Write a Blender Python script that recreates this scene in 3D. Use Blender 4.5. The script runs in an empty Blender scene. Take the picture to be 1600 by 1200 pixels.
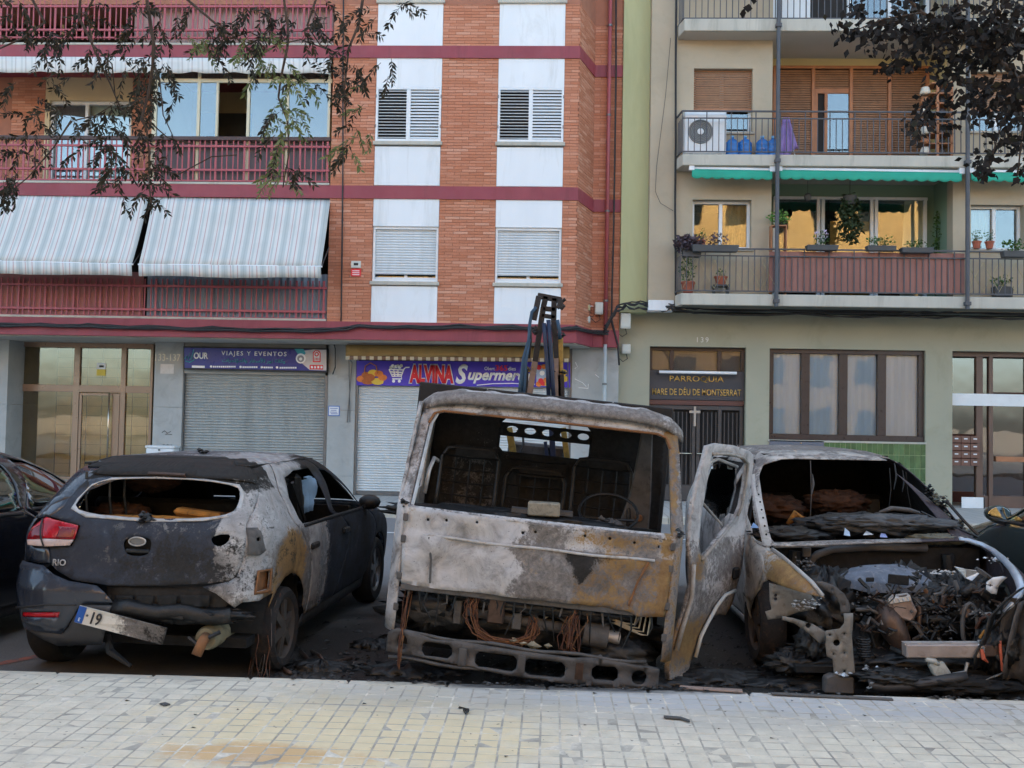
import bpy, bmesh, math, random
from mathutils import Vector, Matrix, noise
from mathutils.geometry import delaunay_2d_cdt
random.seed(7)
SC = bpy.context.scene
COL = SC.collection
RAD = math.radians
# ---------------------------------------------------------------- camera
F_PX = 1500.0
CAM = Vector((0, 0, 1.72))
YAW, PITCH, ROLL = RAD(2.4), math.atan(55 / 1500), 0.0185
FWD = Vector((-math.sin(YAW) * math.cos(PITCH), math.cos(YAW) * math.cos(PITCH), math.sin(PITCH)))
_r0 = Vector((math.cos(YAW), math.sin(YAW), 0)); _u0 = _r0.cross(FWD)
RGT = _r0 * math.cos(ROLL) + _u0 * math.sin(ROLL)
UPV = _u0 * math.cos(ROLL) - _r0 * math.sin(ROLL)
cd = bpy.data.cameras.new('camera'); cam = bpy.data.objects.new('camera', cd); COL.objects.link(cam)
cd.sensor_fit = 'HORIZONTAL'; cd.sensor_width = 36; cd.lens = 36 * F_PX / 1600
cd.clip_start = 0.05; cd.clip_end = 1000
M = Matrix((RGT, UPV, -FWD)).transposed().to_4x4(); M.translation = CAM
cam.matrix_world = M; SC.camera = cam
# ---------------------------------------------------------------- sky, sun, exposure
SUN_EL, SUN_AZ = RAD(30), RAD(8)          # the sun stands behind the houses: the street lies in their shade
w = bpy.data.worlds.new('World'); SC.world = w; w.use_nodes = True
nt = w.node_tree; nt.nodes.clear()
sky = nt.nodes.new('ShaderNodeTexSky'); sky.sky_type = 'NISHITA'; sky.sun_disc = False
sky.sun_elevation = SUN_EL; sky.sun_rotation = SUN_AZ
sky.air_density = 0.68; sky.dust_density = 3.6; sky.ozone_density = 0.08
bg = nt.nodes.new('ShaderNodeBackground'); bg.inputs[1].default_value = 0.13
ow = nt.nodes.new('ShaderNodeOutputWorld')
hz = nt.nodes.new('ShaderNodeMix'); hz.data_type = 'RGBA'; hz.blend_type = 'MULTIPLY'; hz.inputs[0].default_value = 1.0; hz.inputs[7].default_value = (1.0, 1.015, .885, 1)   # hazy, less blue air
nt.links.new(sky.outputs[0], hz.inputs[6]); nt.links.new(hz.outputs[2], bg.inputs[0]); nt.links.new(bg.outputs[0], ow.inputs[0])
sl = bpy.data.lights.new('sun', 'SUN'); sl.energy = 2.0; sl.angle = RAD(0.5); sl.color = (1.0, 0.93, 0.82)
so = bpy.data.objects.new('sun', sl); COL.objects.link(so)
_sd = Vector((math.sin(SUN_AZ) * math.cos(SUN_EL), math.cos(SUN_AZ) * math.cos(SUN_EL), math.sin(SUN_EL)))
so.rotation_euler = (-_sd).to_track_quat('-Z', 'Y').to_euler(); so.location = (0, 40, 40)
SC.view_settings.view_transform = 'Standard'; SC.view_settings.look = 'None'
SC.view_settings.gamma = 1.0; SC.view_settings.exposure = 2.95
SC.cycles.max_bounces = 6; SC.cycles.diffuse_bounces = 3; SC.cycles.glossy_bounces = 3
SC.cycles.transmission_bounces = 4; SC.cycles.transparent_max_bounces = 6
SC.cycles.caustics_reflective = False; SC.cycles.caustics_refractive = False
# ---------------------------------------------------------------- survey helpers: a sight line meets a real plane
def ray(px, py): return FWD + RGT * ((px - 800) / F_PX) - UPV * ((py - 600) / F_PX)
def at(px, py, Y):
    k = ray(px, py); return CAM + k * (Y / k.y)
def gz(px, py, z=0.0):
    k = ray(px, py); return CAM + k * ((z - CAM.z) / k.z)
def atp(px, py, p0, n):
    k = ray(px, py); return CAM + k * ((p0 - CAM).dot(n) / k.dot(n))
def rect(x0, y0, x1, y1, Y):
    xm, ym = (x0 + x1) / 2, (y0 + y1) / 2
    return at(x0, ym, Y).x, at(x1, ym, Y).x, at(xm, y1, Y).z, at(xm, y0, Y).z      # X0 X1 Z0 Z1
def fbm(v, s=1.0, o=4): return noise.fractal(Vector(v) * s, 1.0, 2.0, o)
# ---------------------------------------------------------------- mesh builder and object helpers
class MB:
    def __init__(s): s.v = []; s.f = []
    def add(s, vs, fs):
        b = len(s.v); s.v += [tuple(p) for p in vs]; s.f += [tuple(i + b for i in f) for f in fs]; return s
    def box(s, x0, x1, y0, y1, z0, z1):
        return s.add([(x0,y0,z0),(x1,y0,z0),(x1,y1,z0),(x0,y1,z0),(x0,y0,z1),(x1,y0,z1),(x1,y1,z1),(x0,y1,z1)],
                     [(0,3,2,1),(4,5,6,7),(0,1,5,4),(1,2,6,5),(2,3,7,6),(3,0,4,7)])
    def obox(s, m, sx, sy, sz):
        m = m if isinstance(m, Matrix) else Matrix.Translation(m)
        q = MB().box(-sx/2, sx/2, -sy/2, sy/2, -sz/2, sz/2)
        return s.add([m @ Vector(p) for p in q.v], q.f)
    def bar(s, a, b, wx, wy=None, up=(0, 0, 1)):
        a, b = Vector(a), Vector(b); wy = wy or wx; t = (b - a)
        if t.length < 1e-6: return s
        L = t.length; t.normalize(); u = Vector(up)
        if abs(t.dot(u)) > .95: u = Vector((1, 0, 0))
        r = t.cross(u).normalized(); u = r.cross(t)
        m = Matrix((r, t, u)).transposed().to_4x4(); m.translation = (a + b) / 2
        return s.obox(m, wx, L, wy)
    def tube(s, pts, r, n=6, cap=True):
        pts = [Vector(p) for p in pts]; k = len(pts)
        rs = r if isinstance(r, (list, tuple)) else [r] * k
        prev = None; b = len(s.v)
        for i, p in enumerate(pts):
            t = (pts[min(i + 1, k - 1)] - pts[max(i - 1, 0)])
            t = t.normalized() if t.length > 1e-9 else Vector((0, 0, 1))
            if prev is None:
                u = Vector((0, 0, 1)) if abs(t.z) < .9 else Vector((1, 0, 0))
                e = t.cross(u).normalized()
            else:
                e = (prev - t * prev.dot(t)); e = e.normalized() if e.length > 1e-6 else t.orthogonal().normalized()
            prev = e; g = t.cross(e)
            for j in range(n):
                a = 2 * math.pi * j / n; s.v.append(tuple(p + (e * math.cos(a) + g * math.sin(a)) * rs[i]))
        for i in range(k - 1):
            for j in range(n):
                a = b + i * n + j; c = b + i * n + (j + 1) % n
                s.f.append((a, c, c + n, a + n))
        if cap:
            s.f.append(tuple(b + j for j in reversed(range(n)))); s.f.append(tuple(b + (k - 1) * n + j for j in range(n)))
        return s
    def lathe(s, c, prof, n=16, axis='z', a0=0.0, a1=2 * math.pi):
        c = Vector(c); b = len(s.v); full = abs(a1 - a0 - 2 * math.pi) < 1e-6; m = n if full else n + 1
        for (r, h) in prof:
            for j in range(m):
                a = a0 + (a1 - a0) * j / n; x, y = r * math.cos(a), r * math.sin(a)
                p = {'z': (x, y, h), 'y': (x, h, y), 'x': (h, x, y)}[axis]
                s.v.append(tuple(c + Vector(p)))
        for i in range(len(prof) - 1):
            for j in range(n if full else n):
                a = b + i * m + j; d = b + i * m + (j + 1) % m
                s.f.append((a, d, d + m, a + m))
        return s
    def prism(s, poly, thick):                    # poly: 3-D outline, thick: 3-D vector
        n = len(poly); t = Vector(thick)
        return s.add([Vector(p) for p in poly] + [Vector(p) + t for p in poly],
                     [tuple(range(n)), tuple(reversed(range(n, 2 * n)))] + [(i, i + n, (i + 1) % n + n, (i + 1) % n) for i in range(n)])
    def mesh(s, name):
        me = bpy.data.meshes.new(name); me.from_pydata(s.v, [], s.f); me.validate(); me.update()
        bm = bmesh.new(); bm.from_mesh(me); bmesh.ops.recalc_face_normals(bm, faces=bm.faces); bm.to_mesh(me); bm.free()
        return me
WM = {}                                           # world matrix of every parent built in world coordinates
def link(o, parent=None):
    COL.objects.link(o)
    if parent is not None:
        o.parent = parent
        m = WM.get(parent.name)
        if m is not None: o.matrix_parent_inverse = m.inverted()
    return o
def obj(name, mb, mat, parent=None, smooth=False, bevel=0.0, solid=0.0, kind=None, label=None):
    me = mb if isinstance(mb, bpy.types.Mesh) else mb.mesh(name)
    if mat is not None and not me.materials: me.materials.append(mat)
    o = bpy.data.objects.new(name, me); link(o, parent)
    if smooth:
        me.polygons.foreach_set('use_smooth', [True] * len(me.polygons))
        if smooth == 'auto':
            try: me.set_sharp_from_angle(angle=RAD(38))
            except Exception: pass
    if solid:
        m = o.modifiers.new('solid', 'SOLIDIFY'); m.thickness = solid; m.offset = -1
    if bevel:
        m = o.modifiers.new('bevel', 'BEVEL'); m.width = bevel; m.segments = 1; m.limit_method = 'ANGLE'; m.angle_limit = RAD(40)
    if kind or getattr(mb, 'stuff', False): o['kind'] = kind or 'stuff'
    if label: o['label'] = label
    return o
def thing(name, label, cat, loc=(0, 0, 0), group=None, rz=None):
    o = bpy.data.objects.new(name, None); COL.objects.link(o); o.location = loc; o.empty_display_size = .2
    o['label'] = label; o['category'] = cat
    if group: o['group'] = group
    if rz is None: WM[o.name] = Matrix.Translation(Vector(loc))
    else: o.rotation_euler = rz if isinstance(rz, (tuple, list)) else (0, 0, rz)
    return o
def tag(o, label, cat, group=None):
    o['label'] = label; o['category'] = cat
    if group: o['group'] = group
    return o
def struct(name, mb, mat, **k):
    o = obj(name, mb, mat, **k); o['kind'] = 'structure'; return o
def inst(name, mesh, parent, loc, rot=None, scale=None):        # a further piece that shares mesh data
    o = bpy.data.objects.new(name, mesh); link(o, parent); o.location = loc
    if rot: o.rotation_euler = rot
    if scale: o.scale = scale
    return o
# ---------------------------------------------------------------- materials
class NT:
    def __init__(s, name):
        s.m = bpy.data.materials.new(name); s.m.use_nodes = True; s.t = s.m.node_tree; s.t.nodes.clear()
        s.out = s.n('ShaderNodeOutputMaterial'); s.b = s.n('ShaderNodeBsdfPrincipled'); s.l(s.b.outputs[0], s.out.inputs[0])
    def n(s, t, **k):
        x = s.t.nodes.new(t)
        for a, b in k.items(): setattr(x, a, b)
        return x
    def l(s, a, b): s.t.links.new(a, b)
    def pos(s, world=True):
        if world: return s.n('ShaderNodeNewGeometry').outputs['Position']
        return s.n('ShaderNodeTexCoord').outputs['Object']
    def scale(s, v, sc):
        x = s.n('ShaderNodeVectorMath', operation='MULTIPLY'); s.l(v, x.inputs[0]); x.inputs[1].default_value = sc if isinstance(sc, tuple) else (sc,) * 3
        return x.outputs[0]
    def noise(s, v, sc, det=4, rough=.6, dist=0.0):
        x = s.n('ShaderNodeTexNoise'); s.l(v, x.inputs['Vector']); x.inputs['Scale'].default_value = sc
        x.inputs['Detail'].default_value = det; x.inputs['Roughness'].default_value = rough; x.inputs['Distortion'].default_value = dist
        return x.outputs[0]
    def ramp(s, f, stops):
        x = s.n('ShaderNodeValToRGB'); s.l(f, x.inputs[0]); e = x.color_ramp.elements
        while len(e) < len(stops): e.new(.5)
        for i, (p, c) in enumerate(stops):
            e[i].position = p; e[i].color = tuple(c) + (1,) if len(c) == 3 else tuple(c)
        return x.outputs[0]
    def mr(s, f, a, b, c=0.0, d=1.0):
        x = s.n('ShaderNodeMapRange'); s.l(f, x.inputs[0]); x.inputs[1].default_value = a; x.inputs[2].default_value = b
        x.inputs[3].default_value = c; x.inputs[4].default_value = d; return x.outputs[0]
    def mix(s, f, a, b, mode='MIX'):
        x = s.n('ShaderNodeMix', data_type='RGBA', blend_type=mode)
        for sock, v in ((x.inputs[0], f), (x.inputs[6], a), (x.inputs[7], b)):
            if hasattr(v, 'links') or isinstance(v, bpy.types.NodeSocket): s.l(v, sock)
            elif isinstance(v, (int, float)): sock.default_value = v
            else: sock.default_value = tuple(v) + (1,)
        return x.outputs[2]
    def math(s, op, a, b=0.0):
        x = s.n('ShaderNodeMath', operation=op)
        for sock, v in ((x.inputs[0], a), (x.inputs[1], b)):
            if isinstance(v, bpy.types.NodeSocket): s.l(v, sock)
            else: sock.default_value = v
        return x.outputs[0]
    def col(s, c):
        if isinstance(c, bpy.types.NodeSocket): s.l(c, s.b.inputs['Base Color'])
        else: s.b.inputs['Base Color'].default_value = tuple(c) + (1,)
        return s
    def rough(s, r):
        if isinstance(r, bpy.types.NodeSocket): s.l(r, s.b.inputs['Roughness'])
        else: s.b.inputs['Roughness'].default_value = r
        return s
    def metal(s, r): s.b.inputs['Metallic'].default_value = r; return s
    def bump(s, h, st=.3, dist=.01):
        x = s.n('ShaderNodeBump'); x.inputs['Strength'].default_value = st; x.inputs['Distance'].default_value = dist
        s.l(h, x.inputs['Height']); s.l(x.outputs[0], s.b.inputs['Normal']); return s
MATS = {}
def pm(name, c, var=.18, sc=3.0, rough=.75, metal=0.0, bump=.15, bsc=60.0, dirt=None, dirt_amt=.5, streak=False, rnd=0.0, spec=None, world=True):
    """plain procedural surface: base colour with patchy variation, optional dirt (a real stain colour), fine relief"""
    if name in MATS: return MATS[name]
    t = NT(name); p = t.pos(world)
    pv = t.scale(p, (sc, sc, sc * (.18 if streak else 1)))
    n1 = t.noise(pv, 1.0, 5, .62)
    a = tuple(max(0, x * (1 - var)) for x in c); b = tuple(min(1, x * (1 + var)) for x in c)
    k = t.ramp(n1, [(.3, a), (.7, b)])
    if dirt:
        n2 = t.noise(t.scale(p, (sc * 1.7, sc * 1.7, sc * (.25 if streak else 1.7))), 1.0, 6, .7, .6)
        k = t.mix(t.mr(n2, .52, .72, 0, dirt_amt), k, dirt)
    if rnd:
        oi = t.n('ShaderNodeObjectInfo').outputs['Random']
        k = t.mix(1.0, k, t.ramp(oi, [(0, (1 - rnd,) * 3), (1, (1, 1, 1))]), 'MULTIPLY')
    t.col(k); n3 = t.noise(p, bsc, 3, .6)
    t.rough(t.mr(t.noise(p, sc * 4, 3), .3, .7, max(.05, rough - .1), min(1, rough + .1))).metal(metal)
    if spec is not None: t.b.inputs['Specular IOR Level'].default_value = spec
    if bump: t.bump(n3, bump, .004)
    MATS[name] = t.m; return t.m
def glass_mat(name, tint=(.85, .92, .9), rough=.02, alpha=.075, dark=None):
    """window pane: mirror-like reflection over what lies behind it"""
    if name in MATS: return MATS[name]
    t = NT(name); t.t.nodes.remove(t.b)
    tr = t.n('ShaderNodeBsdfTransparent'); tr.inputs[0].default_value = tint + (1,)
    gl = t.n('ShaderNodeBsdfGlossy'); gl.inputs['Roughness'].default_value = rough; gl.inputs[0].default_value = (.95, .97, 1, 1)
    fr = t.n('ShaderNodeFresnel'); fr.inputs[0].default_value = 1.5
    wv = t.noise(t.scale(t.pos(), (1.2, 1.2, 1.2)), 1.0, 2)
    bp = t.n('ShaderNodeBump'); bp.inputs['Strength'].default_value = .06; bp.inputs['Distance'].default_value = .05
    t.l(wv, bp.inputs['Height']); t.l(bp.outputs[0], gl.inputs['Normal'])
    mx = t.n('ShaderNodeMixShader'); t.l(t.mr(fr.outputs[0], 0, 1, alpha, 1.0), mx.inputs[0])
    t.l(tr.outputs[0], mx.inputs[1]); t.l(gl.outputs[0], mx.inputs[2]); t.l(mx.outputs[0], t.out.inputs[0])
    MATS[name] = t.m; return t.m
# ---------------------------------------------------------------- lettering (outline text turned into thin solid meshes)
def text_mesh(body, size, extrude=.002, sx=1.0, shear=0.0, align='CENTER', bold=0.0, spacing=1.0):
    cu = bpy.data.curves.new('lettering', 'FONT'); cu.body = body; cu.size = size; cu.extrude = extrude; cu.shear = shear
    cu.align_x = align; cu.align_y = 'CENTER'; cu.resolution_u = 3; cu.offset = bold; cu.space_character = spacing
    o = bpy.data.objects.new('lettering', cu); COL.objects.link(o)
    me = bpy.data.meshes.new_from_object(o.evaluated_get(bpy.context.evaluated_depsgraph_get()))
    bpy.data.objects.remove(o); bpy.data.curves.remove(cu)
    for v in me.vertices: v.co = Vector((v.co.x * sx, -v.co.z, v.co.y))     # upright, facing -Y
    me.update(); return me
def fit_text(name, body, px, Y, mat, parent, proud=.006, **k):
    """lettering fitted into a measured rectangle px=(x0,y0,x1,y1) on the plane Y"""
    X0, X1, Z0, Z1 = rect(*px, Y)
    me = text_mesh(body, 1.0, .0, **k)
    xs = [v.co.x for v in me.vertices]; zs = [v.co.z for v in me.vertices]
    sx = (X1 - X0) / (max(xs) - min(xs)); sz = (Z1 - Z0) / (max(zs) - min(zs))
    cx, cz = (max(xs) + min(xs)) / 2, (max(zs) + min(zs)) / 2
    for v in me.vertices: v.co = Vector(((v.co.x - cx) * sx, 0, (v.co.z - cz) * sz))
    bm = bmesh.new(); bm.from_mesh(me); bmesh.ops.remove_doubles(bm, verts=bm.verts, dist=1e-5)
    r = bmesh.ops.extrude_face_region(bm, geom=bm.faces[:]); bmesh.ops.translate(bm, verts=[g for g in r['geom'] if isinstance(g, bmesh.types.BMVert)], vec=(0, -.005, 0))
    bmesh.ops.recalc_face_normals(bm, faces=bm.faces); bm.to_mesh(me); bm.free()
    o = obj(name, me, mat, parent); o.location = ((X0 + X1) / 2, Y - proud, (Z0 + Z1) / 2); return o
# ================================================================ colours and shared materials
def S(r, g, b, k=1.0): return tuple(k * ((x / 255 / 12.92) if x / 255 <= .04045 else ((x / 255 + .055) / 1.055) ** 2.4) for x in (r, g, b))
m_red = pm('oxblood_paint', S(146, 66, 76), .10, 1.5, .6, dirt=S(110, 52, 58), dirt_amt=.5, streak=True)
m_rail = pm('pink_red_rail_paint', S(170, 84, 92), .12, 4, .5, dirt=S(120, 62, 60), dirt_amt=.5)
m_white = pm('white_render', S(234, 238, 241), .04, 1.2, .85, dirt=S(182, 182, 176), dirt_amt=.45, streak=True)
m_wframe = pm('white_window_frame', S(225, 229, 232), .05, 3, .35)
m_mortar = pm('pale_mortar', S(166, 112, 90), .1, 6, .9)
m_stone = pm('grey_stone_cladding', S(168, 170, 168), .14, 1.6, .7, dirt=S(132, 132, 128), dirt_amt=.5)
m_conc = pm('stained_concrete', S(188, 184, 172), .12, 2, .9, dirt=S(138, 134, 122), dirt_amt=.6, streak=True)
m_dark = pm('dark_room', S(44, 42, 42), .2, 1, .9)  # dark colour stands in for the shade of unlit rooms
m_slot = pm('galvanised_slats', S(160, 164, 162), .1, 2.2, .45, metal=.35, dirt=S(128, 130, 126), dirt_amt=.5, streak=True)
m_slot2 = pm('pale_roller_slats', S(206, 212, 214), .08, 2, .4, metal=.25, dirt=S(170, 174, 172), dirt_amt=.4, streak=True)
m_cream = pm('cream_frame', S(208, 200, 172), .06, 3, .4)
m_black = pm('black_rubber', S(34, 34, 36), .25, 8, .55)
m_cable = pm('black_cable_sheath', S(40, 41, 44), .3, 8, .5)
m_steel = pm('grey_steel', S(120, 122, 124), .15, 6, .4, metal=.7)
m_brown = pm('brown_frame_paint', S(92, 66, 56), .12, 3, .4)
m_pvc = pm('pale_plastic_box', S(205, 208, 200), .06, 4, .5)
m_glass = glass_mat('window_glass')
m_glass_d = glass_mat('lobby_glass', (.92, .88, .74), .03, .05)
def brick_mat():
    t = NT('orange_brick'); a = t.n('ShaderNodeAttribute', attribute_name='tone').outputs['Fac']; p = t.pos()
    k = t.ramp(a, [(0, S(184, 118, 88)), (.35, S(194, 128, 98)), (.75, S(200, 136, 107)), (1, S(212, 158, 132))])
    k = t.mix(t.mr(t.noise(p, 40, 4), .45, .75, 0, .35), k, S(148, 90, 68)); k = t.mix(t.mr(t.noise(p, .8, 5, .7), .5, .75, 0, .3), k, S(214, 150, 118))
    t.col(k).rough(.85).bump(t.noise(p, 140, 3), .25, .003); return t.m
m_brick = brick_mat()
def bricks(regions, name, parent, L=.285, H=.0575, J=.010):
    """every brick of a wall as geometry: regions = (origin, along, z0, z1, length, out)"""
    mb = MB(); tone = []
    for (o, ax, z0, z1, ln, out) in regions:
        o = Vector(o); ax = Vector(ax).normalized(); out = Vector(out).normalized()
        r = 0; z = z0
        while z < z1 - .01:
            zt = min(z + H - J, z1); u = -(L * (.5 if r % 2 else 0)) - random.random() * .03
            while u < ln:
                a, b = max(u, 0), min(u + L - J, ln)
                if b - a > .015:
                    d = .006 + random.random() * .005; q = []
                    for uu in (a, b):
                        for zz in (z, zt):
                            for dd in (0, d): q.append(o + ax * uu + Vector((0, 0, zz - o.z)) + out * dd)
                    # order: a z0 in/out, a z1 in/out, b z0 in/out, b z1 in/out
                    mb.add(q, [(1, 5, 7, 3), (0, 1, 3, 2), (4, 6, 7, 5), (2, 3, 7, 6), (0, 4, 5, 1)])
                    tone += [random.random() ** .8] * 5
                u += L
            z += H; r += 1
    o = obj(name, mb, m_brick, parent, kind='stuff'); me = o.data
    if len(me.polygons) == len(tone):
        at_ = me.attributes.new('tone', 'FLOAT', 'FACE'); at_.data.foreach_set('value', tone)
    return o
# ================================================================ ground, road, pavements
def blob(t, p, cx, cy, rx, ry, soft=.5, nz=.5, nsc=1.6):
    s = t.n('ShaderNodeSeparateXYZ'); t.l(p, s.inputs[0])
    dx = t.math('DIVIDE', t.math('SUBTRACT', s.outputs[0], cx), rx); dy = t.math('DIVIDE', t.math('SUBTRACT', s.outputs[1], cy), ry)
    d = t.math('SQRT', t.math('ADD', t.math('MULTIPLY', dx, dx), t.math('MULTIPLY', dy, dy)))
    d = t.math('ADD', d, t.math('MULTIPLY', t.math('SUBTRACT', t.noise(p, nsc, 5, .65), .5), nz * 2))
    return t.mr(d, 1 + soft / 2, 1 - soft / 2, 0, 1)
def asphalt():
    t = NT('street_asphalt'); p = t.pos(); g = t.noise(p, 90, 3, .7)
    k = t.ramp(g, [(.3, S(104, 104, 105)), (.7, S(148, 147, 146))])
    k = t.mix(t.mr(t.noise(p, 1.1, 5, .7), .45, .7, 0, .5), k, S(118, 116, 114))
    k = t.mix(t.mr(t.noise(p, 300, 2), .6, .7, 0, .5), k, S(160, 160, 158))
    wet = blob(t, p, -1.9, 7.0, 2.0, 1.6, .6, .5, 1.2)
    k = t.mix(t.math('MULTIPLY', wet, .75), k, S(86, 83, 80))
    soot = blob(t, p, .9, 7.3, 3.2, 2.3, .35, .45, 1.4)
    k = t.mix(t.math('MULTIPLY', soot, .96), k, t.ramp(t.noise(p, 25, 5, .7), [(.35, S(9, 9, 10)), (.75, S(36, 35, 35))]))
    t.col(k).rough(t.mr(soot, 0, 1, .85, .6)).bump(t.noise(p, 60, 5, .75), .6, .012); return t.m
m_road = asphalt()
struct('road', MB().add([(-150, 5.6, 0), (150, 5.6, 0), (150, 16.6, 0), (-150, 16.6, 0)], [(0, 1, 2, 3)]), m_road)
m_earth = pm('distant_ground', S(120, 112, 100), .2, .3, .9)
struct('ground', MB().add([(-400, -400, -.01), (400, -400, -.01), (400, 400, -.01), (-400, 400, -.01)], [(0, 1, 2, 3)]), m_earth)
def paving(name, grid):
    t = NT(name); p = t.pos()
    oi = t.n('ShaderNodeAttribute', attribute_name='tone').outputs['Fac'] if grid == 'stuff' else t.n('ShaderNodeObjectInfo').outputs['Random']
    k = t.ramp(t.noise(p, 9, 6, .7), [(.3, S(200, 193, 177)), (.7, S(226, 218, 200))])
    k = t.mix(1.0, k, t.ramp(oi, [(0, (.92, .92, .92)), (.5, (.97, .97, .96)), (1, (1, 1, 1))]), 'MULTIPLY')
    k = t.mix(t.mr(t.noise(p, 60, 4, .7), .55, .8, 0, .3), k, S(140, 136, 132))
    yel = blob(t, p, -.95, 4.85, .95, .6, .7, 1.1, 3.5)
    k = t.mix(t.math('MULTIPLY', yel, .6), k, S(224, 204, 156))
    y2 = blob(t, p, -1.35, 4.52, .42, .14, .6, 1.0, 7)
    k = t.mix(t.math('MULTIPLY', y2, .6), k, S(196, 150, 90))
    y3 = blob(t, p, -.55, 5.55, .85, .22, .8, .6, 3)
    k = t.mix(t.math('MULTIPLY', y3, .6), k, S(190, 178, 146))
    foam = blob(t, p, 1.1, 5.62, 1.9, .22, .7, .9, 2.2)
    k = t.mix(t.math('MULTIPLY', foam, .5), k, S(186, 192, 202))
    fr = blob(t, p, 1.0, 5.5, 2.2, .4, .8, .5, 2)
    k = t.mix(t.math('MULTIPLY', fr, .35), k, S(140, 142, 148))
    soot = blob(t, p, .0, 5.92, 1.05, .2, .5, .5, 3)
    k = t.mix(t.math('MULTIPLY', soot, .9), k, S(38, 38, 42))
    sp = t.mr(t.noise(p, 22, 3, .5), .70, .74, 0, .8); k = t.mix(sp, k, S(90, 86, 82))
    t.col(k).rough(.82).bump(t.noise(p, 70, 5, .7), .4, .004); return t.m
m_tile = paving('pavement_tile', 'obj'); m_tile_s = paving('pavement_tile_far', 'stuff')
def joint_mat():
    t = NT('pavement_joint_sand'); p = t.pos(); n = t.noise(p, 5, 5, .7)
    k = t.ramp(n, [(.35, S(146, 142, 134)), (.5, S(176, 170, 158)), (.66, S(226, 219, 204))]); t.col(k).rough(.95); return t.m
m_joint = joint_mat()
def flag_mat(name, c, size):
    t = NT(name); p = t.pos(); b = t.n('ShaderNodeTexBrick'); t.l(p, b.inputs['Vector']); b.offset = 0
    b.inputs['Scale'].default_value = 1; b.inputs['Brick Width'].default_value = size; b.inputs['Row Height'].default_value = size; b.inputs['Mortar Size'].default_value = .006
    b.inputs['Color1'].default_value = S(*c) + (1,); b.inputs['Color2'].default_value = S(*[x * .94 for x in c]) + (1,); b.inputs['Mortar'].default_value = S(*[x * .7 for x in c]) + (1,)
    k = t.mix(t.mr(t.noise(p, 2, 5), .4, .7, 0, .4), b.outputs[0], S(*[x * .85 for x in c])); t.col(k).rough(.85); return t.m
m_flags = flag_mat('far_pavement_flags', (188, 184, 178), .2)
PZ = .12
KERB = 5.84
pav = struct('near_pavement', MB().box(-150, 150, -14, KERB - .10, -.2, PZ + .0045), m_joint)
pitch = .1005; tile_me = MB().box(-.0462, .0462, -.0462, .0462, -.006, .006).mesh('paving_tile'); tile_me.materials.append(m_tile)
_b = bmesh.new(); _b.from_mesh(tile_me); bmesh.ops.bevel(_b, geom=[e for e in _b.edges if e.calc_length() > .02 and all(v.co.z > 0 for v in e.verts)], offset=.003, segments=1, affect='EDGES'); _b.to_mesh(tile_me); _b.free()
spots = []
for r in range(24):
    y = KERB - .10 - .055 - r * pitch - (.010 if r > 3 else 0)
    for c in range(-44, 42):
        x = c * pitch + .02
        k = Vector((x, y, PZ)) - CAM; wd = k.dot(FWD)
        px, py = 800 + F_PX * k.dot(RGT) / wd, 600 - F_PX * k.dot(UPV) / wd
        vis = -20 < px < 1620 and py < 1212
        spots.append((x, y, vis, wd))
near = sorted([s for s in spots if s[2]], key=lambda s: s[3])[:300]; near_set = set((s[0], s[1]) for s in near)
for i, (x, y, v, d) in enumerate(near):
    o = inst('paving_tile', tile_me, pav, (x + random.uniform(-.001, .001), y + random.uniform(-.001, .001), PZ + random.uniform(-.0015, .0012)), (random.uniform(-.012, .012), random.uniform(-.012, .012), random.uniform(-.01, .01)))
mb = MB(); tn = []
for (x, y, v, d) in spots:
    if (x, y) in near_set: continue
    z = PZ + random.uniform(-.0015, .0012); a = .0462; b = .0437; j = lambda: random.uniform(-.001, .001); jx, jy = j(), j()
    X, Y = x + jx, y + jy; t1, t2 = random.uniform(-.0006, .0006), random.uniform(-.0006, .0006)
    mb.add([(X-a,Y-a,z-.006),(X+a,Y-a,z-.006),(X+a,Y+a,z-.006),(X-a,Y+a,z-.006),(X-a,Y-a,z+.003),(X+a,Y-a,z+.003),(X+a,Y+a,z+.003),(X-a,Y+a,z+.003),(X-b,Y-b,z+.006+t1),(X+b,Y-b,z+.006+t2),(X+b,Y+b,z+.006-t1),(X-b,Y+b,z+.006-t2)],
           [(0,1,5,4),(1,2,6,5),(2,3,7,6),(3,0,4,7),(4,5,9,8),(5,6,10,9),(6,7,11,10),(7,4,8,11),(8,9,10,11)])
    tn += [random.random()] * 9
o = obj('paving_tile_field', mb, m_tile_s, pav, kind='stuff')
if len(o.data.polygons) == len(tn): o.data.attributes.new('tone', 'FLOAT', 'FACE').data.foreach_set('value', tn)
m_kerb = paving('kerb_granite', 'obj'); kerb = struct('kerb', MB().box(-150, 150, KERB - .1, KERB - .02, -.2, PZ - .03), m_joint)
for i in range(-9, 9):
    x0 = i * .6; o = obj('kerb_stone', MB().box(x0 + .003, x0 + .597, KERB - .098, KERB + random.uniform(-.004, .004), -.1, PZ + random.uniform(-.004, .003)), m_kerb, kerb, bevel=.012)
struct('far_pavement', MB().box(-60, 60, 16.5, 24, -.2, .118), m_flags)
fk = struct('far_kerb', MB().box(-60, 60, 16.4, 16.5, -.2, .10), m_conc)
for i in range(-14, 14): obj('kerb_stone', MB().box(i * 1.0 + .004, i * 1.0 + .996, 16.34, 16.497, -.1, .122 + random.uniform(-.003, .003)), m_conc, fk, bevel=.012)
m_line = pm('worn_road_paint', S(212, 214, 214), .06, 6, .7, dirt=S(130, 130, 130), dirt_amt=.8)
struct('lane_marking', MB().add([(-60, 14.2, .004), (60, 14.2, .004), (60, 14.31, .004), (-60, 14.31, .004)], [(0, 1, 2, 3)]), m_line)
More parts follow.
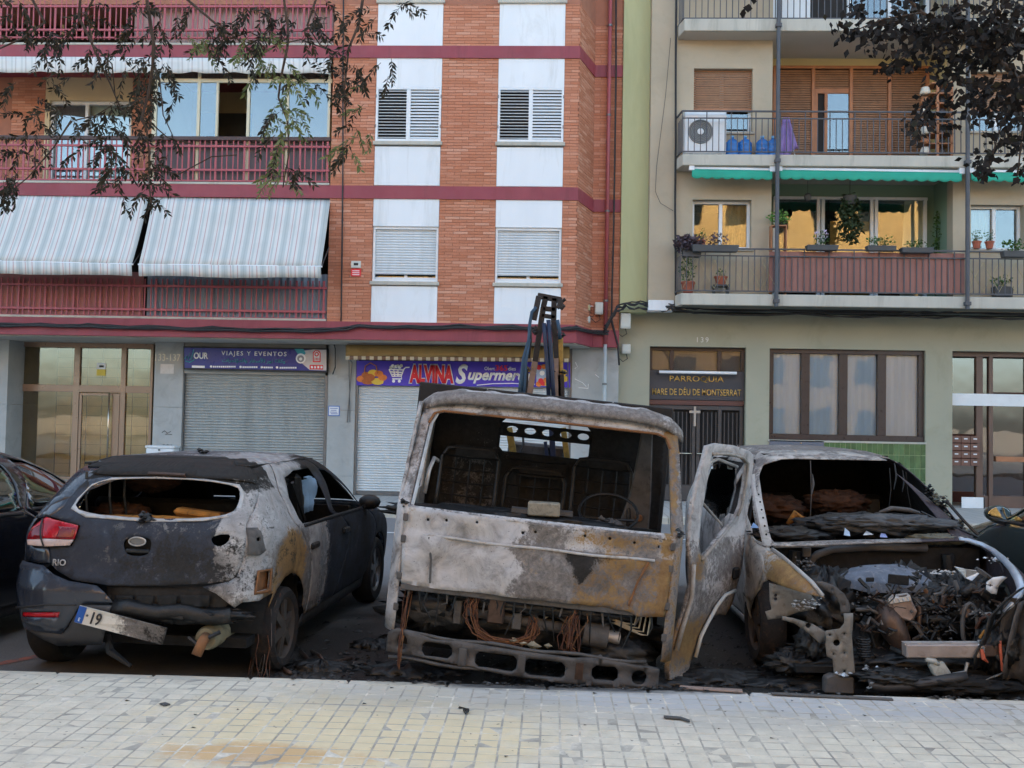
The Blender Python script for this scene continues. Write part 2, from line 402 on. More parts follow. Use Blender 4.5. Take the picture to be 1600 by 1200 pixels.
def worn_red():
    t = NT('worn_red_road_paint'); p = t.pos(); k = t.mix(t.mr(t.noise(p, 14, 5, .7), .4, .62, 0, 1), S(178, 104, 84), S(104, 102, 102)); t.col(k).rough(.85); return t.m
a, b = gz(-40, 1046), gz(112, 1016)
struct('parking_marking', MB().add([(a.x, a.y - .06, .004), (b.x, b.y - .06, .004), (b.x, b.y + .1, .004), (a.x, a.y + .1, .004)], [(0, 1, 2, 3)]), worn_red())
# ================================================================ brick apartment house (left)
YA, YG = 18.3, 19.4
b1 = thing('apartment_building', 'orange brick apartment block with white panels, dark red bands and balconies', 'building', (-4, YA, 0))
XL = -15.0
XE = at(517, 250, YA).x                    # balconies end, brick bay begins
C1a, C1b = at(585, 250, YA).x, at(688, 250, YA).x
C2a, C2b = at(776, 250, YA).x, at(880, 250, YA).x
XC = at(903, 250, YA).x                    # front corner of the bay
YR = 19.3
XD = at(927, 250, YR).x; XB = at(971, 250, YR).x
zc = lambda y, x=640: at(x, y, YA).z
Z1a, Z1b = at(700, 533, YA).z, at(700, 505, YA).z      # canopy slab
Z2a, Z2b = zc(311), zc(291)
Z3a, Z3b = zc(91), zc(72)
ZT = 9.75
plan = lambda off=0.0: [(XL, YA - off), (XC + off * .4, YA - off), (XD + off * .7, YR - off), (XB, YR - off)]
# volume behind the openings, its unseen width and height stretched to block the sun
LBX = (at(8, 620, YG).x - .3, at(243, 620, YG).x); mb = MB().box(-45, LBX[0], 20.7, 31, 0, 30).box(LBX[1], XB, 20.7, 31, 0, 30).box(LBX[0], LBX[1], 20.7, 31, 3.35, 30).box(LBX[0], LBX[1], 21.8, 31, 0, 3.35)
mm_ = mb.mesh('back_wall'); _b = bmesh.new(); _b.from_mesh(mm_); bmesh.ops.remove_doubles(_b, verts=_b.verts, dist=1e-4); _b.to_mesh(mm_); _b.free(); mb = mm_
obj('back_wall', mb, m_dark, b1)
up = plan(); mb = MB().prism([Vector((x, y, ZT)) for x, y in up] + [Vector((XB, 20.7, ZT)), Vector((XL, 20.7, ZT))], (0, 0, 20.2)); obj('upper_wall', mb, m_mortar, b1)  # unseen upper storeys, made tall to keep the street in shade
# dark red bands and canopy slab follow the plan of the bay
for (za, zb, off) in ((Z1a, Z1b, .06), (Z2a, Z2b, .025), (Z3a, Z3b, .025)):
    pl = plan(off)
    obj('floor_band', MB().prism([Vector((x, y, za)) for x, y in pl] + [Vector((XB, 20.68, za)), Vector((XL, 20.68, za))], (0, 0, zb - za)), m_red, b1)
obj('canopy_soffit', MB().prism([Vector((x, y, Z1a - .02)) for x, y in plan(.0)] + [Vector((XB, 20.6, Z1a - .02)), Vector((XL, 20.6, Z1a - .02))], (0, 0, .017)), m_conc, b1)
# brick piers of the bay (mortar core and every brick on it)
mb = MB()
for (x0, x1) in ((XE, C1a), (C1b, C2a)): mb.box(x0, x1, YA + .012, 20.6, Z1b, ZT)
mb.prism([Vector((C2b, YA + .012, Z1b)), Vector((XC - .01, YA + .012, Z1b)), Vector((XD - .01, YR + .012, Z1b)), Vector((XB, YR + .012, Z1b)), Vector((XB, 20.6, Z1b)), Vector((C2b, 20.6, Z1b))], (0, 0, ZT - Z1b))
obj('pier_core', mb, m_mortar, b1)
reg = []; ob = Vector((XD - XC, YR - YA, 0)); nb = Vector((ob.y, -ob.x, 0))
for (za, zb) in ((Z1b, Z2a), (Z2b, Z3a), (Z3b, ZT)):
    for (x0, x1) in ((XE, C1a), (C1b, C2a), (C2b, XC)):
        reg.append(((x0, YA + .012, za), (1, 0, 0), za, zb, x1 - x0, (0, -1, 0)))
    reg.append(((XC, YA + .012, za), ob, za, zb, ob.length, nb))
    reg.append(((XD, YR + .012, za), (1, 0, 0), za, zb, XB - XD, (0, -1, 0)))
bricks(reg, 'bricks', b1)
# white panels with their windows
rows = [(-12, 72, None), (91, 136, 'p'), (229, 290, 'p'), (311, 354, 'p'), (447, 503, 'p')]
for ci, (xa, xb) in enumerate(((C1a, C1b), (C2a, C2b))):
    for (y0, y1, k) in rows: obj('white_panel', MB().box(xa + .004, xb - .004, YA - .004, YA + .2, zc(y1) if y1 != 503 else Z1b, zc(y0)), m_white, b1, bevel=.006)
    for ri, (wy0, wy1, sy) in enumerate(((136, 221, 227), (354, 440, 446), (-90, 1, 6))):
        z0, z1 = zc(wy1), zc(wy0)
        obj('window_sill', MB().box(xa - .03, xb + .03, YA - .05, YA + .2, zc(sy), z0 - .002), m_conc, b1, bevel=.008)
        if ri == 2: continue
        wn = obj('window', MB().box(xa + .02, xb - .02, YA + .20, YA + .215, z0, z1), m_dark if ri == 0 else m_glass, b1)  # upper windows: dark panel painted as the shade behind the louvres
        f = MB(); fw = .05
        yf0, yf1 = (YA - .012, YA + .06) if ri == 0 else (YA + .03, YA + .12)
        f.box(xa + .005, xa + fw, yf0, yf1, z0, z1).box(xb - fw, xb - .005, yf0, yf1, z0, z1).box(xa + fw, xb - fw, yf0, yf1, z1 - fw, z1).box(xa + fw, xb - fw, yf0, yf1, z0, z0 + fw)
        if ri == 0: f.box((xa + xb) / 2 - .04, (xa + xb) / 2 + .04, yf0 + .003, yf1, z0 + fw, z1 - fw)
        obj('frame', f, m_wframe, wn, bevel=.004)
        if ri == 0:                                   # hinged louvre shutters: the left leaf open-slatted, the right one shut
            xm = (xa + xb) / 2
            for li, (u0, u1, ang) in enumerate(((xa + fw, xm - .04, 8), (xm + .04, xb - fw, 52))):
                sm = MB().box(-(u1 - u0) / 2, (u1 - u0) / 2, -.026, .026, -.005, .005).mesh('slat'); sm.materials.append(m_wframe)
                n = 16; hh = (z1 - z0 - 2 * fw) / n
                for i in range(n): inst('slat', sm, wn, ((u0 + u1) / 2, YA + .02, z0 + fw + hh * (i + .5)), (RAD(ang), 0, 0))
                for zz in (.25, .8): obj('hinge', MB().box((xa + .0) if li == 0 else xb - .02, (xa + .02) if li == 0 else xb, yf0 - .012, yf0 - .002, z0 + (z1 - z0) * zz, z0 + (z1 - z0) * zz + .06), m_steel, wn)
        else:                                         # roller shutter, let down almost to the sill
            sm = MB().lathe((0, 0, 0), [(.026, -(xb - xa - 2 * fw) / 2), (.026, (xb - xa - 2 * fw) / 2)], 6, 'x', RAD(90), RAD(270)).mesh('slat'); sm.materials.append(m_slot2)
            n = 17; hh = (z1 - z0 - .19) / n
            for i in range(n): inst('slat', sm, wn, ((xa + xb) / 2, YA + .085, z0 + .15 + hh * (i + .5)), None, (1, .6, hh * .56 / .026))
            obj('sash', MB().box(xa + fw, xb - fw, YA + .13, YA + .17, z0 + .06, z0 + .10).box((xa + xb) / 2 - .03, (xa + xb) / 2 + .03, YA + .13, YA + .17, z0 + .1, z1 - .1), m_wframe, wn)
# --- balconies on the left ---
yb = 19.42                                          # wall behind the balconies
XW = XE - .01
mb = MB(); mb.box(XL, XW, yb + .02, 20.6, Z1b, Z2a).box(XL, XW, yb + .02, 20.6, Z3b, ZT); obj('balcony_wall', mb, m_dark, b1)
def balcony_rail(zs, rails, posts_from, mat, name='balcony_railing'):
    """rails: list of (z, height, depth); bars span the outer two"""
    r = MB()
    for (z, h, dmat) in rails: r.box(XL, XW - .01, YA - .015, YA + .03, z - h / 2, z + h / 2)
    o = obj(name, r, mat, b1, bevel=.003)
    zlo, zhi = zs; bm_ = MB().box(-.011, .011, -.009, .009, -(zhi - zlo) / 2, (zhi - zlo) / 2).mesh('bar'); bm_.materials.append(mat)
    bw = MB().box(-.02, .02, -.008, .008, -(zhi - zlo) / 2, (zhi - zlo) / 2).mesh('bar'); bw.materials.append(mat)
    x = XW - .06; i = 0
    while x > posts_from:
        inst('bar', bw if i % 5 == 0 else bm_, o, (x, YA + .008, (zlo + zhi) / 2)); x -= .125 if i % 2 else .095; i += 1
    return o
zl = lambda y, x=260: at(x, y, YA).z
XV = -11.4
balcony_rail((zl(283), zl(215)), [(zl(228), .04, 0), (zl(265), .04, 0), (zl(282), .03, 0)], XV, m_rail)
obj('handrail', MB().box(XL, XW - .005, YA - .025, YA + .045, zl(219), zl(213)), pm('dark_brown_handrail', S(74, 52, 50), .15, 4, .5), b1, bevel=.006)
balcony_rail((zl(497), zl(436)), [(zl(447), .045, 0), (zl(484), .045, 0), (zl(495), .03, 0)], XV, m_rail)
balcony_rail((zl(62), zl(-40)), [(zl(10), .045, 0), (zl(47), .04, 0), (zl(59), .03, 0)], XV, m_rail)
for z in (Z2b, Z3b, Z1b): obj('slab_edge', MB().box(XL, XW, YA - .035, YA + .5, z + .001, z + .045), m_conc, b1, bevel=.006)
# first-floor balcony screens behind the bars
m_pinkscreen = pm('faded_pink_screen', S(166, 112, 108), .1, 2, .8, streak=True); m_bluescreen = pm('blue_grey_screen_cloth', S(140, 152, 166), .14, 5, .8, streak=True)
xs = at(224, 470, YA).x
obj('privacy_screen', MB().box(XL, xs - .03, YA + .05, YA + .06, zl(500), zl(425)), m_pinkscreen, b1, label='faded pink privacy screen behind the bars')
mb = MB(); x = xs + .05; i = 0
while x < XW - .03:                                  # corrugated sheet
    mb.add([(x, YA + .05, zl(500)), (x + .07, YA + .09, zl(500)), (x + .14, YA + .05, zl(500)), (x, YA + .05, zl(425)), (x + .07, YA + .09, zl(425)), (x + .14, YA + .05, zl(425))], [(0, 1, 4, 3), (1, 2, 5, 4)]); x += .14
obj('privacy_screen', mb, m_bluescreen, b1, solid=.004, label='blue grey corrugated privacy screen behind the bars')
# second floor: brick wall, cream wall with balcony door, glazed enclosure
xb0, xb1, xb2, xb3 = at(70, 180, yb).x, at(206, 180, yb).x, at(240, 180, yb).x, XW
mb = MB().box(XL, xb0, yb + .012, 20.6, Z2b, Z3a).box(xb1, xb2 + .3, yb + .012, 20.6, Z2b, Z3a); obj('balcony_pier', mb, m_mortar, b1)
bricks([((XV, yb + .012, Z2b), (1, 0, 0), Z2b, Z3a, xb0 - XV, (0, -1, 0)), ((xb1, yb + .012, Z2b), (1, 0, 0), Z2b, Z3a, xb2 + .3 - xb1, (0, -1, 0))], 'bricks', b1)
m_creamwall = pm('cream_render', S(214, 196, 158), .08, 1.2, .85)
zd = at(140, 157, yb).z; xd0, xd1 = at(76, 210, yb).x, at(204, 210, yb).x
mb = MB().box(xb0, xd0, yb + .004, 20.5, Z2b, Z3a).box(xd1, xb1, yb + .004, 20.5, Z2b, Z3a).box(xd0, xd1, yb + .004, 20.5, zd, Z3a); obj('balcony_wall', mb, m_creamwall, b1)
dr = obj('balcony_door', MB().box(xd0 + .05, xd1 - .05, yb + .12, yb + .13, Z2b + .05, zd - .05), m_glass, b1)
f = MB(); xm = xd0 + (xd1 - xd0) * .42
for x in (xd0, xm, xd1 - .07): f.box(x, x + .07, yb + .06, yb + .16, Z2b, zd)
f.box(xd0 + .07, xd1 - .07, yb + .063, yb + .157, zd - .07, zd); obj('frame', f, m_wframe, dr, bevel=.004)
obj('blind', MB().box(xm + .07, xd1 - .07, yb + .2, yb + .21, Z2b, zd), m_wframe, dr); obj('curtain', MB().box(xd0 + .07, xm, yb + .3, yb + .31, Z2b, zd), pm('violet_grey_curtain', S(150, 146, 168), .1, 3, .9), dr)
gy = YA + .07                                        # glazed-in part
en = obj('glazed_enclosure', MB().box(at(241, 170, gy).x, XW - .02, gy, gy + .045, zl(127, 380), zl(121, 380)).box(at(241, 170, gy).x, XW - .02, gy, gy + .045, zl(219, 380), zl(213, 380)), m_cream, b1, bevel=.003)
for px, wd in ((243, .05), (310, .06), (339, .045), (388, .06), (449, .05), (514, .05)):
    x = at(px, 170, gy).x; mm = MB().box(x - wd / 2, x + wd / 2, gy - .004, gy + .05, zl(219, 380), zl(127, 380)) if px == 339 else MB().box(x - wd / 2, x + wd / 2, gy - .006, gy + .05, Z2b, zl(108, 380)); obj('mullion', mm, m_cream, en, bevel=.003)
for (p0, p1) in ((243, 310), (310, 339), (388, 449), (449, 514)):
    x0, x1 = at(p0, 170, gy).x + .03, at(p1, 170, gy).x - .03; obj('pane', MB().box(x0, x1, gy + .02, gy + .026, zl(213, 380), zl(127, 380)), m_glass, en)
for (p0, p1) in ((243, 310), (310, 388), (388, 449), (449, 514)):
    x0, x1 = at(p0, 115, gy).x + .03, at(p1, 115, gy).x - .03; obj('pane', MB().box(x0, x1, gy + .02, gy + .026, zl(121, 380), zl(109, 380)), m_glass, en)
    obj('lower_panel', MB().box(x0, x1, gy + .02, gy + .03, Z2b + .03, zl(219, 380)), pm('grey_brown_panel', S(96, 88, 92), .1, 3, .6), en)
obj('room_wall', MB().box(at(241, 170, gy).x, XW, 20.3, 20.35, Z2b, Z3a), pm('inner_tan_wall', S(176, 156, 122), .1, 2, .8), en)
obj('side_cheek', MB().box(at(241, 170, gy).x - .04, at(241, 170, gy).x, gy, 20.4, Z2b, Z3a), m_cream, en)
xw0, xw1 = at(341, 190, 20.2).x, at(392, 190, 20.2).x; zz0, zz1 = at(365, 216, 20.2).z, at(365, 176, 20.2).z
obj('inner_window', MB().box(xw0 - .4, xw1, 20.24, 20.29, zz0 - .3, zz1), m_black, en)
# third floor: timber and dark glazing behind the bars
m_drape = pm('pale_pink_drape', S(196, 172, 168), .14, 7, .9, streak=True)
xr = at(240, 40, yb).x; gl3 = obj('window_wall', MB().box(XL, xr, yb - .1, yb - .09, Z3b, ZT), m_glass, b1)
x = xr
while x > XV: obj('mullion', MB().box(x - .03, x + .03, yb - .14, yb - .06, Z3b, ZT), m_cream, gl3); x -= .62
mb = MB(); x = xr + .05
while x < XW - .05: mb.add([(x, YA + .12, Z3b + .05), (x + .06, YA + .18, Z3b + .05), (x + .12, YA + .12, Z3b + .05), (x, YA + .12, ZT), (x + .06, YA + .18, ZT), (x + .12, YA + .12, ZT)], [(0, 1, 4, 3), (1, 2, 5, 4)]); x += .12
obj('drape', mb, m_drape, b1, solid=.004)
# --- ground floor ---
zg = lambda y, x: at(x, y, YG).z
def pillar(p0, p1, yy=YG, ytop=531, mat=m_stone, z0=.12):
    x0, x1 = at(p0, 620, yy).x, at(p1, 620, yy).x; zt = Z1a - .02
    o = obj('pillar', MB().box(x0, x1, yy, 20.6, z0, z0 + .38), mat, b1, bevel=.004)
    k = (zt - z0 - .38) / 2
    for i in range(2): obj('stone_slab', MB().box(x0, x1, yy, 20.6, z0 + .38 + k * i + .003, z0 + .38 + k * (i + 1) - .001), mat, o, bevel=.004)
    return x0, x1
pl0 = pillar(-60, 11); pl1 = pillar(240, 285); pl2 = pillar(512, 555); pl3 = pillar(893, 966)
LX0, LX1 = pl0[1], pl1[0]
m_lobby = pm('lobby_ochre_tile', S(246, 232, 184), .05, 3, .5); m_bronze = pm('bronze_anodised_frame', S(150, 124, 104), .06, 2, .35, metal=.3, bump=0)
yl = 20.0; zE = .27
obj('entrance_step', MB().box(LX0, LX1, YG - .06, yl + 1, .1, zE), m_conc, b1, bevel=.01)
LX0 = at(27, 640, yl).x
lb = obj('lobby', MB().box(LX0, LX1, 21.6, 21.65, 0, 3.3).box(LX0 - .05, LX0, yl, 21.7, 0, 3.3).box(LX1, LX1 + .05, yl, 21.7, 0, 3.3).box(LX0, LX1, yl, 21.7, zE - .05, zE).box(LX0, LX1, yl + .1, 21.7, 3.2, 3.3), m_lobby, b1)
mb = MB()
tl = bpy.data.objects
for i in range(9): mb.box(LX0 + i * (LX1 - LX0) / 9, LX0 + i * (LX1 - LX0) / 9 + .012, 21.585, 21.598, 0, 3.2)
for i in range(14): mb.box(LX0, LX1, 21.583, 21.596, .3 + i * .22, .306 + i * .22)
obj('tile_joints', mb, pm('lobby_joint', S(150, 130, 90), .1, 3, .8), lb)
zl_ = lambda y, x: at(x, y, yl).z
def xl(p): return at(p, 640, yl).x
fr = obj('entrance_frame', MB().box(xl(27), xl(237), yl - .03, yl + .05, zl_(613, 140), zl_(602, 140)), m_bronze, b1, bevel=.004)
for za, zb in ((zE, zE + .06), (Z1a - .12, Z1a - .02)): obj('rail', MB().box(xl(27), xl(237), yl - .03, yl + .05, za, zb), m_bronze, fr, bevel=.004)
for p, wd in ((28, .07), (119, .13), (192, .11), (236, .06)): obj('post', MB().box(xl(p) - wd / 2, xl(p) + wd / 2, yl - .036, yl + .056, zE, Z1a - .03), m_bronze, fr, bevel=.004)
for (p0, p1) in ((31, 114), (123, 188), (196, 234)):
    obj('pane', MB().box(xl(p0), xl(p1), yl + .006, yl + .014, zl_(602, 140), Z1a - .12), m_glass_d, fr)
    if p0 != 123: obj('pane', MB().box(xl(p0), xl(p1), yl + .006, yl + .014, zE + .06, zl_(613, 140)), m_glass_d, fr)
ed = obj('entrance_door', MB().box(xl(124), xl(128), yl - .02, yl + .03, zE + .06, zl_(614, 140)).box(xl(176), xl(187), yl - .02, yl + .03, zE + .06, zl_(614, 140)).box(xl(128), xl(176), yl - .02, yl + .03, zE + .06, zE + .16).box(xl(128), xl(176), yl - .02, yl + .03, zl_(618, 140), zl_(614, 140)), m_bronze, b1, bevel=.004)
obj('pane', MB().box(xl(128), xl(176), yl + .0, yl + .008, zE + .16, zl_(618, 140)), m_glass_d, ed)
m_brass = pm('polished_steel', S(200, 190, 172), .06, 5, .2, metal=.9)
obj('door_handle', MB().tube([(xl(173), yl - .09, zl_(722, 140)), (xl(173), yl - .09, zl_(614, 140))], .02, 8).box(xl(173) - .01, xl(173) + .01, yl - .09, yl - .02, zl_(640, 140), zl_(640, 140) + .02).box(xl(173) - .01, xl(173) + .01, yl - .09, yl - .02, zl_(700, 140), zl_(700, 140) + .02), m_brass, ed, smooth=True)
obj('jamb_panel', MB().box(xl(28) - .6, xl(28), yl - .06, yl + .1, .12, 2.37), pm('cream_jamb', S(216, 204, 176), .05, 2, .6), b1); obj('jamb_panel', MB().box(xl(28) - .6, xl(28), yl - .06, yl + .1, 2.373, 3.2), m_red, b1)
stk = obj('door_notice', MB().box(xl(149), xl(163), yl - .004, yl + .004, zl_(587, 156), zl_(577, 156)), pm('yellow_sticker', S(222, 200, 70), .05, 5, .5), fr); obj('notice_top', MB().box(xl(149), xl(163), yl - .005, yl + .003, zl_(577, 156), zl_(567, 156)), m_wframe, stk); obj('printed_mark', MB().box(xl(153), xl(160), yl - .008, yl - .006, zl_(574, 156), zl_(571, 156)), m_black, stk)
# lintel and shop fronts
ysh = YG + .12
def shop_shutter(p0, p1, ytop, mat, label):
    x0, x1 = at(p0, 660, ysh).x, at(p1, 660, ysh).x; zt = at((p0 + p1) / 2, ytop, ysh).z
    o = obj('roller_shutter', MB().box(x0 - .02, x0 + .045, YG + .03, ysh + .1, .12, Z1a - .02).box(x1 - .045, x1 + .02, YG + .03, ysh + .1, .12, Z1a - .02).box(x0, x1, ysh - .02, ysh + .03, .125, .20), m_steel, b1, label=label, bevel=.004)
    n = 44; h = (zt - .2) / n
    prof = [(0, .0), (-.012, .12), (-.016, .35), (-.012, .6), (0, .72), (.004, .86), (0, 1.0)]
    mb = MB(); L = x1 - x0 - .06
    mb.add([(s * L / 2, a, (b - .5) * h) for s in (-1, 1) for a, b in prof], [(i, i + 1, i + 8, i + 7) for i in range(6)])
    me = mb.mesh('slat'); me.materials.append(mat); me.polygons.foreach_set('use_smooth', [True] * len(me.polygons))
    for i in range(n): inst('slat', me, o, ((x0 + x1) / 2, ysh + random.uniform(-.002, .002), .2 + h * (i + .5)))
    obj('backing', MB().box(x0, x1, ysh + .05, ysh + .08, .12, zt), m_dark, o)
    return o, x0, x1
sh1, s1a, s1b = shop_shutter(285, 511, 575, m_slot, 'dull grey slatted shop shutter under the blue sign')
sh2, s2a, s2b = shop_shutter(556, 892, 596, m_slot2, 'pale ribbed metal shutter under the purple sign')
obj('lintel', MB().box(pl1[1], pl2[0], YG + .03, 20.5, at(400, 585, YG).z, Z1a - .02), m_stone, b1)
obj('lintel', MB().box(pl2[1], pl3[0], YG + .06, 20.5, at(720, 600, YG).z, Z1a - .02), m_dark, b1)
gd = MB()
obj('number_plate', MB().box(at(251, 576, YG).x, at(272, 576, YG).x, YG - .012, YG - .001, zg(584, 262), zg(569, 262)), pm('pale_plaque', S(206, 200, 194), .08, 20, .4), b1)
m_num = pm('dull_metal_digits', S(206, 198, 178), .1, 9, .4, metal=.4)
fit_text('street_number', '133-137', (243, 553, 282, 564), YG, m_num, b1, proud=.004)
pq = obj('wall_plaque', MB().box(at(513, 641, YG).x, at(531, 641, YG).x, YG - .014, YG - .001, zg(650, 522), zg(634, 522)), pm('blue_rim_enamel', S(96, 130, 190), .05, 9, .3), b1); obj('plaque_face', MB().box(at(514.5, 641, YG).x, at(529.5, 641, YG).x, YG - .018, YG - .015, zg(648.5, 522), zg(635.5, 522)), m_wframe, pq)
for k, yy in enumerate((637.5, 640.5, 643.5, 646)): obj('printed_line', MB().box(at(516 + k % 2, 641, YG).x, at(528 - (k * 2) % 3, 641, YG).x, YG - .0195, YG - .0185, zg(yy + 1, 522), zg(yy, 522)), pm('blue_print', S(70, 100, 170), .05, 9, .5), pq)
m_graf = pm('black_spray_paint', S(40, 40, 42), .2, 9, .7)
for pts in ([(253, 676), (257, 673), (262, 677), (267, 674), (258, 679), (269, 679)], [(254, 698), (256, 694), (259, 698), (262, 694), (265, 698), (268, 695), (271, 698)]):
    obj('graffiti_tag', MB().tube([at(x, y, YG) + Vector((0, -.003, 0)) for x, y in pts], .006, 4), m_graf, b1)
m_wsc = pm('white_scratch', S(232, 232, 230), .05, 9, .7)
for pts in ([(898, 592), (910, 598), (916, 604)], [(904, 606), (919, 607), (919, 600)], [(899, 566), (902, 573), (898, 576)], [(930, 585), (936, 590)]):
    obj('paint_scrawl', MB().tube([at(x, y, YG) + Vector((0, -.003, 0)) for x, y in pts], .008, 4), m_wsc, b1)
# ================================================================ parish house (right)
YS, YW, YI, YH = 18.5, 18.95, 19.9, 19.6      # slab front, upper wall, loggia back wall, ground-floor wall
b2 = thing('parish_building', 'beige rendered block with olive ground floor, concrete balcony slabs and dark poles', 'building', (5, YW, 0))
XR = 15.0
m_olive = pm('olive_render', S(168, 166, 146), .06, .9, .85, dirt=S(140, 140, 114), dirt_amt=.4)
m_beige = pm('beige_roughcast', S(180, 167, 145), .08, 1.1, .9, bump=.5, bsc=90, dirt=S(160, 148, 124), dirt_amt=.4)
m_limegreen = pm('pale_lime_render', S(184, 186, 142), .07, .8, .85, dirt=S(156, 158, 118), dirt_amt=.45, streak=True)
m_iron = pm('dark_iron_rail', S(74, 76, 82), .15, 6, .5)
m_dframe = pm('dark_brown_aluminium', S(62, 50, 48), .12, 4, .35)
XP = at(1015, 300, YW).x
obj('back_wall', MB().box(XB, 45, 21.2, 31, 0, 30), m_dark, b2)  # runs on unseen, wide and high, to keep sun off the street
obj('party_wall', MB().box(XB + .004, XP - .002, 19.2, 21.1, 3.9, 30), m_limegreen, b2)
obj('upper_wall', MB().box(XP, 45, YW, 31, 12.3, 30), m_beige, b2)  # unseen top, raised to lengthen the shade over the street
zs = lambda y, x=1140: at(x, y, YS).z
SL = [(zs(477), zs(459)), (zs(258.5), zs(241)), (zs(48), zs(29)), (zs(48) + 2.68, zs(29) + 2.68)]
XS0 = at(1062, 300, YS).x
# loggia plan on the upper floors: wall - recess - wall - (repeats to the right, out of view)
RX0, RX1 = at(1206, 250, YW).x, at(1489, 250, YW).x
def hole_wall(name, x0, x1, z0, z1, y, holes, mat, th=.28):
    """a wall sheet with rectangular openings, as boxes between them"""
    xs = sorted(set([x0, x1] + [h[0] for h in holes] + [h[1] for h in holes])); m = MB()
    for a, b in zip(xs, xs[1:]):
        if b - a < 1e-4: continue
        hs = sorted([h for h in holes if h[0] <= a + 1e-5 and h[1] >= b - 1e-5], key=lambda h: h[2]); z = z0
        for h in hs:
            if h[2] > z: m.box(a, b, y, y + th, z, h[2])
            z = h[3]
        if z < z1: m.box(a, b, y, y + th, z, z1)
    bm = bmesh.new(); me = m.mesh(name); bm.from_mesh(me); bmesh.ops.remove_doubles(bm, verts=bm.verts, dist=1e-4); bm.to_mesh(me); bm.free()
    return obj(name, me, mat, b2)
W1 = rect(1082, 312, 1174, 388, YW); W2 = rect(1084, 107, 1176, 206, YW)
W1r = rect(1517, 320, 1600, 390, YW); W2r = rect(1517, 112, 1606, 205, YW)
z_lo, z_hi = zs(478), 12.3
hole_wall('wall', XP, RX0, z_lo, z_hi, YW, [W1, W2], m_beige)
hole_wall('wall', RX1, XR, z_lo, z_hi, YW, [W1r, W2r], m_beige)
m_yel = pm('pale_yellow_render', S(204, 190, 142), .07, 1, .85); m_teal = pm('grey_green_render', S(126, 150, 128), .08, 1, .85)  # each loggia floor has render of its own colour
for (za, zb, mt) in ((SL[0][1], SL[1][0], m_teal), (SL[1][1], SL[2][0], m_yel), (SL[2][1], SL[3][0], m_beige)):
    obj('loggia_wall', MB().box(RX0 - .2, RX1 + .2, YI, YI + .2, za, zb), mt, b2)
    for (x0, x1) in ((RX0 - .28, RX0 - .001), (RX1 + .001, RX1 + .28)): obj('loggia_cheek', MB().box(x0, x1, YW + .281, YI, za, zb), mt if x0 > 4 else m_beige, b2)
m_sof = pm('soffit_paint', S(196, 190, 178), .06, 1, .85)
for i, (za, zb) in enumerate(SL):
    x0 = XS0; sl_ = obj('balcony_slab', MB().prism([Vector((x0 + .05, YS, za)), Vector((XR, YS, za)), Vector((XR, YI, za)), Vector((x0 + .02, YI, za)), Vector((x0 - .02, YS + .30, za))], (0, 0, zb - za)), m_conc, b2, bevel=.01)
    obj('soffit', MB().box(x0 + .1, XR, YS + .06, YI, za - .006, za - .001), m_sof if i else pm('olive_grey_soffit', S(112, 114, 104), .08, 1, .8), sl_)
obj('ledge', MB().box(XP, XS0 - .03, YW - .03, YW + .3, zs(478) - .06, zs(466)), m_white, b2, bevel=.01)
# railings: rails, and every bar
def railing(zb, zt, zm, x0=XS0 + .04, x1=10.6, skip=None):
    y = YS + .05
    o = obj('balcony_railing', MB().box(x0, x1, y - .018, y + .018, zt - .014, zt + .014), m_iron, b2)
    for z in (zb, zm): obj('rail', MB().box(x0, x1, y - .012, y + .012, z - .011, z + .011), m_iron, o)
    obj('rail', MB().bar((x0, y, zt), (x0 - .05, YW, zt), .028), m_iron, o); obj('rail', MB().bar((x0, y, zb), (x0 - .05, YW, zb), .022), m_iron, o)
    me = MB().box(-.0075, .0075, -.0075, .0075, -(zm - zb) / 2, (zm - zb) / 2).mesh('bar'); me.materials.append(m_iron)
    mt = MB().box(-.009, .009, -.009, .009, -(zt - zb) / 2, (zt - zb) / 2).mesh('bar'); mt.materials.append(m_iron)
    x = x0; i = 0
    while x < x1: inst('bar', mt if i % 4 == 0 else me, o, (x, y, zb + ((zt if i % 4 == 0 else zm) - zb) / 2)); x += .118; i += 1
    for k in (1, 2, 3): inst('bar', me, o, (x0 - .05 * k / 4, y + (YW - y) * k / 4, (zb + zm) / 2))
railing(zs(236), zs(172.5), zs(183.5)); railing(zs(454), zs(388), zs(399)); railing(zs(27), zs(-38), zs(-27))
for px in (1215, 1512):
    a = at(px, 240, YS - .05); obj('pole', MB().lathe((a.x, YS - .05, 0), [(0, SL[0][0] - .02), (.04, SL[0][0] - .02), (.04, 12.2), (0, 12.2)], 10), m_iron, b2, smooth='auto')
    for (za, zb) in SL[:3]: obj('pole_bracket', MB().box(a.x - .055, a.x + .055, YS - .1, YS + .01, za + .05, za + .12), m_iron, b2, bevel=.005)
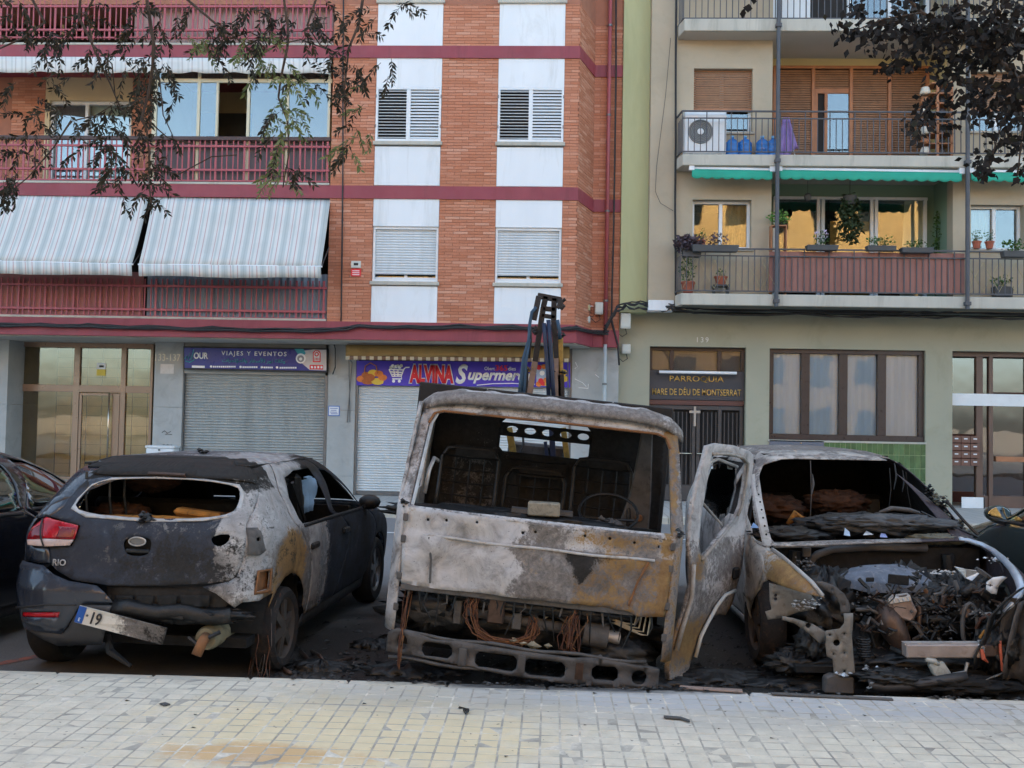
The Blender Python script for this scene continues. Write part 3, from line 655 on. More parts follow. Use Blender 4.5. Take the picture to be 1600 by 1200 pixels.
# --- windows of the upper floors ---
m_wood = pm('weathered_brown_slat', S(150, 112, 84), .16, 5, .6, streak=False, dirt=S(110, 80, 60), dirt_amt=.5)
m_woodf = pm('orange_brown_timber', S(168, 112, 76), .14, 5, .55)
m_curt = pm('net_curtain', S(214, 206, 190), .1, 9, .9, streak=True)
def win(W, y, mat=m_wframe, glass=m_glass, cols=2, fw=.055, sill=True, parent=None, curtain=None, shutter=None):
    x0, x1, z0, z1 = W
    wn = obj('window', MB().box(x0, x1, y + .20, y + .208, z0, z1), glass, parent or b2)
    f = MB().box(x0, x0 + fw, y + .15, y + .22, z0, z1).box(x1 - fw, x1, y + .15, y + .22, z0, z1).box(x0 + fw, x1 - fw, y + .15, y + .22, z1 - fw, z1).box(x0 + fw, x1 - fw, y + .15, y + .22, z0, z0 + fw)
    obj('frame', f, mat, wn, bevel=.004)
    for i in range(1, cols): x = x0 + (x1 - x0) * i / cols; obj('mullion', MB().box(x - fw * .6, x + fw * .6, y + .145, y + .222, z0 + fw, z1 - fw), mat, wn, bevel=.004)
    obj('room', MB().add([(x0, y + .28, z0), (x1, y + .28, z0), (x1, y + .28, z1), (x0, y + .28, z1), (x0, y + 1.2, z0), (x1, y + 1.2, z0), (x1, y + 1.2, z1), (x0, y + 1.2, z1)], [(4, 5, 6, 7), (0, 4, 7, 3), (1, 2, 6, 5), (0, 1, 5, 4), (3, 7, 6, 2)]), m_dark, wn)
    if curtain:
        ca, cb = x0 + (x1 - x0) * curtain[0], x0 + (x1 - x0) * curtain[1]; mb = MB(); n = 14
        mb.add([(ca + (cb - ca) * i / n, y + .26 + (.02 if i % 2 else 0), z) for z in (z0, z1) for i in range(n + 1)], [(i, i + 1, i + n + 2, i + n + 1) for i in range(n)]); obj('curtain', mb, curtain[2], wn)
    if shutter:
        zb = z1 - (z1 - z0) * shutter; n = int((z1 - zb) / .045); h = (z1 - zb) / n
        me = MB().box(-(x1 - x0) / 2, (x1 - x0) / 2, -.007, .007, -h * .40, h * .40).mesh('slat'); me.materials.append(m_wood)
        for i in range(n): inst('slat', me, wn, ((x0 + x1) / 2, y + .11 + (i % 2) * .002, zb + h * (i + .5)), (RAD(6), 0, 0))
        obj('shutter_rail', MB().box(x0, x1, y + .09, y + .13, zb - .03, zb), m_woodf, wn)
    if sill: obj('window_sill', MB().box(x0 - .04, x1 + .04, y - .04, y + .15, z0 - .05, z0 - .001), m_conc, wn, bevel=.006)
    return wn
m_gold = pm('golden_reflection_curtain', S(206, 150, 84), .25, 16, .9)  # curtain colour carries the golden reflection in the panes
win(W1, YW, cols=2, curtain=(.5, .98, m_gold)); win(W2, YW, shutter=.62)
win(W1r, YW, cols=2, curtain=(.0, .45, m_curt)); win(W2r, YW, shutter=.62)
def loggia_doors(px, y0, y1, lab, sash, mat):
    x0, x1, z0, z1 = rect(px[0], y0, px[1], y1, YI); z0 = lab; y = YI - .09
    d = obj('balcony_doors', MB().box(x0, x1, y, y + .08, z1 - .06, z1), mat, b2, bevel=.004)
    obj('room', MB().box(x0 + .03, x1 - .03, YI - .012, YI - .004, z0, z1 - .03), m_dark, d)  # flat dark sheet painted as the shade of the room behind
    for p in sash: x = at(p, (y0 + y1) / 2, YI).x; obj('post', MB().box(x - .035, x + .035, y - .003, y + .082, z0, z1 - .06), mat, d, bevel=.004)
    return d, z0, z1, y
d1, z0, z1, y = loggia_doors((1207, 1447), 309, 450, SL[0][1], (1209, 1277, 1284, 1360, 1367, 1443), m_wframe)
for p0, p1 in ((1212, 1274), (1287, 1357), (1370, 1440)):
    x0, x1 = at(p0, 380, YI).x, at(p1, 380, YI).x; obj('pane', MB().box(x0, x1, y + .03, y + .037, z0 + .1, z1 - .06), m_glass, d1)
x0, x1 = at(1296, 380, YI).x, at(1357, 380, YI).x; obj('curtain', MB().box(x0, x1, y + .05, y + .058, z0, z1 - .5), m_gold, d1)
mb = MB(); xa = at(1408, 380, YI).x; mb.add([(xa + .05, y + .05, z1 - .06), (xa + .42, y + .05, z1 - .06), (xa - .05, y + .05, z0), (xa + .42, y + .05, z0), (xa + .2, y + .07, z1 - .06), (xa + .15, y + .07, z0)], [(0, 4, 5, 2), (4, 1, 3, 5)]); obj('curtain', mb, m_curt, d1, solid=.004)
d2, z0, z1, y = loggia_doors((1207, 1450), 105, 240, SL[1][1], (1209, 1269, 1328, 1388, 1447), m_woodf)
for k, (p0, p1) in enumerate(((1212, 1266), (1272, 1325), (1331, 1385), (1391, 1444))):
    x0, x1 = at(p0, 170, YI).x, at(p1, 170, YI).x; n = 44; h = (z1 - .08 - z0) / n
    me = MB().box(-(x1 - x0) / 2, (x1 - x0) / 2, -.006, .006, -h * .42, h * .42).mesh('slat'); me.materials.append(m_wood)
    for i in range(n):
        if k == 1 and 8 < i < 36: continue
        if k == 2 and i == 4: continue
        inst('slat', me, d2, ((x0 + x1) / 2, y + .04, z0 + h * (i + .5)), (RAD(-20), 0, 0))
    if k == 1:
        f = MB(); zz0, zz1 = z0 + h * 9, z0 + h * 36
        obj('inner_sash', MB().box(x0, x0 + .06, y + .03, y + .07, zz0, zz1), m_woodf, d2); obj('inner_sash', MB().box(x0 + .2, x0 + .26, y + .03, y + .07, zz0, zz1 - .1), m_woodf, d2); obj('inner_sash', MB().box(x0 + .06, x1, y + .03, y + .07, zz1 - .1, zz1), m_woodf, d2); obj('pane', MB().box(x0 + .26, x1, y + .045, y + .05, zz0, zz1 - .1), m_glass, d2)
d3, z0, z1, y = loggia_doors((1207, 1450), -110, 27, SL[2][1], (1209, 1262, 1325, 1388, 1447), m_wframe)
obj('pane', MB().box(at(1212, 10, YI).x, at(1262, 10, YI).x, y + .03, y + .036, z0, z1 - .06), m_wframe, d3); obj('pane', MB().box(at(1330, 10, YI).x, at(1444, 10, YI).x, y + .03, y + .036, z0, z1 - .06), m_glass, d3)
# brown balcony screen and trellis on the first floor
m_screen = pm('brown_balcony_screen', S(150, 106, 96), .1, 2.2, .75, dirt=S(128, 88, 78), dirt_amt=.4)
xa, xb = at(1203, 420, YS).x, at(1510, 420, YS).x; n = 40; mb = MB()
obj('balcony_screen', MB().add([(xa + (xb - xa) * i / n, YS + .075 + .012 * math.sin(i * 1.9), z) for z in (zs(455), zs(391)) for i in range(n + 1)], [(i, i + 1, i + n + 2, i + n + 1) for i in range(n)]), m_screen, b2, solid=.004, label='brown fabric screen tied behind the balcony bars')
m_trel = pm('pale_cane_trellis', S(190, 178, 140), .12, 9, .8)
for (p0, p1) in ((1068, 1200), (1514, 1600)):
    x0, x1 = at(p0, 420, YS).x, at(p1, 420, YS).x; zt_, zb_ = zs(405), zs(450); k = x0
    while k < x1:
        for s in (-1, 1): obj('trellis_lath', MB().bar((k + (0 if s > 0 else .3), YS + .085 + .006 * s, zb_), (k + (.3 if s > 0 else 0), YS + .085 + .006 * s, zt_), .014, .006), m_trel, b2)
        k += .3
# --- ground floor ---
zh = lambda y, x: at(x, y, YH).z
xh = lambda p, y=650: at(p, y, YH).x
ztop = SL[0][0] - .007
H1 = rect(1014, 542, 1165, 779, YH); H1 = (H1[0], H1[1], .12, H1[3]); H2 = rect(1202, 546, 1446, 689, YH); H3 = (xh(1488), 11.5, .12, zh(549, 1540))
g = hole_wall('ground_floor_wall', XB + .006, XR, .12, 3.95, YH, [H1, H2, H3], m_olive, .35)
obj('plinth_panel', MB().box(xh(1202), xh(1287), YH - .03, YH - .001, zh(775, 1240), zh(688, 1240)), pm('blue_grey_metal_panel', S(104, 110, 124), .08, 2, .45, metal=.3), b2, bevel=.004)
obj('panel_lock', MB().lathe((xh(1251), YH - .04, zh(692, 1250)), [(0, -.005), (.014, -.005), (.014, .012), (0, .012)], 10, 'y'), m_brass, b2)
# glazed green tiles under the window
m_gt = pm('green_glazed_tile', S(92, 122, 80), .22, 7, .12, rnd=.35, bump=.05); bk = obj('tile_panel', MB().box(xh(1288), xh(1446), YH - .012, YH - .001, .5, zh(690, 1366)), pm('pale_tile_grout', S(150, 168, 128), .06, 5, .9), b2)
gw, gh = (xh(1446) - xh(1288)) / 19, .262; me = MB().box(-gw / 2 + .005, gw / 2 - .005, -.004, .008, -gh / 2 + .006, gh / 2 - .006).mesh('tile'); me.materials.append(m_gt)
for r in range(4):
    for c in range(19): inst('tile', me, bk, (xh(1288) + gw * (c + .5), YH - .014, zh(690, 1366) - gh * (r + .5)), (random.uniform(-.01, .01), 0, random.uniform(-.02, .02)))
# big window with pale blinds
m_hallg = glass_mat('hall_glass', (.97, .99, 1), .02, .03)
x0, x1, z0, z1 = H2; m_blind = pm('white_blind_fabric', S(206, 228, 246), .05, 5, .9, streak=True)
bw = obj('hall_window', MB().box(x0, x1, YH + .08, YH + .2, z1 - .09, z1), m_dframe, b2, bevel=.005)
obj('frame', MB().box(x0, x1, YH + .05, YH + .2, z0, z0 + .12), m_dframe, bw, bevel=.005)
pp = [1202, 1260, 1319.5, 1380, 1446]
for i, p in enumerate(pp): x = xh(p, 612); wd = .1 if i in (0, 4) else .085; obj('mullion', MB().box(max(x0, x - wd), min(x1, x + wd), YH + .075, YH + .205, z0 + .12, z1 - .09), m_dframe, bw, bevel=.005)
for i in range(4):
    a, b = xh(pp[i], 612) + .06, xh(pp[i + 1], 612) - .06; obj('pane', MB().box(a, b, YH + .15, YH + .157, z0 + .12, z1 - .09), m_hallg, bw); n = 10
    obj('blind', MB().add([(a + (b - a) * j / n, YH + .165 + (.012 if j % 2 else 0), z) for z in (z0, z1) for j in range(n + 1)], [(j, j + 1, j + n + 2, j + n + 1) for j in range(n)]), m_blind, bw)
obj('window_sill', MB().box(x0 - .02, x1 + .02, YH - .03, YH + .15, z0 - .04, z0 - .001), m_conc, bw, bevel=.006)
# church door: top lights, board, barred leaves with a cross
x0, x1, z0, z1 = H1; yd = YH + .14
cdr = obj('church_door', MB().box(x0, x1, yd, yd + .08, z1 - .07, z1), m_dframe, b2, bevel=.004)
for p in (1016, 1050, 1125, 1162): obj('post', MB().box(xh(p) - .04, xh(p) + .04, yd - .01, yd + .085, zh(579, 1090), z1 - .07), m_dframe, cdr, bevel=.004)
for (p0, p1) in ((1019, 1047), (1053, 1122), (1128, 1159)): obj('pane', MB().box(xh(p0), xh(p1), yd + .03, yd + .037, zh(578, 1090), z1 - .07), m_hallg, cdr); obj('net', MB().box(xh(p0), xh(p1), yd + .1, yd + .11, zh(578, 1090), z1 - .07), pm('taupe_net', S(132, 122, 114), .1, 5, .9, streak=True), cdr)
brd = obj('name_board', MB().box(x0 + .01, x1 - .01, yd - .03, yd + .06, zh(625, 1090), zh(579, 1090)), pm('charcoal_board', S(62, 62, 68), .06, 2, .5), cdr, bevel=.004)
m_goldl = pm('gilt_letters', S(206, 164, 92), .1, 30, .35, metal=.5)
fit_text('lettering', 'PARROQUIA', (1046, 587.5, 1131, 598), yd - .03, m_goldl, brd, bold=.012); fit_text('lettering', 'MARE DE DÉU DE MONTSERRAT', (1019, 605, 1158, 618), yd - .03, m_goldl, brd, bold=.012)
obj('rail', MB().box(x0 + .01, x1 - .01, yd - .02, yd + .07, zh(633, 1090), zh(625.5, 1090)), pm('reddish_brown_trim', S(96, 62, 56), .1, 3, .5), cdr, bevel=.004)
m_dgrey = pm('dark_grey_door_metal', S(72, 68, 68), .1, 3, .45)
obj('glass_back', MB().box(x0, x1, yd + .09, yd + .1, .12, zh(633, 1090)), m_dark, cdr)
for p in (1017, 1085, 1092, 1126, 1160): x = xh(p, 700); obj('stile', MB().box(x - .035, x + .035, yd - .012, yd + .07, .13, zh(634, 1090)), m_dgrey, cdr, bevel=.004)
me = MB().box(-.01, .01, -.008, .008, 0, zh(640, 1090) - .5).mesh('bar'); me.materials.append(m_dgrey); x = x0 + .1; i = 0
while x < x1 - .05: inst('bar', me, cdr, (x, yd + .02, .45)); x += .085
obj('rail', MB().box(x0 + .02, x1 - .02, yd - .008, yd + .06, .13, .45), m_dgrey, cdr, bevel=.004); obj('rail', MB().box(x0 + .02, x1 - .02, yd - .008, yd + .06, zh(640, 1090), zh(634, 1090)), m_dgrey, cdr)
for (p0, p1) in ((1052, 1083), (1090, 1120)): obj('door_handle', MB().tube([(xh(p0), yd - .06, zh(709, 1090)), (xh(p1), yd - .06, zh(709, 1090))], .014, 8).box(xh(p0), xh(p0) + .02, yd - .06, yd, zh(709, 1090) - .01, zh(709, 1090) + .01).box(xh(p1) - .02, xh(p1), yd - .06, yd, zh(709, 1090) - .01, zh(709, 1090) + .01), m_brass, cdr, smooth=True)
xc = xh(1087, 650); obj('cross', MB().box(xc - .022, xc + .022, yd - .04, yd - .013, zh(666, 1087), zh(635, 1087)).box(xc - .11, xc + .11, yd - .038, yd - .015, zh(645.5, 1087), zh(641.5, 1087)), pm('pale_steel_cross', S(178, 174, 168), .05, 5, .35, metal=.4), cdr)
obj('reveal', MB().box(x0 + .001, x1 - .001, YH + .3, YH + .34, .12, z1), m_dark, cdr)
fit_text('street_number', '139', (1089, 527, 1107, 535), YH, m_wsc, b2, spacing=1.35)
# entrance on the far right
x0, x1, z0, z1 = H3; ye = YH + .16; m_tf = pm('brown_timber_frame', S(104, 80, 68), .12, 3, .45); m_glr = glass_mat('entrance_glass', (.6, .56, .52), .015, .10)
en2 = obj('entrance_front', MB().box(x0, x1, ye, ye + .1, z1 - .1, z1), m_tf, b2, bevel=.004)
for p, wd in ((1489, .05), (1536, .13), (1554, .08), (1612, .08), (1660, .1)): obj('post', MB().box(xh(p) - wd / 2, xh(p) + wd / 2, ye - .008, ye + .108, .12, z1 - .1), m_tf, en2, bevel=.004)
for (p0, p1, ya, yb_) in ((1490, 1531, 559, 679), (1490, 1531, 728, 770), (1541, 1550, 559, 780), (1558, 1608, 559, 612), (1558, 1608, 634, 775), (1616, 1655, 559, 775)): obj('pane', MB().box(xh(p0), xh(p1), ye + .05, ye + .057, zh(yb_, 1540), min(z1 - .1, zh(ya, 1540))), m_glr, en2)
obj('banner', MB().box(xh(1489), x1, ye - .03, ye - .012, zh(634, 1540), zh(615, 1540)), m_wframe, en2); obj('kick_board', MB().box(xh(1541), xh(1655), ye + .02, ye + .09, .12, zh(776, 1560)), m_tf, en2); obj('door_rail', MB().box(xh(1562), xh(1606), ye - .01, ye + .04, zh(722, 1580), zh(714, 1580)), m_woodf, en2)
lob = obj('lobby', MB().box(x0, x1, 21.0, 21.1, .1, 3.2), pm('lobby_terracotta', S(120, 70, 58), .15, 2, .6), en2); obj('lobby_floor', MB().box(x0, x1, ye + .1, 21, .08, .125), m_conc, lob)
m_mail = pm('brown_letterbox', S(112, 78, 66), .06, 4, .45)
for r in range(4):
    for c in range(3):
        xa, xb = xh(1489.5) + (xh(1533.5) - xh(1489.5)) * c / 3, xh(1489.5) + (xh(1533.5) - xh(1489.5)) * (c + 1) / 3; za, zb = zh(728 - 12 * r, 1511), zh(716.6 - 12 * r, 1511)
        lbx = obj('letterbox', MB().box(xa + .004, xb - .004, ye - .09, ye - .01, za, zb - .008), m_mail, en2, bevel=.004); xm, zm = (xa + xb) / 2, (za + zb) / 2; obj('name_tag', MB().box(xm - .035, xm + .035, ye - .094, ye - .091, zm - .005, zm + .02), m_wframe, lbx)
# ================================================================ house across the street, behind the camera: seen in the panes
b3 = thing('opposite_building', 'ochre rendered apartment block seen only as reflection in the windows', 'building', (0, -17, 0))
m_och = pm('ochre_render', S(168, 130, 78), .06, .5, .85); hw = []
for fl in range(5):
    for c in range(-7, 8): hw.append((c * 2.6 - .6, c * 2.6 + .6, 1 + fl * 3.0, 2.6 + fl * 3.0))
xs = sorted(set([-22, 22] + [h[0] for h in hw] + [h[1] for h in hw])); m = MB()
for a, b in zip(xs, xs[1:]):
    hs = sorted([h for h in hw if h[0] <= a + 1e-5 and h[1] >= b - 1e-5], key=lambda h: h[2]); z = 0
    for h in hs: m.box(a, b, -17.4, -17, z, h[2]); z = h[3]
    m.box(a, b, -17.4, -17, z, 17)
me = m.mesh('wall'); bm = bmesh.new(); bm.from_mesh(me); bmesh.ops.remove_doubles(bm, verts=bm.verts, dist=1e-4); bm.to_mesh(me); bm.free(); obj('wall', me, m_och, b3)
obj('room_wall', MB().box(-22, 22, -25, -17.9, 0, 16.9), m_dark, b3)
wme = MB().box(-.6, .6, -.02, .02, -.8, .8).mesh('window'); wme.materials.append(m_glass)
for h in hw: inst('window', wme, b3, ((h[0] + h[1]) / 2, -17.2, (h[2] + h[3]) / 2))
# ================================================================ signs
m_ink = pm('navy_sign_face', S(44, 54, 140), .08, 2, .35, dirt=S(30, 34, 80), dirt_amt=.3); m_wht = pm('white_sign_print', S(250, 250, 252), .03, 9, .5)
m_prp = pm('purple_sign_face', S(78, 62, 190), .08, 2, .4); m_rd = pm('red_sign_print', S(226, 50, 60), .05, 9, .5)
m_cy = pm('teal_sign_print', S(60, 160, 178), .06, 9, .5); m_or = pm('orange_sign_print', S(222, 128, 60), .18, 14, .5); m_yl = pm('yellow_sign_print', S(222, 186, 70), .1, 14, .5)
def disc(name, px, py, r, Y, mat, parent, sq=1.0, proud=.006):
    c = at(px, py, Y); k = r * Y / F_PX
    return obj(name, MB().prism([Vector((c.x + k * math.cos(a * math.pi / 10), Y - proud, c.z + k * sq * math.sin(a * math.pi / 10))) for a in range(20)], (0, .003, 0)), mat, parent)
def patch(name, pts, Y, mat, parent, proud=.006): return obj(name, MB().prism([Vector((at(x, y, Y).x, Y - proud, at(x, y, Y).z)) for x, y in pts], (0, .003, 0)), mat, parent)
def stroke(name, pts, r, Y, mat, parent, proud=.006): return obj(name, MB().tube([Vector((at(x, y, Y).x, Y - proud, at(x, y, Y).z)) for x, y in pts], r, 5), mat, parent)
yz = YG - .10
s1 = thing('shop_sign', 'dark blue travel agency sign board with white and teal lettering', 'sign', at(400, 562, yz))
x0, x1, z0, z1 = rect(287, 541, 511, 579, yz)
c0, c1, c2, c3 = [at(*p, yz) for p in ((286.5, 541), (511.5, 544.5), (511, 582), (287, 577))]
obj('board', MB().prism([c0, c1, c2, c3], (0, .12, 0)), m_black, s1)
ins = lambda a, k: a + ((c0 + c1 + c2 + c3) / 4 - a).normalized() * k
fc = MB().prism([Vector((p.x, yz - .004, p.z)) for p in (c0 + Vector((.02, 0, -.03)), c1 + Vector((-.02, 0, -.03)), c2 + Vector((-.02, 0, .03)), c3 + Vector((.02, 0, .03)))], (0, .003, 0)); obj('sign_face', fc, m_ink, s1)
fit_text('lettering', 'OUR', (303, 550.5, 325.5, 561), yz - .004, m_wht, s1, bold=.03)
fit_text('lettering', 'VIAJES Y EVENTOS', (346, 549, 448, 558), yz - .004, m_wht, s1, spacing=1.3, bold=.015)
_ar = 'وكالة نور للأسفار والمؤتمرات'
FORMS = {'ا': (0xFE8D, 0xFE8E), 'أ': (0xFE83, 0xFE84), 'ب': (0xFE8F,), 'ة': (0xFE93, 0xFE94), 'ت': (0xFE95, 0xFE96, 0xFE97, 0xFE98), 'ر': (0xFEAD, 0xFEAE), 'س': (0xFEB1, 0xFEB2, 0xFEB3, 0xFEB4), 'ف': (0xFED1, 0xFED2, 0xFED3, 0xFED4), 'ك': (0xFED9, 0xFEDA, 0xFEDB, 0xFEDC), 'ل': (0xFEDD, 0xFEDE, 0xFEDF, 0xFEE0), 'م': (0xFEE1, 0xFEE2, 0xFEE3, 0xFEE4), 'ن': (0xFEE5, 0xFEE6, 0xFEE7, 0xFEE8), 'و': (0xFEED, 0xFEEE), 'ؤ': (0xFE85, 0xFE86)}
def shape_ar(word):
    out = []; ch = list(word); i = 0; joined = False
    while i < len(ch):
        c = ch[i]
        if c == 'ل' and i + 1 < len(ch) and ch[i + 1] == 'أ': out.append(chr(0xFEF8 if joined else 0xFEF7)); joined = False; i += 2; continue
        f = FORMS[c]; nxt = i + 1 < len(ch); dual = len(f) == 4
        if dual: out.append(chr(f[(2 if not joined else 3) if nxt else (1 if joined else 0)])); joined = nxt
        else: out.append(chr(f[1] if joined and len(f) > 1 else f[0])); joined = False
        i += 1
    return ''.join(reversed(out))
try: fit_text('lettering', ' '.join(shape_ar(w_) for w_ in reversed(_ar.split(' '))), (347, 559.5, 446, 568), yz - .004, m_cy, s1, bold=.01)
except Exception as e: print('arabic', e)
stroke('emblem_stroke', [(289, 561), (292, 556), (294, 562), (297, 552), (299, 562), (303, 546)], .011, yz - .004, m_cy, s1)
stroke('emblem_stroke', [(290, 564), (297, 566), (304, 562)], .011, yz - .004, m_cy, s1)
patch('print_block', [(300, 571), (320, 571.5), (320, 575), (300, 574.5)], yz - .004, m_wht, s1)
for (a, b_) in ((330, 371), (376, 404), (409, 425), (433, 464)):
    disc('print_dot', a, 572.6 + (a - 330) * .016, 1.9, yz - .004, m_wht, s1)
for (a, b_) in ((333, 371), (379, 405), (412, 427), (437, 464)):
    for k in range(int((b_ - a) / 3)): patch('print_block', [(a + k * 3, 571.6 + (a - 330) * .016), (a + k * 3 + 2.3, 571.6 + (a - 330) * .016), (a + k * 3 + 2.3, 574.2 + (a - 330) * .016), (a + k * 3, 574.2 + (a - 330) * .016)], yz - .004, m_wht, s1)
patch('print_patch', [(474, 548), (490, 546), (510, 546.5), (510, 579), (484, 578), (470, 566)], yz - .004, pm('pale_sign_print', S(214, 206, 206), .08, 9, .5), s1, .005)
patch('print_patch', [(460, 545), (474, 545), (478, 552), (470, 560)], yz - .004, m_cy, s1, .0055); disc('print_ring', 470, 560, 8, yz - .004, m_wht, s1, proud=.007); disc('print_ring', 470, 560.5, 5.5, yz - .004, pm('grey_print', S(150, 150, 160), .1, 9, .5), s1, proud=.010); disc('print_ring', 470, 561, 2.5, yz - .004, m_wht, s1, proud=.013)
patch('print_arch', [(489, 566), (489, 551), (492, 547.5), (498, 547.5), (501, 551), (501, 566)], yz - .004, m_rd, s1, .008); patch('print_arch', [(490.5, 564), (490.5, 552), (493, 549), (497, 549), (499.5, 552), (499.5, 564)], yz - .004, m_wht, s1, .011); disc('print_ring', 495, 553.5, 3.6, yz - .004, m_rd, s1, proud=.014); disc('print_ring', 495, 553.5, 1.8, yz - .004, m_wht, s1, proud=.017); fit_text('lettering', '24H', (491, 559, 499, 563), yz - .004, m_rd, s1, proud=.014)
patch('print_block', [(484, 570), (505, 570.5), (505, 577.5), (484, 577)], yz - .004, m_rd, s1, .008)
for k in range(4): patch('print_block', [(486 + k * 5, 572), (489 + k * 5, 572), (489 + k * 5, 575.5), (486 + k * 5, 575.5)], yz - .004, m_wht, s1, .011)
# supermarket banner
y2 = YG + .02; c0, c1, c2, c3 = [at(*p, y2) for p in ((557, 563.5), (891, 566.5), (891, 605.5), (557, 602))]
s2 = thing('shop_banner', 'purple supermarket banner with red and white lettering above pale shutter', 'sign', at(720, 584, y2)); obj('banner_sheet', MB().prism([c0, c1, c2, c3], (0, .02, 0)), m_prp, s2)
fit_text('lettering_outline', 'ALVINA', (638.5, 568.5, 710.5, 600.5), y2, m_wht, s2, bold=.085, proud=.003); fit_text('lettering', 'ALVINA', (640, 570.5, 709, 599), y2, m_rd, s2, bold=.055, proud=.008)
fit_text('lettering', 'S', (712, 569, 731, 600), y2, m_wht, s2, shear=.25, bold=.035); fit_text('lettering', 'upermercat', (731, 579, 838, 600), y2, m_wht, s2, shear=.3, bold=.035)
stroke('swash', [(745, 602), (770, 599.5), (800, 599), (836, 600.5)], .010, y2, m_wht, s2)
fit_text('lettering', 'Obert', (757, 573, 773, 578.5), y2, m_wht, s2, bold=.01); fit_text('lettering', '365', (774, 570.5, 793, 579.5), y2, m_rd, s2, bold=.02); fit_text('lettering', 'dies', (794, 573, 806, 579), y2, m_wht, s2, bold=.01)
# trolley
for pts in ([(608, 577), (630, 578), (634, 574), (640, 574)], [(608, 577), (613, 588), (627, 588), (631, 577)], [(610, 581), (629, 582)], [(612, 585), (628, 585.5)], [(615, 577.5), (617, 588)], [(622, 578), (622, 588)], [(627, 588), (628, 592), (613, 592)]): stroke('trolley_line', pts, .014, y2, m_wht, s2)
for c in (615, 624): disc('trolley_wheel', c, 595.5, 2.4, y2, m_wht, s2)
for k in range(7): disc('trolley_goods', 611 + k * 2.7, 574 - 2.5 * math.sin(k * 1.3) ** 2, 2.6, y2, m_wht if k % 2 else m_pvc, s2, proud=.006 + k * .002)
# bread basket and fruit pictures (flat print)
for k, (px, py, r, sq) in enumerate(((566, 592, 9, .6), (575, 596, 10, .5), (590, 596, 10, .55), (598, 590, 7, .7), (572, 586, 7, .7), (583, 583, 8, .7), (592, 584, 7, .7), (577, 590, 9, .7))): disc('bread_print', px, py, r, y2, (m_or, pm('crust_print', S(178, 96, 46), .2, 20, .5), m_yl)[k % 3], s2, sq, .006 + k * .002)
stroke('basket_handle', [(569, 586), (571, 572), (579, 567), (588, 572), (590, 584)], .012, y2, pm('basket_print', S(190, 120, 70), .1, 9, .5), s2, .02)
patch('picture_print', [(838, 570), (858, 570), (858, 603.5), (838, 603.3)], y2, pm('pale_blue_print', S(170, 190, 220), .1, 9, .5), s2)
for k, (px, py, r) in enumerate(((842, 600, 4.5), (849, 598, 5), (855, 600, 4), (845, 595, 4), (853, 594, 4), (842, 574, 4), (850, 573, 4), (847, 583, 4))): disc('fruit_print', px, py, r, y2, (m_or, m_rd, m_yl, m_rd, m_or, m_rd, m_or, m_wht)[k], s2, 1, .010 + k * .002)
disc('fruit_print', 882, 592, 5, y2, m_yl, s2); disc('fruit_print', 881, 582, 5, y2, m_yl, s2, proud=.01)
# small notices
nb = thing('alarm_notice', 'small red and white alarm notice on the brick wall beside balcony', 'sign', at(556, 421, YA)); obj('lower_plate', MB().box(at(549, 421, YA).x, at(564, 421, YA).x, YA - .02, YA + .01, zc(433), zc(421)), m_rd, nb); obj('upper_plate', MB().box(at(549, 415, YA).x, at(564, 415, YA).x, YA - .02, YA + .01, zc(419.5), zc(409)), m_pvc, nb)
for k in range(3): obj('printed_line', MB().box(at(551, 421, YA).x, at(562, 421, YA).x, YA - .023, YA - .021, zc(425 + k * 3), zc(424 + k * 3)), m_wht, nb)
obj('printed_mark', MB().box(at(553, 415, YA).x, at(560, 415, YA).x, YA - .023, YA - .021, zc(416), zc(412)), m_black, nb)
pb = thing('white_board', 'white board leaning at the foot of the brown entrance door', 'board', at(1522, 790, YH)); obj('board_sheet', MB().box(at(1503, 785, YH - .1).x, at(1537, 785, YH - .1).x, YH - .1, YH - .07, .122, at(1520, 777, YH - .1).z), m_wframe, pb, bevel=.004); obj('edge', MB().box(at(1537, 785, YH - .1).x + .001, at(1537, 785, YH - .1).x + .02, YH - .105, YH - .065, .122, at(1520, 777, YH - .1).z), m_black, pb)
lt = thing('tube_lamp', 'white fluorescent tube lamp above the gilt parish lettering', 'lamp', at(1090, 582, YH - .05)); a, b_ = at(1030, 581, YH - .05), at(1151, 583, YH - .05); obj('tube', MB().tube([a, b_], .03, 10), m_wht, lt, smooth=True)
for p in (a, b_): obj('holder', MB().box(p.x - .02, p.x + .02, YH - .05, YH + .12, p.z - .02, p.z + .02), m_dframe, lt)
# ================================================================ awnings
def stripe_mat(name, base, pitch, bands, ang=0.0):
    t = NT(name); s = t.n('ShaderNodeSeparateXYZ'); t.l(t.n('ShaderNodeTexCoord').outputs['UV'], s.inputs[0])
    f = t.math('FRACT', t.math('DIVIDE', s.outputs[0], pitch)); r = t.n('ShaderNodeValToRGB'); t.l(f, r.inputs[0]); e = r.color_ramp; e.interpolation = 'CONSTANT'
    while len(e.elements) < len(bands): e.elements.new(.5)
    for i, (p, c) in enumerate(bands): e.elements[i].position = p; e.elements[i].color = c + (1,)
    k = t.mix(t.mr(t.noise(t.pos(), 2.2, 5), .4, .75, 0, .25), r.outputs[0], S(160, 160, 158)); t.col(k).rough(.85); t.bump(t.noise(t.pos(), 200, 2), .1, .002)
    t.b.inputs['Subsurface Weight'].default_value = 0; return t.m
_w, _g, _r, _d = S(214, 214, 210), S(188, 194, 192), S(192, 160, 158), S(174, 182, 180)
m_aw = stripe_mat('striped_awning_canvas', None, .36, [(0, _w), (.16, _r), (.21, _w), (.34, _g), (.47, _d), (.53, _g), (.66, _w), (.80, _r), (.84, _w), (.9, _g)])
m_aw2 = stripe_mat('faded_awning_canvas', None, .2, [(0, _w), (.3, S(198, 200, 196)), (.5, _w), (.72, S(190, 186, 182)), (.85, _w)])
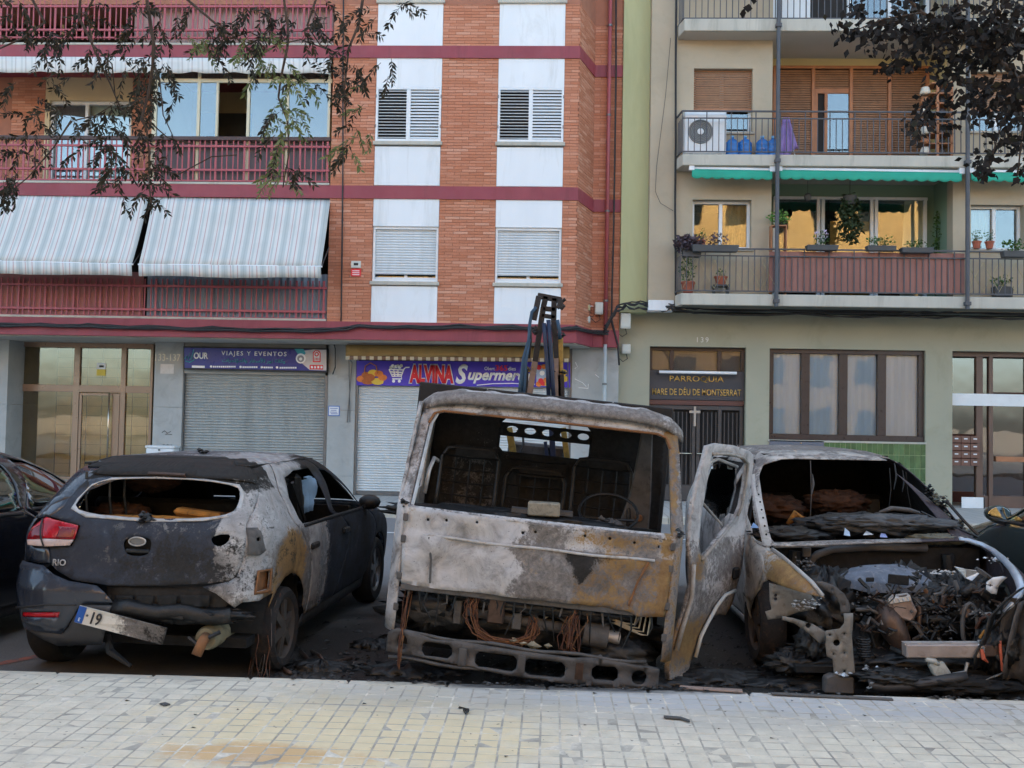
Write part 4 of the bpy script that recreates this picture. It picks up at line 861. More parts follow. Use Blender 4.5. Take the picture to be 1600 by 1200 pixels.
def sheet(name, P, nu, nv, mat, parent, sag=0.0, solid=.003, wave=None):
    """P: four corners (top left, top right, bottom right, bottom left); u runs in metres for the stripes"""
    a, b_, c, d = P; vs = []; uv = []
    for j in range(nv + 1):
        v = j / nv
        for i in range(nu + 1):
            u = i / nu; p = a.lerp(b_, u).lerp(d.lerp(c, u), v) + Vector((0, 0, -sag * math.sin(math.pi * v)))
            if wave: p += wave(u, v)
            vs.append(p); uv.append((u * (b_ - a).length, v))
    fs = [(j * (nu + 1) + i, j * (nu + 1) + i + 1, (j + 1) * (nu + 1) + i + 1, (j + 1) * (nu + 1) + i) for j in range(nv) for i in range(nu)]
    me = bpy.data.meshes.new(name); me.from_pydata([tuple(v) for v in vs], [], fs); me.update(); l = me.uv_layers.new(name='UVMap')
    for lp in me.loops: l.data[lp.index].uv = uv[lp.vertex_index]
    me.materials.append(mat); return obj(name, me, None, parent, smooth=True, solid=solid)
def awning(px_t, px_b, ytop, yv, yb, lab, side):
    yo = 17.5; A, B = at(px_t[0], ytop[0], YA + .02), at(px_t[1], ytop[1], YA + .02); D, C_ = at(px_b[0], yv[0], yo), at(px_b[1], yv[1], yo)
    t = thing('striped_awning', lab, 'awning', A, 'striped balcony awnings'); wv = lambda u, v: Vector((0, 0, .012 * math.sin(u * 17) * v))
    sheet('canvas', (A, B, C_, D), 24, 8, m_aw, t, .06, wave=wv)
    E_, G = at(px_b[0], yb[0], yo), at(px_b[1], yb[1], yo); D2, C2 = D + Vector((0, -.012, 0)), C_ + Vector((0, -.012, 0))
    sheet('valance', (D2, C2, G, E_), 30, 2, m_aw, t, 0, wave=lambda u, v: Vector((0, .02 * math.sin(u * 40) * v, .012 * math.sin(u * 9) * v)))
    obj('front_bar', MB().tube([D + Vector((-.02, .012, 0)), C_ + Vector((.02, .012, 0))], .018, 6), m_wframe, t); obj('roller', MB().tube([A + Vector((0, .05, .03)), B + Vector((0, .05, .03))], .04, 8), m_steel, t)
    for s, e in ((A, D), (B, C_)): obj('arm', MB().tube([s + Vector((0, .03, -.9)), e + Vector((0, .02, -.01))], .012, 6), m_steel, t)
awning((-90, 233), (-130, 206), (300, 306.5), (405, 413), (424, 431.5), 'striped canvas awning let down left of the gap over the first-floor balcony', 0)
awning((240, 516), (217, 501.5), (307, 312.5), (413, 416.5), (431.5, 435), 'striped canvas awning let down beside the brick bay over the first-floor balcony', 1)
for (p0, p1, ya, yb_, lab) in ((-80, 237, 88, 111, 'rolled-up pale awning over the open second-floor balcony'), (241, 516, 90, 112, 'rolled-up pale awning with scalloped edge over the glazed balcony')):
    A, B, C_, D = at(p0, ya, YA - .05), at(p1, ya + 1.5, YA - .05), at(p1, yb_ + 1.5, YA - .12), at(p0, yb_, YA - .12); t = thing('rolled_awning', lab, 'awning', A, 'rolled balcony awnings')
    obj('roller', MB().tube([A + Vector((0, .1, -.03)), B + Vector((0, .1, -.03))], .06, 10), m_wframe, t, smooth=True); sheet('valance', (A, B, C_, D), 60, 3, m_aw2, t, 0, wave=lambda u, v: Vector((0, .015 * math.sin(u * 50) * v, -.03 * abs(math.sin(u * 14)) * v)))
m_grn = pm('green_awning_canvas', S(40, 152, 126), .12, 3, .8)
for (p0, p1, lab) in ((1081, 1207, 'short rolled green awning left of the first dark pole'), (1218, 1503, 'long rolled green awning between the two dark poles'), (1517, 1640, 'rolled green awning right of the second dark pole, cut by the frame')):
    k = (p0 - 1081) * .010; A, B, C_, D = at(p0, 264 + k, YS + .03), at(p1, 265 + k + (p1 - p0) * .012, YS + .03), at(p1, 279 + k + (p1 - p0) * .012, YS - .03), at(p0, 278 + k, YS - .03); t = thing('green_awning', lab, 'awning', A)
    obj('cassette', MB().tube([A + Vector((-.05, .05, .02)), B + Vector((.05, .05, .02))], .045, 8), m_wframe, t, smooth=True); n = int((B - A).length / .22) + 1
    sheet('valance', (A, B, C_, D), n * 6, 3, m_grn, t, 0, wave=lambda u, v, n=n: Vector((0, 0, (-.035 * abs(math.sin(u * n * math.pi)) + .02) * v)))
    for s in (A, B): obj('bracket', MB().box(s.x - .05, s.x + .05, YS + .02, YS + .12, s.z - .02, s.z + .12), m_wframe, t)
A, B, C_, D = at(540, 539, YG - .55), at(890, 543, YG - .55), at(890, 560, YG - .6), at(540, 556, YG - .6)
t = thing('shop_awning', 'rolled ochre shop awning with chequered edge above purple banner', 'awning', A); m_okr = pm('ochre_awning_canvas', S(146, 122, 78), .14, 2, .85, dirt=S(104, 84, 52), dirt_amt=.5)
obj('roll', MB().tube([A + Vector((0, .15, -.06)), B + Vector((0, .15, -.06))], .085, 12), m_okr, t, smooth=True); sheet('canvas', (A, B, C_, D), 40, 3, m_okr, t, .0, wave=lambda u, v: Vector((0, .012 * math.sin(u * 30) * v, -.01 * math.sin(u * 22) * v)))
m_chk = stripe_mat('brown_cream_valance', None, .16, [(0, S(198, 186, 160)), (.5, S(120, 92, 74))]); sheet('valance', (D + Vector((0, -.004, 0)), C_ + Vector((0, -.004, 0)), at(890, 566, YG - .6), at(540, 562, YG - .6)), 70, 1, m_chk, t)
for p in (543, 888): obj('arm', MB().tube([at(p, 556, YG - .5), at(p, 556, YG - .5) + Vector((0, .45, -.1)), (at(p, 660, YG).x, YG - .03, at(p, 660, YG).z)], .012, 6), m_steel, t)
# ================================================================ pipes and cables on the facades
m_pinkpipe = pm('red_painted_pipe', S(160, 84, 88), .1, 4, .5); m_gpipe = pm('grey_zinc_pipe', S(176, 182, 182), .1, 4, .4)
yp = YR - .08; dp = thing('drainpipe', 'red painted drainpipe running down the recessed brick strip, grey below', 'pipe', at(947, 540, yp))
xdp = at(950, 250, yp).x; obj('upper_pipe', MB().tube([(xdp, yp, 11), (xdp, yp, at(946, 538, yp).z)], .04, 10), m_pinkpipe, dp, smooth=True); obj('lower_pipe', MB().tube([(xdp, yp, at(946, 538, yp).z), (xdp, yp, .12)], .037, 10), m_gpipe, dp, smooth=True)
for y in (40, 180, 330, 470, 600): obj('clip', MB().lathe((xdp, yp, at(947, y, yp).z), [(.05, -.02), (.05, .02)], 10), m_steel, dp)
def cable(name, pts, r, lab, n=1, spread=.02, sagseed=0, mat=None):
    rr = random.Random(sagseed); t = thing(name, lab, 'cables', pts[len(pts) // 2])
    for k in range(n):
        off = Vector((rr.uniform(-1, 1) * spread * .5, rr.uniform(-1, 0) * spread, rr.uniform(-1, 1) * spread)); P = []
        for i, p in enumerate(pts):
            P.append(Vector(p) + off + Vector((0, rr.uniform(-1, 1) * spread * .3, rr.uniform(-1, 1) * spread * .5)))
            if i < len(pts) - 1:
                for f in (.33, .66): P.append(Vector(p).lerp(Vector(pts[i + 1]), f) + off + Vector((0, 0, -rr.random() * spread * .7)))
        obj('cable', MB().tube(P, r * rr.uniform(.7, 1.2), 5), mat or m_cable, t, smooth=True)
    return t
yc = YA - .12
cable('cable_bundle', [at(x, y, yc) for x, y in ((-60, 503), (60, 505), (140, 506), (230, 509), (330, 511), (430, 512), (505, 513), (560, 507), (640, 509), (720, 508), (800, 509), (860, 510), (902, 510))] + [at(930, 517, YR - .1), at(950, 516, YR - .1)], .018, 'thick bundle of black cables along the red canopy edge', 6, .05, 3)
cable('cable_bundle', [at(x, y, 19.05) for x, y in ((945, 515), (956, 495), (965, 480), (980, 474), (1000, 475), (1030, 478))] + [at(x, y, YW - .05) for x, y in ((1050, 478), (1062, 478))] + [at(x, y, YS + .5) for x, y in ((1100, 483), (1250, 486), (1400, 488), (1500, 488), (1620, 491))], .016, 'black cable tangle bridging both houses and running under the parish slab', 6, .07, 5)
cable('cable_bundle', [at(x, y, YR - .05) for x, y in ((963, -20), (963, 120), (961, 260), (959, 380), (957, 440), (956, 500), (966, 540), (968, 570))], .017, 'black cables dropping down the brick corner beside red pipe', 4, .03, 8)
cable('cable_run', [at(x, y, YA - .02) for x, y in ((537, -20), (536, 120), (536, 250), (535, 350), (534, 430), (533, 503))], .011, 'thin dark cables down the brick pier left of the white panels', 2, .035, 9)
cable('cable_run', [at(x, y, YW - .04) for x, y in ((1057, -20), (1056, 100), (1056, 220), (1055, 330), (1056, 420), (1056, 478))], .012, 'dark cables down the beige wall beside the balconies', 4, .035, 10)
cable('cable_run', [at(x, y, YW - .04) for x, y in ((1048, 60), (1040, 150), (1026, 260), (1024, 300), (1032, 318), (1052, 330))], .006, 'thin loose cable looping across the beige wall', 1, .01, 11)
cable('cable_run', [at(x, y, YG - .05) for x, y in ((507, 515), (512, 524), (520, 530), (524, 545), (524, 575), (520, 585))], .009, 'short loose cable hanging over the pillar between both shops', 2, .02, 12)
cable('cable_run', [at(x, y, YG - .04) for x, y in ((545, 545), (546, 600), (547, 660))], .006, 'thin straight cord hanging beside the purple banner', 1, .004, 13)
def box_unit(px, Y, lab, cat='meter box', name='junction_box', mat=m_pvc):
    x0, x1, z0, z1 = rect(*px, Y); t = thing(name, lab, cat, ((x0 + x1) / 2, Y, z0)); obj('case', MB().box(x0, x1, Y - .1, Y, z0, z1), mat, t, bevel=.015); obj('lid', MB().box(x0 + .01, x1 - .01, Y - .112, Y - .101, z0 + .03, z1 - .02), mat, t, bevel=.008)
    obj('lead', MB().tube([((x0 + x1) / 2, Y - .05, z0), ((x0 + x1) / 2 + .03, Y - .06, z0 - .1), ((x0 + x1) / 2 - .06, Y - .05, z0 - .16), (x0 - .1, Y - .04, z0 - .05)], .008, 5), m_cable, t); return t
box_unit((929, 473, 942, 492), YR, 'pale grey meter box on recessed brick beside red pipe'); box_unit((909, 495, 922, 505), YR - .1, 'small white box amid the cable tangle below brick corner'); box_unit((913, 477, 922, 486), YR - .1, 'small yellowish box amid the cable tangle, upper one', mat=pm('yellowed_plastic', S(186, 180, 140), .08, 6, .5))
box_unit((969, 490, 985, 514), 19.3, 'pale green-marked meter box on the olive wall, upper one'); box_unit((971, 538, 985, 553), 19.5, 'small pale meter box on the olive wall, lower one')
t = thing('cable_tangle', 'tangled knot of loose wires on the brick corner under meter box', 'cables', at(915, 495, YR - .1)); rr = random.Random(4)
for k in range(14):
    p = at(912 + rr.uniform(-8, 8), 490 + rr.uniform(-14, 14), YR - .15); P = [p]
    for j in range(6): p = p + Vector((rr.uniform(-.07, .07), rr.uniform(-.02, .02), rr.uniform(-.09, .06))); P.append(p)
    obj('wire', MB().tube(P, .006, 4), m_cable if k % 3 else m_wht, t)
# ================================================================ things on the balconies of the parish house
zS2, zS1 = SL[1][1], SL[0][1]
x0, x1, z0, z1 = rect(1069, 178, 1134, 238, YS + .25); ac = thing('air_conditioner', 'white air conditioner unit with round fan on the upper balcony', 'air conditioner', ((x0 + x1) / 2, YS + .3, zS2)); z0 = zS2 + .06
obj('case', MB().box(x0, x1, YS + .18, YS + .42, z0, z1 + .06), m_wframe, ac, bevel=.02); cx, cz, fr_ = x0 + (x1 - x0) * .38, (z0 + z1 + .06) / 2, .24
obj('fan_ring', MB().lathe((cx, YS + .165, cz), [(fr_, .01), (fr_, 0), (fr_ - .02, -.004), (fr_ - .03, .008)], 28, 'y'), pm('mid_grey_plastic', S(120, 122, 122), .08, 6, .5), ac, smooth=True); obj('fan_well', MB().lathe((cx, YS + .174, cz), [(0, 0), (fr_ - .03, 0)], 28, 'y'), pm('fan_grey', S(104, 106, 106), .2, 8, .6), ac)
obj('fan_hub', MB().lathe((cx, YS + .16, cz), [(0, -.004), (.06, -.004), (.065, .012)], 18, 'y'), m_wframe, ac)
for r_ in (.09, .12, .15, .18): obj('guard_wire', MB().lathe((cx, YS + .168, cz), [(r_, 0), (r_ + .006, -.004), (r_ + .012, 0)], 28, 'y'), pm('guard_grey', S(150, 152, 152), .05, 8, .5), ac)
for x in (x0 + .1, x1 - .15): obj('foot', MB().box(x, x + .07, YS + .2, YS + .42, zS2 + .002, z0), m_iron, ac)
m_bot = pm('blue_water_bottle', S(60, 140, 226), .15, 5, .15); m_bot.node_tree.nodes['Principled BSDF'].inputs['Transmission Weight'].default_value = .35
bl = ('leftmost', 'second from left', 'third from left', 'rightmost'); bm_ = MB().lathe((0, 0, 0), [(0, .0), (.12, .0), (.135, .02), (.135, .10), (.125, .115), (.135, .13), (.135, .22), (.125, .235), (.135, .25), (.13, .30), (.08, .36), (.035, .385), (.035, .43), (0, .43)], 16).mesh('bottle_body'); bm_.materials.append(m_bot); bm_.polygons.foreach_set('use_smooth', [True] * len(bm_.polygons))
bc_ = MB().lathe((0, 0, 0), [(.038, .41), (.038, .445), (0, .445)], 12).mesh('cap'); bc_.materials.append(pm('light_blue_cap', S(120, 180, 220), .05, 8, .4))
for k, px in enumerate((1144, 1164, 1191, 1208)):
    p = at(px, 236, YS + .3); t = thing('water_bottle', 'large blue water bottle on balcony floor, ' + bl[k] + ' of four', 'bottle', (p.x, YS + .3, zS2 + .001), 'blue water bottles on balcony'); o = inst('bottle_body', bm_, t, (p.x, YS + .3, zS2 + .001)); inst('cap', bc_, t, (p.x, YS + .3, zS2 + .001))
t = thing('draped_cloth', 'purple cloth hung over a drying rack on the upper balcony', 'cloth', at(1232, 238, YS + .3)); m_pc = pm('purple_cloth', S(150, 130, 190), .15, 7, .9); tp = at(1226, 184, YS + .2)
vs = []; n = 18
for j in range(9):
    for i in range(n):
        u = i / (n - 1); v = j / 8; hw_ = .06 + .14 * v; p = Vector((tp.x + .02 + (u - .5) * 2 * hw_ + .05 * v, YS + .2 - .02 + .03 * math.sin(u * 19 + v * 3) * (.4 + v), tp.z - v * (.72 + .12 * math.sin(u * 5)))); vs.append(p)
obj('cloth', MB().add(vs, [(j * n + i, j * n + i + 1, (j + 1) * n + i + 1, (j + 1) * n + i) for j in range(8) for i in range(n - 1)]), m_pc, t, smooth=True, solid=.006)
for s in (-1, 1): obj('rack_leg', MB().tube([(tp.x, YS + .24, tp.z), (tp.x + s * .2 + .05, YS + .3, zS2)], .01, 6), m_wframe, t)
obj('rack_top', MB().tube([(tp.x - .05, YS + .22, tp.z), (tp.x + .1, YS + .22, tp.z)], .01, 6), m_wframe, t)
t = thing('wooden_shelf', 'tall orange timber shelf unit packed with pale bundles on balcony', 'shelf', at(1462, 240, YS + .5)); xa, xb_ = at(1441, 180, YS + .55).x, at(1486, 180, YS + .35).x; zt_ = at(1475, 130, YS + .4).z; xm_ = at(1464, 180, YS + .35).x
for (x, y) in ((xm_, YS + .3), (xb_, YS + .3), (xa + .1, YS + .62), (xb_ - .1, YS + .62)): obj('upright', MB().box(x - .025, x + .025, y, y + .04, zS2 + .001, zt_), m_woodf, t, bevel=.004)
for k in range(8):
    z = zS2 + .12 + k * (zt_ - zS2 - .16) / 7; obj('shelf_board', MB().box(xa + .08, xb_ + .02, YS + .30, YS + .66, z, z + .022), m_woodf, t); r_ = random.Random(k)
    if k < 7:
        for q in range(2): xx = xm_ - .25 + q * .3; obj('bundle', MB().lathe((xx + .06, YS + .44, z + .024), [(0, 0), (.08 + r_.random() * .03, 0), (.1, .05), (.07, .1 + r_.random() * .05), (0, .12)], 9), (m_curt, m_dframe, m_woodf, m_black)[(k * 2 + q) % 4], t, smooth=True)
# plants
m_leaf = pm('green_leaf', S(74, 104, 52), .35, 14, .55, spec=.3); m_leafd = pm('dark_leaf', S(48, 62, 36), .35, 14, .6, spec=.3); m_leafv = pm('mauve_leaf', S(84, 72, 80), .3, 14, .6, spec=.3); m_terra = pm('terracotta_pot', S(168, 96, 74), .14, 6, .8); m_gpot = pm('dark_grey_planter', S(76, 78, 80), .1, 5, .6); m_flo = pm('pale_violet_petals', S(190, 176, 206), .15, 20, .7)
def leafcloud(c, rad, n, size, seed, droop=0.0, shape=None):
    r_ = random.Random(seed); mb = MB()
    for i in range(n):
        while True:
            d = Vector((r_.uniform(-1, 1), r_.uniform(-1, 1), r_.uniform(-1, 1)))
            if .15 < d.length < 1: break
        p = Vector(c) + Vector((d.x * rad[0], d.y * rad[1], d.z * rad[2])); s_ = size * r_.uniform(.6, 1.3)
        u = Vector((r_.uniform(-1, 1), r_.uniform(-1, 1), r_.uniform(-.4, .8) - droop)).normalized(); q = u.cross(Vector((r_.uniform(-1, 1), r_.uniform(-1, 1), r_.uniform(-1, 1)))).normalized() * .32; nn = u.cross(q) * .3
        mb.add([p, p + (u * .45 + q + nn) * s_, p + u * s_, p + (u * .45 - q + nn) * s_], [(0, 1, 2, 3)])
    mb.stuff = True; return mb
def potplant(px, py, Y, zbase, lab, pot, cloud, ptype='round', leaf=None, flo=False, name='potted_plant'):
    p = at(px, py, Y); zb_ = zbase if zbase is not None else p.z; t = thing(name, lab, 'plant', (p.x, Y, zb_)); w_, h_ = pot
    if ptype == 'round': obj('pot', MB().lathe((p.x, Y, zb_), [(0, 0), (w_ * .35, 0), (w_ * .5, h_ * .85), (w_ * .56, h_ * .85), (w_ * .56, h_), (w_ * .45, h_), (w_ * .42, h_ * .8), (0, h_ * .8)], 14), m_terra, t, smooth='auto')
    elif ptype == 'trough': obj('trough', MB().add([(p.x + sx * w_ * a, Y + sy * .09 * b, zb_ + z) for z, b, a in ((0, .8, .47), (h_, 1, .5)) for sx, sy in ((-1, -1), (1, -1), (1, 1), (-1, 1))], [(3, 2, 1, 0), (4, 5, 6, 7), (0, 1, 5, 4), (1, 2, 6, 5), (2, 3, 7, 6), (3, 0, 4, 7)]), m_gpot, t, bevel=.008)
    if cloud[2] > 0:
        for k in range(3): obj('stem', MB().tube([(p.x + (k - 1) * .02, Y, zb_ + h_ * .7), (p.x + (k - 1) * cloud[0] * .3, Y, zb_ + h_ + cloud[1] * .9)], .006, 4), m_leafd, t)
    obj('foliage', leafcloud((p.x, Y, zb_ + h_ + cloud[1] * .85), (cloud[0], min(cloud[0], .16), cloud[1]), int(cloud[2]), cloud[3], int(px)), leaf or m_leaf, t)
    if flo: obj('flowers', leafcloud((p.x, Y, zb_ + h_ + cloud[1] * 1.2), (cloud[0], .12, cloud[1] * .8), 26, .05, 7 + int(px)), m_flo, t)
    return t
zr1 = zs(388)
potplant(1117, 388, YS - .02, zr1 - .08, 'long planter with grey-green plants on the left balcony rail', (.9, .13), (.32, .12, 110, .06), 'trough', m_leafv)
potplant(1284, 388, YS - .02, zr1 - .03, 'short planter with violet flowers on the rail above brown screen', (.6, .1), (.16, .15, 80, .055), 'trough', m_leaf, True)
potplant(1376, 388, YS - .02, zr1 - .03, 'planter with bushy pale leaves right of the hanging plant', (.55, .1), (.28, .1, 110, .06), 'trough'); potplant(1432, 390, YS - .02, zr1 - .06, 'planter with low green leaves near the right end of brown screen', (.6, .1), (.22, .08, 90, .05), 'trough')
potplant(1075, 452, YS + .22, zS1 + .03, 'terracotta pot with leafy stems on the left balcony floor', (.26, .22), (.18, .26, 90, .07)); potplant(1126, 452, YS + .22, zS1 + .2, 'terracotta pot on a dark stool behind the balcony bars', (.24, .16), (.1, .08, 40, .05))
st = thing('plant_stool', 'small dark stool under a terracotta pot behind balcony bars', 'stool', (at(1126, 452, YS + .22).x, YS + .22, zS1)); xq = at(1126, 452, YS + .22).x; obj('seat', MB().box(xq - .16, xq + .16, YS + .1, YS + .34, zS1 + .16, zS1 + .195), m_gpot, st, bevel=.005)
for sx in (-1, 1):
    for sy in (-1, 1): obj('leg', MB().box(xq + sx * .13 - .015, xq + sx * .13 + .015, YS + .22 + sy * .09 - .015, YS + .22 + sy * .09 + .015, zS1 + .001, zS1 + .16), m_gpot, st)
potplant(1566, 455, YS + .22, zS1 + .03, 'dark square planter with sprawling plant right of the second pole', (.36, .2), (.18, .12, 60, .07), 'trough')
for k, (px, l_) in enumerate(((1096, 'first'), (1526, 'second'), (1546, 'third'))): potplant(px, 388 + k * 2, YW - .08, (W1 if k == 0 else W1r)[2] + .001, ('small terracotta pot on sill of the left window', 'terracotta pot with twiggy plant on sill of the right window', 'smaller terracotta pot on sill of right window, next along')[k], (.16, .14), (.1, .12, 40, .05))
potplant(1586, 392, YS - .02, zr1 - .12, 'grey planter with grassy leaves on the rail at the frame edge', (.5, .12), (.25, .12, 90, .07), 'trough')
# hanging plants and climbers
p = at(1328, 305, YS + .6); t = thing('hanging_plant', 'large hanging plant trailing in front of the loggia doors', 'plant', (p.x, YS + .6, p.z)); obj('foliage', leafcloud((p.x, YS + .6, p.z - .32), (.2, .16, .36), 420, .09, 5, .6), m_leafd, t); obj('trailing_leaves', leafcloud((p.x + .02, YS + .6, p.z - .65), (.24, .15, .3), 260, .1, 6, .8), m_leafd, t); obj('cord', MB().tube([(p.x, YS + .6, p.z), (p.x, YS + .6, SL[1][0])], .006, 4), m_black, t); obj('pot', MB().lathe((p.x, YS + .6, p.z - .2), [(0, 0), (.1, 0), (.14, .18), (.12, .18)], 12), m_gpot, t)
p = at(1262, 306, YS + .6); t = thing('hanging_lamp', 'small dark round hanging lantern under loggia ceiling', 'lantern', (p.x, YS + .6, p.z)); obj('bowl', MB().lathe((p.x, YS + .6, p.z - .06), [(0, -.05), (.06, -.02), (.075, .05), (.05, .1), (0, .12)], 12), m_gpot, t, smooth=True); obj('cord', MB().tube([(p.x, YS + .6, p.z + .05), (p.x, YS + .6, SL[1][0])], .004, 4), m_black, t)
p = at(1215, 345, YS + .3); t = thing('potted_plant', 'bright green potted plant on a small rack beside the first pole', 'plant', (p.x + .02, YS + .3, zS1)); obj('rack', MB().box(p.x - .14, p.x + .16, YS + .2, YS + .4, p.z - .12, p.z - .1).box(p.x - .14, p.x - .12, YS + .2, YS + .4, zS1, p.z - .12).box(p.x + .14, p.x + .16, YS + .2, YS + .4, zS1, p.z - .12), m_woodf, t); obj('foliage', leafcloud((p.x + .04, YS + .3, p.z + .06), (.22, .12, .14), 150, .07, 9), pm('fresh_leaf', S(96, 140, 62), .3, 14, .5), t)
p = at(1464, 370, YI - .3); t = thing('climbing_plant', 'thin climbing plant on the green loggia side wall', 'plant', (p.x, YI - .3, zS1)); obj('stem', MB().tube([(p.x, YI - .25, zS1), (p.x + .02, YI - .25, p.z + .5)], .01, 5), m_leafd, t); obj('foliage', leafcloud((p.x, YI - .3, p.z), (.12, .1, .5), 150, .07, 10), m_leaf, t)
p = at(1068, 386, YW - .1); t = thing('trailing_plant', 'bushy mauve plant spilling over the left end of balcony', 'plant', (p.x, YS + .2, zr1)); obj('foliage', leafcloud((p.x + .05, YS + .12, p.z + .02), (.28, .18, .15), 330, .1, 12, .1), m_leafv, t); obj('planter', MB().box(p.x - .05, p.x + .3, YS + .05, YS + .2, zr1 - .16, zr1 - .02), m_gpot, t, bevel=.006)
mb_ = thing('letter_tray', 'small white box standing against the pillar behind the hatchback', 'box', at(251, 704, YG - .3)); x0, x1, z0, z1 = rect(230, 700, 273, 760, YG - .25); obj('case', MB().box(x0, x1, YG - .35, YG - .03, .122, z1), m_wframe, mb_, bevel=.02); obj('lid', MB().box(x0 - .015, x1 + .015, YG - .365, YG - .025, z1 + .001, z1 + .05), m_wframe, mb_, bevel=.012); obj('lock', MB().box((x0 + x1) / 2 - .02, (x0 + x1) / 2 + .02, YG - .372, YG - .366, z1 - .05, z1 - .02), m_black, mb_)
# ================================================================ vehicle toolkit
def spl(pts):
    """smooth monotone interpolation through (z, value) points"""
    xs = [p[0] for p in pts]; ys = [p[1] for p in pts]; n = len(xs); d = [(ys[i + 1] - ys[i]) / (xs[i + 1] - xs[i]) for i in range(n - 1)]
    m = [d[0]] + [(0 if d[i - 1] * d[i] <= 0 else 2 * d[i - 1] * d[i] / (d[i - 1] + d[i])) for i in range(1, n - 1)] + [d[-1]]
    def f(x):
        x = min(max(x, xs[0]), xs[-1]); i = 0
        while i < n - 2 and x > xs[i + 1]: i += 1
        h = xs[i + 1] - xs[i]; t = (x - xs[i]) / h
        return ys[i] * (1 + 2 * t) * (1 - t) ** 2 + m[i] * h * t * (1 - t) ** 2 + ys[i + 1] * t * t * (3 - 2 * t) + m[i + 1] * h * t * t * (t - 1)
    return f
def inpoly(p, poly):
    c = False; n = len(poly); x, y = p; j = n - 1
    for i in range(n):
        (xi, yi), (xj, yj) = poly[i], poly[j]
        if (yi > y) != (yj > y) and x < (xj - xi) * (y - yi) / (yj - yi) + xi: c = not c
        j = i
    return c
def smoothpoly(poly, it=1):
    for _ in range(it):
        q = []
        for i in range(len(poly)):
            a, b = poly[i], poly[(i + 1) % len(poly)]; q += [(a[0] * .75 + b[0] * .25, a[1] * .75 + b[1] * .25), (a[0] * .25 + b[0] * .75, a[1] * .25 + b[1] * .75)]
        poly = q
    return poly
def densify(poly, h):
    q = []
    for i in range(len(poly)):
        a, b = poly[i], poly[(i + 1) % len(poly)]; k = max(1, int(math.dist(a, b) / h + .5))
        q += [(a[0] + (b[0] - a[0]) * j / k, a[1] + (b[1] - a[1]) * j / k) for j in range(k)]
    return q
def tri2d(outline, holes, h):
    rings = [densify(outline, h)] + [densify(o, h * .8) for o in holes]; V = []; E_ = []
    for r in rings:
        b = len(V); V += r; E_ += [(b + i, b + (i + 1) % len(r)) for i in range(len(r))]
    xs = [p[0] for p in outline]; ys = [p[1] for p in outline]; y = min(ys) + h * .5; r = 0; bound = V[:]
    grid = {}
    for p in bound: grid.setdefault((int(p[0] // h), int(p[1] // h)), []).append(p)
    while y < max(ys):
        x = min(xs) + (h * .5 if r % 2 else h)
        while x < max(xs):
            if inpoly((x, y), outline) and not any(inpoly((x, y), o) for o in holes):
                gx, gy = int(x // h), int(y // h)
                if all(math.dist((x, y), p) > h * .45 for a in (-1, 0, 1) for b in (-1, 0, 1) for p in grid.get((gx + a, gy + b), ())): V.append((x, y))
            x += h
        y += h * .87; r += 1
    ov, oe, of, *_ = delaunay_2d_cdt([Vector(p) for p in V], E_, [], 0, 1e-5)
    fs = []
    for f in of:
        c = (sum(ov[i].x for i in f) / 3, sum(ov[i].y for i in f) / 3)
        if inpoly(c, outline) and not any(inpoly(c, o) for o in holes): fs.append(tuple(f))
    return [(v.x, v.y) for v in ov], fs
def burn_attr(me, fn):
    """per-vertex wear masks: rust, ash, soot, sound paint (what the fire left on the metal)"""
    a = me.attributes.new('burn', 'FLOAT_COLOR', 'POINT'); buf = []
    for v in me.vertices: buf += [min(1, max(0, x)) for x in fn(v.co)]
    a.data.foreach_set('color', buf)
